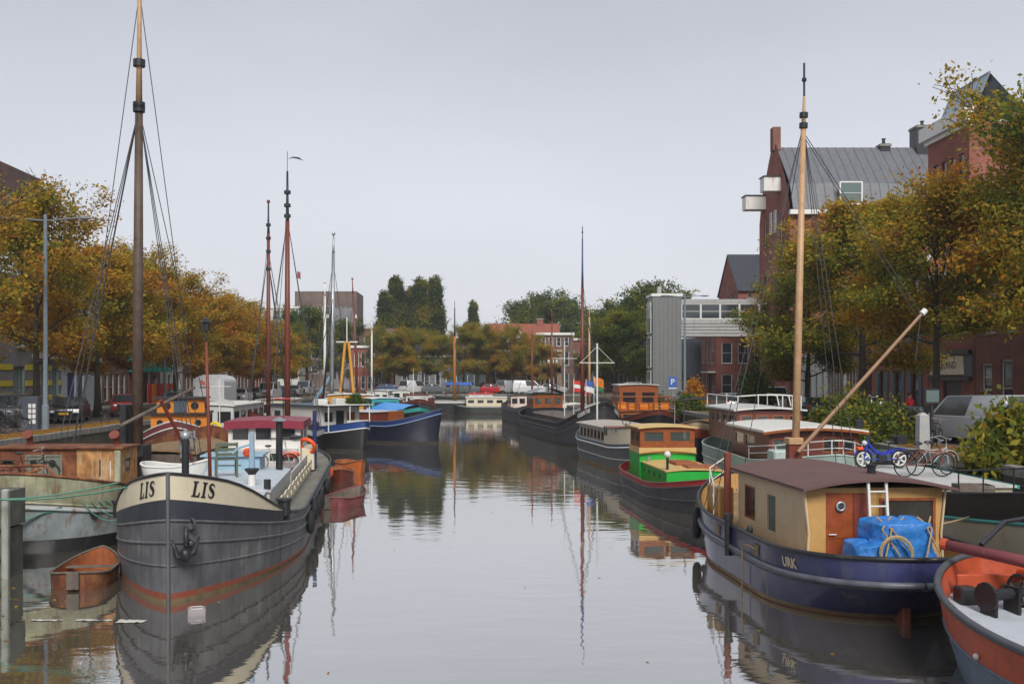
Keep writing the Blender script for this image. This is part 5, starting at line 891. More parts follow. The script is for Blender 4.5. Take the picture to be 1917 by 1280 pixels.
def house(name, label, loc, rz, w, d, hgt, wm, wins, roof='flat', rm=None, fm=None, bars=(1,2), rh=3.0, group=None, cornice=FW, sidewins=(), sill=COPE, cat='building', doors=(), pm=None):
    r = thing(name, label, cat, loc, rz, group); mb = MB(); fm = fm or FW; rm = rm or SLATE
    panel(mb, (0,0,0),(1,0,0),(0,-1,0), w, hgt, [q[:4] for q in wins] + [q[:4] for q in doors], .16)
    panel(mb, (0,d,0),(0,-1,0),(-1,0,0), d, hgt, [q[:4] for q in sidewins if q[4] == 'l'], .16); panel(mb, (w,0,0),(0,1,0),(1,0,0), d, hgt, [q[:4] for q in sidewins if q[4] == 'r'], .16); mb.poly((w,d,0),(0,d,0),(0,d,hgt),(w,d,hgt))
    gm = MB()
    if roof == 'gable_y': mb.poly((0,0,hgt),(w,0,hgt),(w/2,0,hgt+rh)); mb.poly((w,d,hgt),(0,d,hgt),(w/2,d,hgt+rh))
    if roof == 'gable_x': mb.poly((0,d,hgt),(0,0,hgt),(0,d/2,hgt+rh)); mb.poly((w,0,hgt),(w,d,hgt),(w,d/2,hgt+rh))
    wall = mb.obj('wall', wm, r)
    for q in wins: window(r, (0,0,0),(1,0,0),(0,-1,0), q, q[5] if len(q) > 5 else fm, q[6] if len(q) > 6 else pm, .11, q[4] if len(q) > 4 and q[4] else bars, .08, sill=sill)
    for q in sidewins: o, u, n = ((0,d,0),(0,-1,0),(-1,0,0)) if q[4] == 'l' else ((w,0,0),(0,1,0),(1,0,0)); window(r, o, u, n, q, fm, pm, .11, bars, .08, sill=sill)
    for q in doors:
        dd = MB().bx((0,0,0),(1,0,0),(0,-1,0),q[0],q[1],-.15,-.09,q[2],q[3]-.02).obj('door', q[4], r); MB().bx((0,0,0),(1,0,0),(0,-1,0),q[1]-.2,q[1]-.13,-.09,-.04,q[2]+1,q[2]+1.12).obj('handle', STEEL, dd)
    if roof == 'flat':
        MB().box(.02,w-.02,.02,d-.02,hgt-.05,hgt+.02).obj('roof', rm, r)
        if cornice: MB().box(-.12,w+.12,-.22,.12,hgt-.28,hgt+.1).obj('cornice', cornice, r)
    else:
        t = .14; a = .3
        if roof == 'gable_x': P = [[(x,-a,hgt-a*rh/(d/2)),(x,d/2,hgt+rh),(x,d+a,hgt-a*rh/(d/2))] for x in (-.1,w+.1)]; n = 2
        else: P = [[(-a,y,hgt-a*rh/(w/2)),(w/2,y,hgt+rh),(w+a,y,hgt-a*rh/(w/2))] for y in (-.12,d+.1)]
        rings = [[V(*p)+UP*t for p in q] + [V(*p)+UP*.01 for p in q[::-1]] for q in P]; ro = MB().loft(rings, True, True).obj('roof', rm, r)
        if cornice and roof == 'gable_x': MB().box(-.1,w+.1,-.38,-.01,hgt-.25,hgt-.02).obj('gutter', cornice, r)
    return r
def chimney(r, x, y, z, hgt=1.6, m=RB2, s=.4, pots=1):
    o = MB().box(x-s,x+s,y-s,y+s,z-1.2,z+hgt).obj('chimney', m, r); MB().box(x-s-.08,x+s+.08,y-s-.08,y+s+.08,z+hgt-.25,z+hgt-.05).obj('chimney_cap', COPE, o)
    for k in range(pots): MB().lathe([(.16,0),(.13,.45),(.2,.46),(.2,.52),(.05,.55)],(x-s/2+k*s if pots > 1 else x,y,z+hgt)).obj('chimney_pot', DARK, o)
RZR, RZL = -math.pi/2, math.pi/2
def right(Zfar, X=27.2): return (X, Zfar, QZ)         # houses on the right bank: local x runs from the far end towards the camera
def left(Znear, X=-31.2): return (X, Znear, QZ)
# right bank, from near to far
house('row_house', 'brown brick house with tall white-framed windows at the right frame edge', right(55.2), RZR, 9.5, 11, 8.2, RB2, [(.7,1.75,1.9,3.3,(1,2)),(2.7,3.8,.55,3.5,(1,2)),(5.0,6.2,.5,3.6,(1,2)),(7.2,8.3,.5,3.6,(1,2))] + row(4,9.5,4.9,7.2,1.1), doors=[(.7,1.75,.05,1.75,PALE)], cornice=CREAM, group='houses on the right bank')
r = house('shop_house', 'brick shop house with a big black on cream name sign above its dark doorway', right(60.9), RZR, 5.6, 11, 8.6, RB1, row(2,5.6,5.0,7.2,1.1), doors=[(1.9,4.1,.05,2.3,BLACK)], group='houses on the right bank')
SB_ = MB().bx((0,0,0),(1,0,0),(0,-1,0),.5,4.6,.06,.16,2.72,3.78).obj('sign_board', CREAM, r); flat_text('EGELAND', .62, (2.55,-.172,3.25), (1,0,0), (0,0,1), BLACK, SB_, .004, .92)
MB().bx((0,0,0),(1,0,0),(0,-1,0),.3,5.3,.003,.24,3.85,4.1).obj('fascia', BLACK, r); MB().bx((0,0,0),(1,0,0),(0,-1,0),.3,5.3,.003,.22,2.4,2.62).obj('fascia', BLACK, r); MB().bx((0,0,0),(1,0,0),(0,-1,0),4.65,5.5,.003,.1,2.63,3.84).obj('side_panel', SB, r)
r = house('row_house', 'red brick house with dark blue-grey shutters beside the shop sign', right(69.6), RZR, 8.6, 11, 9.8, RB1, row(3,8.6,.5,3.0,1.0) + row(3,8.6,4.4,6.6,1.0) + row(3,8.6,7.4,9.0,.9), fm=DARK, group='houses on the right bank')
for z0, z1 in ((.5,3.0),(4.4,6.6)):
    for q in row(3,8.6,z0,z1,1.0):
        for x in (q[0]-.5, q[1]+.04): MB().bx((0,0,0),(1,0,0),(0,-1,0),x,x+.46,.003,.06,z0-.02,z1+.02).obj('shutter', SB, r)
WB = [(.25+.62*i,.25+.62*i+.5,.9,3.3,(1,3)) for i in range(4)] + [(4.1+.62*i,4.1+.62*i+.5,.9,3.3,(1,3)) for i in range(5)]
house('row_house', 'brick house with close rows of narrow white-framed windows and white doorcase', right(78.2), RZR, 7.6, 11, 9.2, BB, WB + [(.25+.62*i,.25+.62*i+.5,4.5,6.9,(1,3)) for i in range(11)], doors=[(2.95,3.8,.05,2.9,WHITE)], group='houses on the right bank')
house('row_house', 'pale plastered house with narrow arched windows right of the small shrub', right(86.6), RZR, 8.2, 10, 4.4, PALE, row(5,8.2,.7,3.0,.65), group='houses on the right bank', roof='gable_x', rm=TILE, rh=2.6)
# warehouse with hoist gable
wr = thing('warehouse', 'tall red brick warehouse with hoist gable and grey metal roof above the trees', 'building', right(97.2), RZR); w, d, e_, br_, rg = 9.4, 20, 17.0, 19.3, 23.3
mb = MB(); gw = [(1.5,2.4,14.6,17.0),(6.6,7.5,14.6,17.0),(1.5,2.4,9.6,12.0),(6.6,7.5,9.6,12.0),(3.6,4.3,15.6,17.6),(4.9,5.6,15.6,17.6),(1.5,2.4,4.6,7.0),(6.6,7.5,4.6,7.0)]
panel(mb, (0,0,0),(1,0,0),(0,-1,0), w, e_, [q for q in gw if q[3] <= e_], .2); mb.poly((0,d,0),(0,0,0),(0,0,e_),(0,d,e_)); mb.poly((w,0,0),(w,d,0),(w,d,e_),(w,0,e_)); mb.poly((w,d,0),(0,d,0),(0,d,e_),(w,d,e_))
mb.poly((0,0,e_),(w,0,e_),(w-.75,0,br_),(w/2+.7,0,rg+.3),(w/2-.7,0,rg+.3),(.75,0,br_)); mb.poly((w,d,e_),(0,d,e_),(.75,d,br_),(w/2,d,rg),(w-.75,d,br_)); mb.obj('wall', RB1, wr)
for q in gw: window(wr, (0,0,0),(1,0,0),(0,-1,0), q, FW if q[3] > 13 else DARK, None, .14 if q[3] <= e_ else -.05, (1,2), .09, sill=COPE)
pr = [(-.1,e_),(.75,br_),(w/2,rg),(w-.75,br_),(w+.1,e_)]
rf = MB().loft([[V(x,y,z+.12) for x, z in pr] + [V(x,y,z-.02) for x, z in pr[::-1]] for y in (.25,d+.1)], True, True).obj('roof', ZINC, wr)
for i in range(24):
    y = .8 + i*.8
    MB().tube([(w+.1,y,e_+.14),(w-.75,y,br_+.14),(w/2,y,rg+.14)],.035,4).obj('standing_seam', ZINC, rf)
MB().box(w+.02,w+.5,-.1,d,e_-.45,e_-.05).obj('gutter', FW, wr); MB().box(w/2-.45,w/2+.45,-.2,.5,rg-.2,rg+1.9).obj('gable_stack', RB2, wr)
for x, z, dp in ((6.2,19.1,1.5),(1.6,18.2,1.9)): hb_ = MB().box(x-.65,x+.65,-dp,-.01,z,z+1.25).obj('hoist_box', WHITE, wr); MB().box(x-.75,x+.75,-dp-.1,-.005,z+1.26,z+1.34).obj('hoist_roof', DARK, hb_)
window(wr, (w+.02,4.2,17.4),(0,1,0),(1,0,0),(0,2.0,.0,2.0),FW,GLASSG,-.25,(1,2),.12,'dormer_window')
chimney(wr, w/2, 13.5, rg, 2.0, DARK, .8); chimney(wr, w/2, 10.0, rg-.3, .7, DARK, .45)
# tall brick building with glass roof
r = house('brick_block', 'tall red brick building with white cornice and glazed roof behind the right trees', (31.0, 69.5, QZ), RZR, 5.8, 14, 18.6, RB1, [(.8+1.2*i,1.5+1.2*i,14.4,16.8) for i in range(4)] + [(.8+1.2*i,1.5+1.2*i,10,12.6) for i in range(4)], fm=DARK)
MB().box(-.35,6.1,-.5,.2,18.6,19.5).obj('white_cornice', FW, r); MB().box(-.25,-.02,.3,1.3,3,18.5).obj('steel_strip', mat('pale_blue_metal',(.32,.38,.45),.4,metal=.3), r)
GR = glass('roof_glass', (.22,.32,.42), .12)
MB().poly((.2,.6,19.51),(.2,3.6,19.51),(.2,1.5,21.8)).obj('glazed_gable', GR, r); MB().poly((.2,.6,19.51),(5.4,.6,19.51),(5.4,1.5,21.8),(.2,1.5,21.8)).obj('glazed_slope', GR, r); MB().poly((.2,3.6,19.51),(5.4,3.6,19.51),(5.4,1.5,21.8),(.2,1.5,21.8)).obj('glazed_slope', GR, r)
for x in [.2+1.3*i for i in range(5)]: MB().tube([(x,.58,19.52),(x,1.5,21.85)],.05,4).obj('glazing_bar', STEEL, r)
MB().tube([(.2,1.5,21.85),(5.4,1.5,21.85)],.07,4).obj('ridge_bar', STEEL, r)
# further houses on the right
r = house('row_house', 'red brick house with white windows between the lift tower and the warehouse', right(112.5, 25.0), RZR, 7.0, 10, 9.6, RB1, [(.5,1.7,4.0,6.6,(2,2)),(2.6,3.6,4.0,6.6,(1,2)),(4.4,6.0,3.9,6.6,(2,2)),(.5,1.6,.4,2.7),(2.2,3.2,.4,2.7),(5.2,6.4,.4,2.7)] + row(6,7.0,7.5,9.0,.5), doors=[(3.8,4.7,.05,2.7,DARK)], roof='flat', sidewins=[(.6+1.7*i,1.7+1.7*i,z,z+2.2,'r') for i in range(5) for z in (.6,3.9,6.7)], group='houses on the right bank'); chimney(r, 1.5, 5, 9.6, 1.6, RB1, .5)
MB().bx((0,0,0),(1,0,0),(0,-1,0),3.4,6.8,.01,.8,2.95,3.1).obj('porch_roof', FW, r)
r = house('tall_gabled_house', 'red gabled house with dark tiled roof and chimney behind the footbridge', (29.0, 121, QZ), RZR, 9, 12, 12.2, RB1, row(4,9,9.4,11.6,.9) + row(4,9,6.0,8.2,.9), roof='gable_y', rh=4.2, sidewins=[(1.2+1.9*i,2.3+1.9*i,z,z+2.1,'r') for i in range(5) for z in (6.0,9.4)]); chimney(r, 4.5, 4.5, 16.2, 1.8, RB2, .6)
r = house('cottage', 'low cottage with steep dark tiled roof beside the lift tower', right(119.2, 23.4), RZR, 6.0, 7.5, 2.7, GB, [(.6,1.5,.5,2.3),(4.2,5.4,.5,2.3)], roof='gable_y', rh=4.0, rm=SLATE, doors=[(2.6,3.5,.05,2.4,DARK)], group='houses on the right bank')
tl = MB()
for i in range(25):
    for j in range(15): x = 3.06 + j*.21; z = 2.7 + (6.0-x)*4.0/3 + .15; y = -.08 + .3*i; tl.add([(x,y,z+.05),(x+.23,y,z-.235),(x+.23,y+.28,z-.235),(x,y+.28,z+.05),(x,y+.14,z+.11),(x+.23,y+.14,z-.175)], [(0,1,5,4),(4,5,2,3),(1,2,5)])
o = tl.obj('roof_tiles', SLATE, r); o['kind'] = 'stuff'
for i, (Zf, w_, h_, m_, rt, lab) in enumerate(((111.6+19,8,7.5,RB2,'gable_x','dark brick house beyond the cottage'),(139.4,8.6,6.8,RB1,'flat','low red brick house near the far right end'),(148.2,8.6,8.0,PALE,'gable_x','pale house at the far right end of the street'))):
    house('row_house', lab, right(Zf), RZR, w_, 10, h_, m_, row(4,w_,.5,2.7,.9) + row(4,w_,4.0,6.2,.9), roof=rt, group='houses on the right bank')
# lift tower and footbridge
lt = thing('lift_tower', 'grey ribbed metal lift tower on the right quay', 'tower', (17.6, 95.5, QZ)); RIB = mat('ribbed_metal', (.24,.25,.245), .45, var=.06, metal=.2, dirt=(.2,.2,.19), amt=.2, streak=.9)
MB().box(-1.15,1.5,-1.4,1.4,0,10.0).obj('shaft', RIB, lt)
for i in range(22): x = -1.15 + 2.65*(i+.5)/22; MB().box(x-.035,x+.035,-1.5,-1.395,.02,9.95).obj('rib', RIB, lt)
MB().box(-1.3,1.62,-1.55,1.55,10.0,10.25).obj('roof_slab', FW, lt); MB().box(-.5,-.15,-.3,.2,10.25,11.0).obj('vent', CONC, lt)
for z in (.2,3.4,6.6): window(lt, (-1.17,1.2,0),(0,-1,0),(-1,0,0),(.1,2.3,z,z+2.9),FW,GLASSG,-.1,(2,2),.1)
fb = thing('footbridge', 'enclosed grey footbridge with strip windows running from the lift tower over the street', 'footbridge', (19.15, 95.5, QZ))
MB().box(-.03,9.0,-1.3,1.3,6.3,7.9).obj('lower_cladding', CONC, fb); MB().box(-.03,9.0,-1.25,1.25,9.35,9.75).obj('roof', CONC, fb)
for z in (6.6,6.9,7.2,7.5): MB().box(0,9,-1.36,-1.305,z,z+.12).obj('cladding_rib', CONC, fb)
for i in range(5): window(fb, (1.8*i,-1.2,7.9),(1,0,0),(0,-1,0),(0,1.78,.01,1.43),FW,GLASS,.02,(1,2),.07)
MB().box(0,9,1.1,1.2,7.9,9.35).obj('back_wall', GLASS, fb)
# left bank
r = house('apartment_house', 'grey brick apartment building with yellow brick stripes at the left frame edge', left(60), RZL, 16.5, 12, 9.5, GB, [(3.4,4.8,.8,3.0),(3.4,4.8,4.6,6.9),(8.6,10.2,.5,3.3,(3,2),FG),(13.0,14.0,1.2,3.3,(2,1),FG),(14.9,15.9,1.2,3.3,(2,1),FG),(9,10.2,4.6,6.8),(12.4,13.4,4.6,6.8)], cornice=None, pm=GLASSG)
for z in (.9,1.95,3.05):
    for a, b in ((5.0,8.4),(10.4,12.8),(14.15,14.75),(16.0,16.5)) if z != .9 else ((10.4,12.8),(14.15,14.75),(16.0,16.5)): MB().bx((0,0,0),(1,0,0),(0,-1,0),a,b,.003,.03,z,z+.38).obj('yellow_stripe', YSTR, r)
MB().box(11.5,16.5,-.25,-.01,3.9,7.6).obj('pink_panel', mat('pinkish_panel',(.5,.42,.38),.7), r)
r = house('apartment_house', 'white and pale blue narrow house with purple-blue door strips', left(76.6), RZL, 6.5, 11, 12, mat('pale_blue_panel',(.40,.46,.50),.6), [(2.6,3.4,4.4,8.4,(1,3),FG),(4.2,5.4,4.4,8.4,(2,3),FG)], doors=[(1.0,2.6,.05,2.9,NAVY),(3.0,4.2,.05,2.9,SB)], cornice=None)
house('row_house', 'brick house with white banding and tall white windows right of the pale blue house', left(83.2), RZL, 8, 11, 8.5, BB, row(5,8,.5,2.9,.9) + row(5,8,3.8,5.6,.9) + row(5,8,6.2,7.9,.9), group='houses on the left bank')
r = house('scaffolded_house', 'house wrapped in green scaffold netting on the left bank', left(91.4), RZL, 9, 10, 8, RB2, row(4,9,.5,2.8,1), group='houses on the left bank'); NET = mat('green_netting', (.01,.22,.17), .8, var=.2)
MB().grid(lambda u, v: V(lerp(-.2,9.2,u), -1.2+.06*math.sin(u*40), lerp(3.0,8.4,v)), 40, 4).obj('netting', NET, r); MB().grid(lambda u, v: V(-.2, lerp(-1.2,0,u), lerp(3.0,8.4,v)), 3, 3).obj('netting', NET, r)
for x in (0,2.2,4.5,6.8,9): MB().tube([(x,-1.1,0),(x,-1.1,8.6)],.05).obj('scaffold_pole', STEEL, r)
for i in range(7): MB().bx((0,0,0),(1,0,0),(0,-1,0),.2+1.2*i,1.3+1.2*i,1.6,1.66,.1,1.9).obj('hoarding_panel', (RED, ORC, REDP)[i%3], r)
specsL = [(100.6,7.5,9.5,PALE,'flat','cream house with tall windows beside the tallest mast'),(108.3,6.5,8.5,RB2,'gable_x','dark brick house with pitched roof on the left bank'),(115,8,10,RB1,'flat','red brick house behind the golden trees'),(123.2,8,8.5,CREAM,'gable_x','cream gabled house behind the left masts'),(131.4,9,10.5,BB,'flat','brown brick house near the left end of the canal'),(140.6,9,9,RB1,'gable_x','red brick house with pitched roof at the left end'),(150,10,9,RB2,'flat','dark red brick terrace at the left end of the canal')]
for Zn, w_, h_, m_, rt, lab in specsL: house('row_house', lab, left(Zn), RZL, w_, 11, h_, m_, row(4,w_,.5,2.8,1.0) + row(4,w_,3.8,6.0,1.0) + (row(4,w_,6.9,8.4,.9) if h_ > 8.8 else []), roof=rt, group='houses on the left bank')
r = house('apartment_tower', 'brown and red panelled apartment tower high at the left frame edge', (-44, 92, QZ), RZL, 11, 12, 22.5, brick('tower_brick',(.13,.06,.05),(.10,.05,.045)), [(1+2.4*i,2.6+2.4*i,z,z+2.2) for z in (8,11.2,14.4,17.6) for i in range(4)], cornice=None, fm=REDP)
# far blocks
house('apartment_tower', 'brown apartment tower behind the red-brown masts', (WX(552,205), 205, QZ), 0, 12.5, 12, 19.6, brick('far_brown',(.16,.115,.10),(.14,.10,.09)), [(1+2.3*i,2.4+2.3*i,z,z+1.6) for z in (3,6,9,12,15) for i in range(5)], cornice=None)
MB().box(0,12.6,-.3,-.02,14.2,14.9).obj('white_band', FW, bpy.data.objects['apartment_tower.001'])
house('apartment_block', 'pale apartment block with balconies left of the brown tower', (WX(488,198), 198, QZ), 0, 7.5, 12, 16.0, PALE, [(.6+1.8*i,1.9+1.8*i,z,z+1.9) for z in (2,5,8,11,13.4) for i in range(4)], cornice=FW, fm=GREYW)
house('apartment_block', 'dark apartment block right of the brown tower', (WX(612,200), 203, QZ), 0, 5.0, 12, 16.2, GB, [(.4+1.5*i,1.4+1.5*i,z,z+1.8) for z in (2,5,8,11) for i in range(3)], cornice=None, fm=DARK)
house('apartment_block', 'low brick block with flat top behind the dark pointed mast', (WX(672,170), 170, QZ), 0, 6.0, 10, 10.5, BB, row(3,6,7,9,1) + row(3,6,3,5.4,1), cornice=None)
house('row_house', 'red brick terrace house with white windows beside the poplars', (WX(655,158), 158, QZ), 0, 6.2, 10, 7.2, RB1, row(5,6.2,.5,2.6,.7) + row(5,6.2,4,6.2,.7))
r = house('villa', 'villa with red hipped roof and white gable trim at the canal end', (WX(912,158), 158, QZ), 0, 11.5, 10, 6.6, YB, row(6,11.5,.5,3.3,.9) + row(6,11.5,4.2,6.0,.8), rm=TILE, roof='gable_x', rh=4.2)
MB().prism([(2.4,6.6),(7.0,6.6),(4.7,9.6)], (0,-.25,0), (1,0,0), (0,0,1), (0,1,0), 2.4).obj('front_gable', YB, r)
for a, b in (((2.1,-.3,6.5),(4.7,-.3,9.85)),((7.3,-.3,6.5),(4.7,-.3,9.85))): MB().tube([a, b],.16,4).obj('barge_board', FW, r)
window(r, (0,-.27,0),(1,0,0),(0,-1,0),(4.1,5.3,7.0,8.6),FW,None,-.05,(2,2),.1); chimney(r, 8.5, 5, 10.6, 1.2, RB1, .5)
house('row_house', 'dark mansard-roofed house right of the red roofed villa', (WX(1004,158), 158, QZ), 0, 5.8, 10, 9.2, BB, row(4,5.8,.5,3.0,.8) + row(4,5.8,4.2,6.4,.8) + row(4,5.8,7.2,8.6,.7), cornice=FW)
house('row_house', 'red brick house with pale tower top behind the dark mast', (WX(1055,162), 162, QZ), 0, 9, 10, 8.5, RB2, row(5,9,.5,3.0,.9) + row(5,9,4.4,6.8,.9), cornice=FW)
r = house('row_house', 'long low brick house with chimney right of the dark mast', (WX(1098,160), 160, QZ), 0, 9.5, 10, 6.2, RB3, row(6,9.5,.5,2.8,.8) + row(6,9.5,3.7,5.4,.8), roof='gable_x', rm=SLATE, rh=3); chimney(r, 5.5, 5, 9.2, 2.4, RB1, .8)
house('row_house', 'dim brick house behind the parked vans below the poplars', (WX(700,172), 172, QZ), 0, 16, 10, 6.0, GB, row(8,16,.5,2.8,.9), roof='gable_x')
house('warehouse', 'low dark green shed below the poplars', (WX(845,170), 170, QZ), 0, 6.5, 10, 5.0, mat('dark_green_cladding',(.03,.06,.05),.7), row(3,6.5,.5,2.8,1.2))

# ------------------------------------------------------------------ vehicles
TYRE = mat('car_tyre',(.012,.012,.013),.8); RIMM = mat('alloy_rim',(.42,.43,.44),.35,metal=.7); CGL = glass('car_glass',(.04,.05,.055),.05); LAMP = glass('lamp_glass',(.6,.62,.62),.1); TAIL = mat('tail_lamp',(.4,.01,.01),.25)
def carpaint(n, c): return mat('car_'+n, c, .28, var=.02, coat=.6, metal=.15)
def bev(o, w):
    m = o.modifiers.new('bevel', 'BEVEL'); m.width = w; m.segments = 3; m.limit_method = 'ANGLE'; m.angle_limit = math.radians(15)
    o.data.polygons.foreach_set('use_smooth', [True]*len(o.data.polygons))
def car(label, loc, rz, paint, kind='hatch', group='cars parked on the quay', cat='car', name='parked_car', rear=False):
    K = dict(hatch=(4.0,1.68,1.44,.62,[(-2.0,.62),(-1.95,.92),(-1.2,.98),(1.85,1.0),(2.0,.7)],[(-1.15,.96),(-.35,1.42),(1.35,1.44),(1.9,.98)]),
             sedan=(4.6,1.78,1.43,.64,[(-2.3,.6),(-2.22,.82),(-1.05,.96),(2.2,1.0),(2.3,.7)],[(-1.1,.94),(-.3,1.40),(1.5,1.43),(2.15,1.02)]),
             suv=(4.5,1.82,1.72,.72,[(-2.25,.7),(-2.2,1.0),(-1.2,1.1),(2.15,1.12),(2.25,.8)],[(-1.2,1.08),(-.55,1.68),(1.9,1.72),(2.18,1.1)]),
             van=(4.8,1.9,1.97,.68,[(-2.4,.6),(-2.35,.95),(-1.65,1.12),(2.36,1.15),(2.4,.7)],[(-1.68,1.08),(-.8,1.9),(2.2,1.97),(2.38,1.12)]))[kind]
    Lc, w, hgt, wr_, low, up = K; r = thing(name, label, cat, loc, rz, group); hw = w/2
    prof = [(-Lc/2+.08,.28)] + low + [(Lc/2-.08,.28)]; ins = [(-hw,.10),(-hw+.02,.03),(-hw+.12,0),(hw-.12,0),(hw-.02,.03),(hw,.10)]
    cy = sum(p[0] for p in prof)/len(prof); rings = []
    for x, i in ins: rings.append([(x, p[0]*(1-i*.35), .28+(p[1]-.28)*(1-i*.28)) for p in prof])
    b = MB().loft(rings, True, True).obj('body', paint, r, smooth=28); bev(b, .05)
    tw = hw*.80; bt = hw*.95; a0, a1, a2, a3 = up
    def gp(y, z): f = (z-a0[1])/(hgt-a0[1]); return lerp(bt, tw, max(0,min(1,f)))
    MB().loft([[(-gp(y,z),y,z) for y, z in up], [(gp(y,z),y,z) for y, z in up]], True, True).obj('cabin', paint, r); bev(bpy.data.objects[r.children[-1].name], .07)
    def quad(nm, pts, m, off): # a pane on the cabin, inset from its edges
        pts = [Vector(p) for p in pts]; c = sum(pts, V(0,0,0))/4; q = [c + (p-c)*.88 for p in pts]; n = (q[1]-q[0]).cross(q[2]-q[0]).normalized(); n = n if n.dot(Vector(off)) > 0 else -n
        MB().poly(*[p+n*.008 for p in q]).obj(nm, m, r)
    quad('windscreen', [(-gp(*a0),*a0),(gp(*a0),*a0),(gp(*a1),*a1),(-gp(*a1),*a1)], CGL, (0,-1,0)); quad('rear_window', [(-gp(*a3),*a3),(gp(*a3),*a3),(gp(*a2),*a2),(-gp(*a2),*a2)], CGL, (0,1,0))
    for s in (-1,1):
        m_ = ((a0[0]+a3[0])/2+.05, a0[1]); m2 = ((a1[0]+a2[0])/2, hgt-.02)
        quad('side_window', [(s*gp(*a0),a0[0]+.15,a0[1]),(s*gp(*m_),*m_),(s*gp(*m2),*m2),(s*gp(*a1),a1[0],a1[1])], CGL, (s,0,0))
        if not (kind == 'van'): quad('side_window', [(s*gp(*m_),*m_),(s*gp(*a3),a3[0]-.15,a3[1]),(s*gp(*a2),a2[0],a2[1]),(s*gp(*m2),*m2)], CGL, (s,0,0))
        for y in (-Lc*.31, Lc*.3):
            wl_ = MB().torus((s*(hw-.1),y,.31),.22,.095,(1,0,0),20,8,sq=1.0).obj('wheel', TYRE, r, smooth='all'); MB().cyl((s*(hw-.14),y,.31),(s*(hw-.01),y,.31),.2,n=14).obj('rim', RIMM, wl_)
        zl = low[1][1]-.12; MB().ball((s*(hw-.28),-Lc/2+.10,zl-.04),(.2,.12,.09)).obj('headlight', LAMP, r); MB().ball((s*(hw-.16),Lc/2-.09,low[3][1]-.12),(.11,.09,.16 if kind != 'van' else .3)).obj('tail_light', TAIL, r)
        MB().ball((s*(hw+.06),a0[0]+.25,a0[1]+.05),(.09,.06,.07)).obj('mirror', paint, r)
    MB().bbox(-hw*.55,hw*.55,-Lc/2-.0,-Lc/2+.1,.42,low[1][1]-.10,.02).obj('grille', DARK, r); MB().bbox(-hw*.9,hw*.9,-Lc/2+.02,-Lc/2+.2,.28,.40,.02).obj('bumper', DARK, r); MB().bbox(-hw*.9,hw*.9,Lc/2-.2,Lc/2+.01,.30,.5,.02).obj('bumper', DARK if kind == 'van' else paint, r)
    for y0 in (-Lc/2-.03, Lc/2+.01): MB().box(-.26,.26,y0,y0+.03,.50,.62).obj('number_plate', YELLOW, r)
    return r
P = dict(black=carpaint('black',(.018,.02,.024)), red=carpaint('red',(.42,.015,.02)), silver=carpaint('silver',(.38,.39,.41)), white=carpaint('white',(.66,.67,.68)), grey=carpaint('grey',(.12,.13,.14)), blue=carpaint('blue',(.04,.08,.2)), green=carpaint('green',(.03,.08,.06)))
car('black estate car facing the camera with a chrome-edged grille on the left quay', (-23.4, 58.5, QZ), .25, P['black'], 'sedan'); car('bright red hatchback parked behind a tree trunk on the left quay', (-23.2, 67.0, QZ), .35, P['red'])
car('dark off-road car left of the black estate car', (-24.6, 53.5, QZ), .15, P['grey'], 'suv'); car('dark car cut by the left frame edge', (-24.4, 48.5, QZ), .2, P['black'], 'suv'); car('dark grey car half hidden behind the lamp post', (-26.6, 57.5, QZ), .2, P['grey'], 'suv')
for i, (Z, X, c, k) in enumerate(((78,-23,'silver','hatch'),(84,-23.2,'green','hatch'),(92,-27,'blue','hatch'),(99,-23,'white','sedan'),(106,-23.2,'grey','hatch'),(113,-23,'white','van'),(121,-23.2,'blue','hatch'),(129,-23,'silver','hatch'),(137,-23,'white','van'))): car('%s %s parked further down the left quay, %s beyond the red hatchback' % (c, 'van' if k == 'van' else 'car', 'first second third fourth fifth sixth seventh eighth ninth'.split()[i]), (X, Z, QZ), R.uniform(-.1,.15), P[c], k, cat='van' if k == 'van' else 'car')
car('silver panel van with rear windows towards the camera on the right quay', (19.6, 39.6, QZ), math.pi+.28, P['silver'], 'van', 'cars on the right quay', 'van', 'panel_van')
MB().bbox(-.85,-.06,2.405,2.425,1.2,1.75,.01).obj('rear_door_window', CGL, bpy.data.objects['panel_van']); MB().bbox(.06,.85,2.405,2.425,1.2,1.75,.01).obj('rear_door_window', CGL, bpy.data.objects['panel_van'])
car('black car with red tail lights behind the mooring post on the right quay', (18.7, 42.6, QZ), math.pi+.1, P['black'], 'hatch', 'cars on the right quay'); car('black off-road car behind the olive tree trunk', (20.2, 54, QZ), math.pi-.05, P['black'], 'suv', 'cars on the right quay')
car('dark green car behind the wide tree trunk', (19.6, 59.5, QZ), math.pi, P['green'], 'hatch', 'cars on the right quay'); car('white van parked right of the pale wooden mast', (18.8, 66, QZ), math.pi, P['white'], 'van', 'cars on the right quay', 'van'); car('silver car below the small shrub', (18.6, 74, QZ), math.pi, P['silver'], 'sedan', 'cars on the right quay')
car('silver hatchback at the foot of the lift tower', (17.6, 84, QZ), math.pi+.1, P['silver'], 'hatch', 'cars on the right quay'); car('white car left of the lift tower', (15.95, 101, QZ), math.pi, P['white'], 'sedan', 'cars on the right quay'); car('white van behind the white cross-shaped mast', (15.95+.6, 108, QZ), math.pi, P['white'], 'van', 'cars on the right quay', 'van')
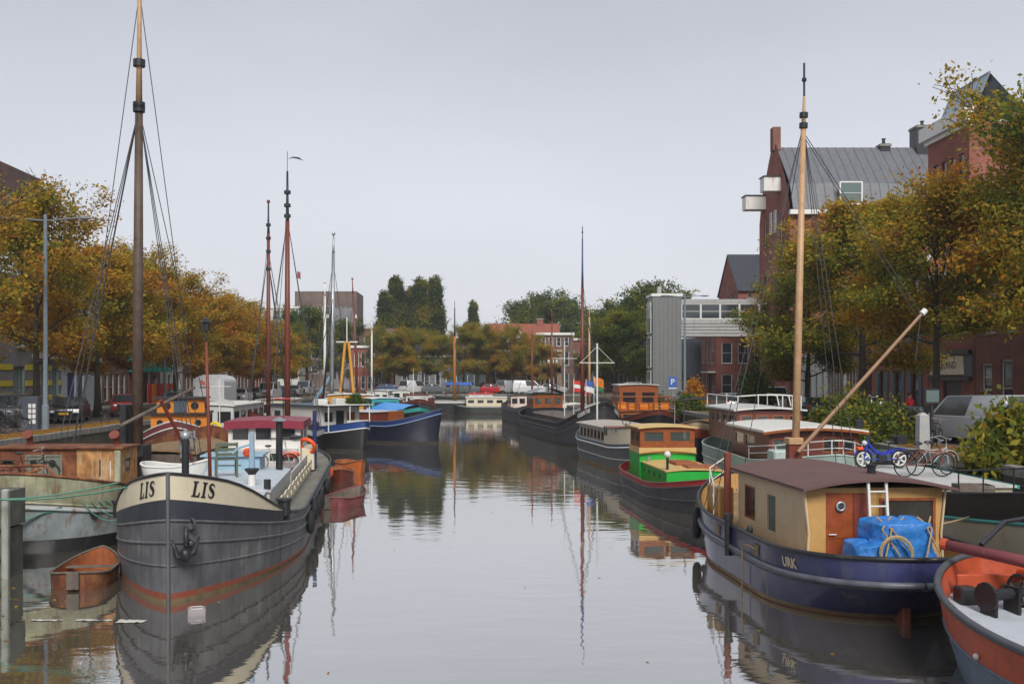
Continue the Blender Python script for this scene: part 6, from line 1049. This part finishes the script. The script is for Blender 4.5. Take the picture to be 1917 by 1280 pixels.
for i, (px, c, k, lab) in enumerate(((775,'white','van','white van under the poplars at the canal end'),(815,'grey','hatch','grey car right of the white van under the poplars'),(925,'red','hatch','dark red car in front of the villa'),(955,'silver','van','silver van in front of the villa'),(990,'white','van','white box van right of the silver van'),(730,'blue','hatch','blue car under the leftmost poplars'),(870,'grey','suv','grey off-road car right of the orange mast'),(1035,'silver','hatch','silver car at the right end of the far quay'))): car(lab, (WX(px,146.5), 146.5 if px != 955 else 147.5, QZ), math.pi/2 + (.9 if px in (775,955) else 0), P[c], k, 'cars at the canal end', 'van' if k == 'van' else 'car')
# white rounded site trailer
tr = thing('site_trailer', 'white round-topped site trailer with red emblem on the left quay', 'trailer', W(403,702,80)*1, 0); tr.location = (WX(403,80), 80, QZ)
pts = [(-1.2,.7),(1.2,.7),(1.2,2.2)] + [(1.2*math.cos(a),2.2+.55*math.sin(a)) for a in [math.pi*i/10 for i in range(1,10)]] + [(-1.2,2.2)]
MB().prism(pts, (0,-2.0,0), (1,0,0), (0,0,1), (0,1,0), 4).obj('body', mat('trailer_white',(.5,.51,.52),.5), tr); flat_text('St', .5, (-.45,-2.01,2.1), (1,0,0), (0,0,1), RED, tr, .02); MB().box(-.7,.1,-2.012,-2.005,1.72,1.80).obj('printed_line', DARK, tr)
for y in (-1.1,1.2):
    for x in (-1.05,1.05): MB().torus((x,y,.36),.26,.1,(1,0,0),16,6).obj('wheel', TYRE, tr)
# bicycles and moped
def bicycle(label, loc, rz, col, group='bicycles', lean=.12, s=1.0):
    r = thing('bicycle', label, 'bicycle', loc, rz, group); r.rotation_euler = (lean, 0, rz); r.scale = (s,s,s); fm = mat('bike_'+col, dict(black=(.02,.02,.022), brown=(.22,.06,.03), silver=(.4,.4,.42), white=(.6,.6,.6))[col], .4)
    for x in (-.55,.55):
        w_ = MB().torus((x,0,.34),.32,.018,(0,1,0),24,5).obj('wheel', TYRE, r); sp = MB()
        for k in range(8): a = k*math.pi/8; sp.tube([(x+.31*math.cos(a),0,.34+.31*math.sin(a)),(x-.31*math.cos(a),0,.34-.31*math.sin(a))],.004,3)
        sp.obj('spokes', STEEL, w_); MB().torus((x,0,.34),.36,.015,(0,1,0),12,4,-.9,1.4).obj('mudguard', fm, r)
    MB().tube([(.55,0,.34),(.42,0,.9)],.016).obj('fork', fm, r); MB().tube([(.44,0,.82),(-.02,0,.32),(-.2,0,.86)],.018).obj('frame', fm, r); MB().tube([(.46,0,.75),(-.17,0,.72)],.016).obj('frame', fm, r); MB().tube([(-.55,0,.34),(-.02,0,.32)],.012).obj('chain_stay', fm, r); MB().tube([(-.55,0,.34),(-.17,0,.75)],.012).obj('seat_stay', fm, r)
    MB().tube([(.42,0,.9),(.40,0,1.05)],.015).obj('stem', STEEL, r); MB().tube([(.25,-.28,1.06),(.38,-.22,1.08),(.42,0,1.05),(.38,.22,1.08),(.25,.28,1.06)],.014).obj('handlebar', STEEL, r); MB().ball((-.22,0,.95),(.13,.09,.045)).obj('saddle', BLACK, r); MB().tube([(-.2,0,.84),(-.22,0,.94)],.013).obj('seat_post', STEEL, r); MB().box(-.75,-.35,-.07,.07,.72,.74).obj('carrier', DARK, r)
    return r
BK = 'bicycles standing on the barges'
bicycle('brown bicycle standing on the cream cabin top at the right', wp(tb5,(.9,-5.4,1.97)), .1, 'brown', BK); bicycle('silver bicycle behind the brown bicycle on the cream cabin top', wp(tb5,(.45,-5.9,1.97)), .3, 'silver', BK); bicycle('bicycle with white mudguards at the right frame edge', wp(tb5,(-1.0,-2.6,1.5)), 1.3, 'white', BK)
bicycle('bicycle leaning beside the van on the right quay', (17.0, 37.6, QZ), .9, 'black', 'bicycles on the quays'); bicycle('old bicycle lying against the rusty deckhouse doors', (-12.9, 29.3, 1.62), .1, 'black', BK); bicycle('silver bicycle on the hatch in front of the crimson roofed wheelhouse', wp(root,(-.6,-2.6,1.26)), .1, 'silver', BK)
for i, (x, y) in enumerate(((-22.0,46.4),(-21.6,47.3),(-22.2,48.3),(-20.4,57.3))): bicycle(('bicycle nearest the left frame edge on the quay', 'second bicycle from the left frame edge on the quay', 'third bicycle from the left frame edge on the quay', 'bicycle in front of the black estate car')[i], (x,y,QZ), R.uniform(.6,1.6), 'black', 'bicycles on the quays')
mp = thing('moped', 'blue moped with white spoked wheels on the cream cabin top', 'moped', wp(tb5,(1.0,-8.0,1.97)), math.pi+.12); MBL = mat('moped_blue',(.03,.04,.34),.3,coat=.4)
for x in (-.58,.58):
    w_ = MB().torus((x,0,.29),.26,.03,(0,1,0),22,7).obj('wheel', TYRE, mp); sp = MB().torus((x,0,.29),.20,.025,(0,1,0),18,5)
    for k in range(5): a = k*2*math.pi/5; sp.tube([(x,0,.29),(x+.2*math.cos(a),0,.29+.2*math.sin(a))],.03,5)
    sp.obj('rim', WHITE, w_); MB().torus((x,0,.29),.31,.03,(0,1,0),12,5,-1.2,1.2).obj('mudguard', MBL, mp)
MB().tube([(.58,0,.29),(.44,0,.82)],.035).obj('fork', MBL, mp); MB().tube([(.45,0,.78),(.2,0,.50),(-.05,0,.42),(-.35,0,.55)],[.05,.06,.07,.06]).obj('frame', MBL, mp); MB().tube([(.58,.06,.29),(-.58,.06,.29)],.02).obj('chain_guard', MBL, mp); MB().bbox(-.15,.15,-.08,.08,.22,.42,.03).obj('engine', DARK, mp)
MB().tube([(-.22,0,.5),(-.25,0,.76)],.025).obj('seat_post', DARK, mp); MB().ball((-.27,0,.80),(.2,.1,.06)).obj('saddle', BLACK, mp); MB().bbox(-.75,-.42,-.18,.18,.74,1.0,.03).obj('top_box', BLACK, mp); MB().tube([(.30,-.3,1.02),(.42,0,.92),(.30,.3,1.02)],.016).obj('handlebar', DARK, mp); MB().tube([(.44,0,.8),(.40,0,.95)],.025).obj('steering_stem', MBL, mp); MB().ball((.55,0,.78),(.08,.08,.08)).obj('headlight', LAMP, mp); MB().bbox(.62,.8,-.1,.1,.58,.66).obj('front_reflector', ORANGE, mp)
# wooden crates on the teal-lined barge
for i, (x, y, z, a) in enumerate(((.9,-2.9+.4,1.32,.2),(.95,-2.55,1.72,-.1),(.3,-1.3,1.36,.5))):
    c = thing('wooden_crate', ('weathered wooden crate on the teal-lined barge, lower of the stacked two','weathered wooden crate on the teal-lined barge, upper of the stacked two','weathered wooden crate standing apart on the teal-lined barge')[i], 'crate', wp(tb5,(x,y,z)), a, 'wooden crates on the barge')
    for k in range(3):
        for s_ in (-1,1): MB().box(-.42,.42,s_*.27-.01,s_*.27+.01,.02+.12*k,.12+.12*k).obj('slat', GREYWOOD, c); MB().box(s_*.41-.01,s_*.41+.01,-.25,.25,.02+.12*k,.12+.12*k).obj('slat', GREYWOOD, c)
    MB().box(-.4,.4,-.25,.25,0,.02).obj('bottom', GREYWOOD, c)
# furniture on LIS
def chair(label, loc, rz, m, name='garden_chair', s=1.0):
    r = thing(name, label, 'chair', loc, rz); r.scale = (s,s,s)
    for x in (-.24,.24):
        for y in (-.22,.22): MB().box(x-.025,x+.025,y-.025,y+.025,0,.42 if y < 0 else .85).obj('leg', m, r)
        MB().box(x-.03,x+.03,-.25,.25,.6,.64).obj('armrest', m, r)
    for k in range(4): MB().box(-.22,.22,-.24+.12*k,-.14+.12*k,.42,.445).obj('seat_slat', m, r)
    for k in range(3): MB().box(-.22,.22,.2,.225,.52+.12*k,.60+.12*k).obj('back_slat', m, r)
    return r
chair('green slatted garden chair on the pale hatch of the grey barge', wp(root,(-.15,6.3,1.95)), math.pi+.3, mat('green_grey_wood',(.10,.12,.09),.7), s=1.15); chair('red-brown chair near the crimson roofed wheelhouse', wp(root,(.3,-1.4,1.25)), math.pi, BROWNP); chair('white metal bench on the rusty barge behind the mast', (-11.2, 39.5, 1.6), .4, STEEL, 'bench', 1.2)
wd = dinghy('upturned_dinghy', 'white plastic dinghy lying on the pale hatch of the grey barge', wp(root,(1.15,6.6,2.05)).xy[:], 1.25+math.pi, 2.1, 1.0, WHITE, GREYW, WHITE, False, .2, 1); wd.location.z = 2.08
for lab, p, ax in (('orange life ring beside the crimson roofed wheelhouse', (-1.05,-3.9,1.78), (0,.2,1)), ('orange life ring on the locker at the grey barge stern', (-1.65,-4.85,2.04), (.3,.8,.5))): o = tag(MB().torus((0,0,0),.3,.08,ax,20,7).obj('lifebuoy', ORANGE, smooth='all'), lab, 'lifebuoy'); o.location = wp(root, p)
tag(MB().ball((0,0,0),.13,12,8).obj('buoy', ORANGE, smooth='all'), 'small red-orange ball hanging from the blue davit', 'buoy').location = wp(root,(-.95,8.0,2.75))
# ------------------------------------------------------------------ street furniture
def lamp_post(label, loc, hgt, r0=.09, arm=0, m=STEEL, head='arm', rz=0):
    r = thing('street_lamp', label, 'street lamp', loc, rz, 'street lamps'); MB().tube([(0,0,0),(0,0,1.2),(0,0,1.25),(0,0,hgt)],[r0*1.5,r0*1.45,r0,r0*.7],10).obj('pole', m, r)
    if arm:
        for s_ in (-1,1): MB().tube([(0,0,hgt-.3),(s_*arm,0,hgt-.15)],.035).obj('arm', m, r); MB().ball((s_*(arm+.25),0,hgt-.18),(.38,.12,.07)).obj('lamp_head', m, r)
    elif head == 'globe': MB().lathe([(.05,hgt),(.17,hgt+.1),(.22,hgt+.4),(.1,hgt+.55),(.02,hgt+.6)],(0,0,0)).obj('lantern', glass('lantern_glass',(.5,.5,.48),.2), r)
    return r
GP = mat('blue_grey_pole',(.17,.21,.24),.5)
lamp_post('tall blue-grey double lamp post on the left quay near the black estate car', (WX(85,50), 50, QZ), 10.6, .12, 1.7, GP); lamp_post('blue-grey lamp post right of the tallest mast', (WX(308,80), 80, QZ), 9, .12, 1.6, GP); lamp_post('blue-grey lamp post beside the white trailer', (WX(400,92), 92, QZ), 9, .12, 1.6, GP); lamp_post('grey lamp post in front of the cottage', (17.5, 17.5*1900/392, QZ), 9.5, .11, 1.4, GP); lamp_post('slim lamp post at the far quay', (WX(1110,120), 120, QZ), 9, .1, 1.4, GP)
for i, px in enumerate((1027,1035,1042)): lamp_post('white-globed lamp at the far quay, %s of three' % ('left','middle','right')[i], (WX(px,144), 144, QZ), 4.3, .06, 0, DARK, 'globe')
def sign(label, loc, w, hgt, z, m, txt=None, pole=2.6, rz=0, tm=None):
    r = thing('traffic_sign', label, 'sign', loc, rz); MB().tube([(0,0,0),(0,0,pole)],.035).obj('pole', STEEL, r); b = MB().box(-w/2,w/2,-.06,-.04,z,z+hgt).obj('sign_plate', m, r)
    if txt: flat_text(txt, hgt*.75, (0,-.066,z+hgt*.52), (1,0,0), (0,0,1), tm or WHC, b, .01)
    return r
sign('blue parking sign with white P at the foot of the lift tower', (WX(1259,90), 90, QZ), .75, .95, 1.6, BLC, 'P', 2.6); sign('blue sign right of the white trailer', (WX(410,96), 96, QZ), .5, .7, 2.0, BLC)
MB().box(-.37,.37,-.072,-.061,1.5,1.59).obj('white_subplate', WHC, bpy.data.objects['traffic_sign'])
pm_ = thing('parking_machine', 'dark blue-grey parking machine with white instruction panel on the left quay', 'parking machine', (WX(58,50.5), 50.5, QZ), .1); MB().bbox(-.4,.4,-.25,.25,0,1.65,.04).obj('housing', mat('machine_grey',(.07,.08,.10),.5), pm_)
for i in range(4):
    for j in range(2): MB().box(-.05+.2*j,.1+.2*j,-.262,-.252,.3+.26*i,.5+.26*i).obj('panel', WHC, pm_)
pst = thing('mooring_post', 'square concrete mooring post on the right quay behind the moped', 'post', (WX(1727,36.6), 36.6, QZ-.3)); MB().loft([[(-.2,-.2,0),(.2,-.2,0),(.2,.2,0),(-.2,.2,0)],[(-.17,-.17,1.55),(.17,-.17,1.55),(.17,.17,1.55),(-.17,.17,1.55)],[(-.05,-.05,1.65),(.05,-.05,1.65),(.05,.05,1.65),(-.05,.05,1.65)]], True, True).obj('shaft', CONC, pst); MB().torus((0,0,.25),.25,.05,(0,0,1),14,6).obj('rope_turns', ROPE, pst)
tp = thing('ticket_post', 'dark information post with square screen beside the van', 'post', (17.35,38.6,QZ)); MB().bbox(-.06,.06,-.05,.05,0,1.9).obj('pole', DARK, tp); MB().bbox(-.3,.3,-.08,.08,1.6,2.2,.03).obj('screen_box', DARK, tp); MB().box(-.24,.24,-.095,-.082,1.68,2.12).obj('screen', GLASSG, tp)
tag(blob((0,0,0),(1.5,.9,.75),6,.08).obj('boat_cover', mat('dark_green_cover',(.06,.11,.085),.6), smooth='all'), 'dark green covered boat behind the blue moped', 'boat cover').location = (14.2, 37.4, 1.3)
# ------------------------------------------------------------------ shrubs, fallen leaves, litter
def shrub(label, loc, r, n, leaf, tint, tone=.3, group='shrubs on the quay', berries=False):
    rng = np.random.default_rng(int(abs(loc[0])*31+loc[1])); root_ = thing('shrub', label, 'shrub', loc, 0, group); st = MB(); tips = []
    for k in range(38):
        a = R.uniform(0,6.28); el = R.uniform(.2,1.5); d = V(math.cos(a)*math.cos(el)*r[0], math.sin(a)*math.cos(el)*r[1], math.sin(el)*r[2])*R.uniform(.7,1.0); m_ = d*.5+V(R.gauss(0,.1),R.gauss(0,.1),.1); st.tube([(0,0,0), m_, d],[.03,.02,.008],4,False); tips += [tuple(m_), tuple(d*.8), tuple(d), tuple(d*.9)]
    st.obj('stems', BARK, root_); T = np.array(tips); idx = rng.integers(0,len(T),n); Pn = T[idx] + rng.normal(size=(n,3))*np.array(r)*.13; cl = rng.normal(0,.16,len(T))[idx]
    o = bpy.data.objects.new('foliage', leaves_mesh('foliage', Pn, tone+cl+rng.normal(0,.08,n), leaf, rng)); COL.objects.link(o); o.parent = root_; o.color = (1+tint,0,0,1)
shrub('wide green shrub with yellowing leaves overhanging the right quay', (15.9, 40.5, 1.5), (2.0,1.4,2.1), 11000, .075, .0, .26); shrub('second green shrub left of the mooring post', (16.2, 44.5, 1.8), (1.8,1.4,2.2), 8000, .08, .0, .30)
shrub('yellow-green large-leaved shrub at the right frame edge', (16.0, 30.6, 1.3), (1.5,1.2,2.4), 5000, .12, .0, .36); shrub('loose dark shrub in front of the pale plastered house', (16.9, 61, 1.9), (1.3,1.0,3.6), 4500, .09, -.1, .2); shrub('vivid orange bush below the cottage', (17.2, 80, 1.9), (1.2,1.0,2.4), 5000, .1, .55, .42); shrub('green bush below the vivid orange bush', (16.3, 77, 1.6), (1.5,1.0,1.6), 4000, .1, -.1, .3)
shrub('green weeds along the quay edge behind the dark barge', (15.6, 92, 1.6), (2.2,2.5,1.5), 5000, .1, -.1, .22); shrub('deck plant on the motor boat roof', wp(wv,(-1.2,3.4,2.85)), (.7,.7,.7), 1500, .06, -.2, .2)
rng = np.random.default_rng(5)
def litter(name, n, x0, x1, y0, y1, z, size):
    Pn = np.stack([rng.uniform(x0,x1,n), rng.uniform(y0,y1,n), np.full(n, z) + rng.uniform(0,.02,n)], 1); a = rng.uniform(0,6.28,n); s = size*rng.uniform(.6,1.4,n)
    dx = np.stack([np.cos(a)*s, np.sin(a)*s, rng.uniform(-.01,.01,n)],1); dy = np.stack([-np.sin(a)*s*.6, np.cos(a)*s*.6, rng.uniform(-.01,.01,n)],1); co = np.stack([Pn-dx,Pn+dy,Pn+dx,Pn-dy],1).reshape(-1,3)
    me = bpy.data.meshes.new(name); me.from_pydata(co.tolist(), [], np.arange(4*n).reshape(n,4).tolist()); at = me.attributes.new('tone','FLOAT','POINT'); at.data.foreach_set('value', np.repeat(rng.uniform(.55,1.0,n),4).astype(np.float32)); me.materials.append(LEAF)
    o = bpy.data.objects.new(name, me); COL.objects.link(o); o['kind'] = 'stuff'; o['label'] = 'fallen orange leaves lying about'; o['category'] = 'leaves'; o.color = (1.05,0,0,1); return o
litter('fallen_leaves', 9000, -21.2, QL-.2, 38, 90, QZ+.03, .07); litter('fallen_leaves', 5000, QR+.2, 18, 26, 70, QZ+.03, .07); litter('floating_leaves', 260, -14, -8.5, 17.5, 24, .006, .05); litter('floating_leaves', 35, -9, 10, 14, 45, .006, .04)
for i, (px, py, w_, d_) in enumerate(((88,1161,.62,.10),(176,1161,.7,.10),(246,1163,.55,.28))):
    Z = 9120/(py-702); t = MB(); t.grid(lambda u, v: V(lerp(-w_/2,w_/2,u)+.03*mnoise.noise(V(u*5,v*5,i)), lerp(-d_/2,d_/2,v)*(1-.4*u)+.05*mnoise.noise(V(u*4,i,v)), .012+.02*mnoise.noise(V(u*6,v*6,3+i))), 8, 3)
    tag(t.obj('foam_scrap', mat('dirty_foam',(.5,.49,.45),.8,dirt=(.3,.28,.2),amt=.4,dscale=6)), ('white foam scrap floating below the pale blue stern, left of two','white foam scrap floating below the pale blue stern, right of two','broad white foam scrap floating just left of the lettered bow')[i], 'litter', 'floating litter').location = ((px-CX)/F*Z, Z, 0)
cb = thing('clear_box', 'clear plastic box floating right of the lettered barge bow', 'box', (WX(368,9120/(1150-702)), 9120/(1150-702), 0), .3)
PLX = glass('clear_plastic',(.5,.45,.45),.15,.35)
for a in ((-.17,.17,-.13,-.12),(-.17,.17,.12,.13),(-.17,-.16,-.12,.12),(.16,.17,-.12,.12)): MB().box(*a,-.03,.14).obj('side_panel', PLX, cb)
MB().torus((0,0,.14),.16,.008,(0,0,1),4,4).obj('rim', WHC, cb)
# ------------------------------------------------------------------ person in a red jacket on the right pavement
pr_ = thing('person', 'person in a red jacket walking along the right bank houses', 'person', (WX(1703,52), 52, QZ+.01), .3)
sk = bpy.data.meshes.new('body'); J = [(0,0,.92),(0,0,1.15),(0,0,1.38),(0,0,1.5),(0,-.01,1.62),(0,-.01,1.74),(.19,0,1.40),(.25,.02,1.12),(.25,-.08,.88),(-.19,0,1.40),(-.25,-.04,1.13),(-.24,-.14,.90),(.1,0,.88),(.11,-.06,.48),(.11,.06,.08),(.11,-.10,.03),(-.1,0,.88),(-.11,.05,.48),(-.11,.14,.08),(-.11,.0,.03)]
Ed = [(0,1),(1,2),(2,3),(3,4),(4,5),(2,6),(6,7),(7,8),(2,9),(9,10),(10,11),(0,12),(12,13),(13,14),(14,15),(0,16),(16,17),(17,18),(18,19)]; Ra = [.15,.14,.16,.065,.10,.085,.075,.055,.042,.075,.055,.042,.10,.07,.05,.04,.10,.07,.05,.04]
sk.from_pydata(J, Ed, []); ob = bpy.data.objects.new('body', sk); COL.objects.link(ob); sm = ob.modifiers.new('skin','SKIN'); ob.modifiers.new('sub','SUBSURF').levels = 2
for i, r_ in enumerate(Ra): sk.skin_vertices[0].data[i].radius = (r_, r_*.85)
sk.skin_vertices[0].data[0].use_root = True; bpy.context.view_layer.update()
me = bpy.data.meshes.new_from_object(ob.evaluated_get(bpy.context.evaluated_depsgraph_get())); bpy.data.objects.remove(ob)
SKIN = mat('skin',(.45,.27,.19),.6); JKT = mat('red_jacket',(.5,.02,.025),.8); TRS = mat('dark_trousers',(.03,.032,.045),.85); me.materials.clear()
for m_ in (SKIN, JKT, TRS): me.materials.append(m_)
for p in me.polygons: c = p.center; p.material_index = 0 if (c.z > 1.52 or (abs(c.x) > .17 and c.z < .93)) else 1 if c.z > .86 else 2; p.use_smooth = True
ob = bpy.data.objects.new('body', me); COL.objects.link(ob); ob.parent = pr_; MB().ball((0,.02,1.70),(.105,.115,.12),12,8).obj('hair', mat('brown_hair',(.08,.045,.025),.8), pr_, smooth='all')
# ------------------------------------------------------------------ thin autumn haze over the canal
hz = bpy.data.materials.new('haze'); hz.use_nodes = True; t = hz.node_tree; t.nodes.clear()
ho = t.nodes.new('ShaderNodeOutputMaterial'); pv = t.nodes.new('ShaderNodeVolumePrincipled'); pv.inputs['Color'].default_value = (.93,.95,1,1); pv.inputs['Density'].default_value = .00038; pv.inputs['Anisotropy'].default_value = .2
t.links.new(pv.outputs[0], ho.inputs['Volume'])
struct(MB().box(-1600, 1600, -80, 2600, -4.5, 45), 'haze', hz, 'stuff')
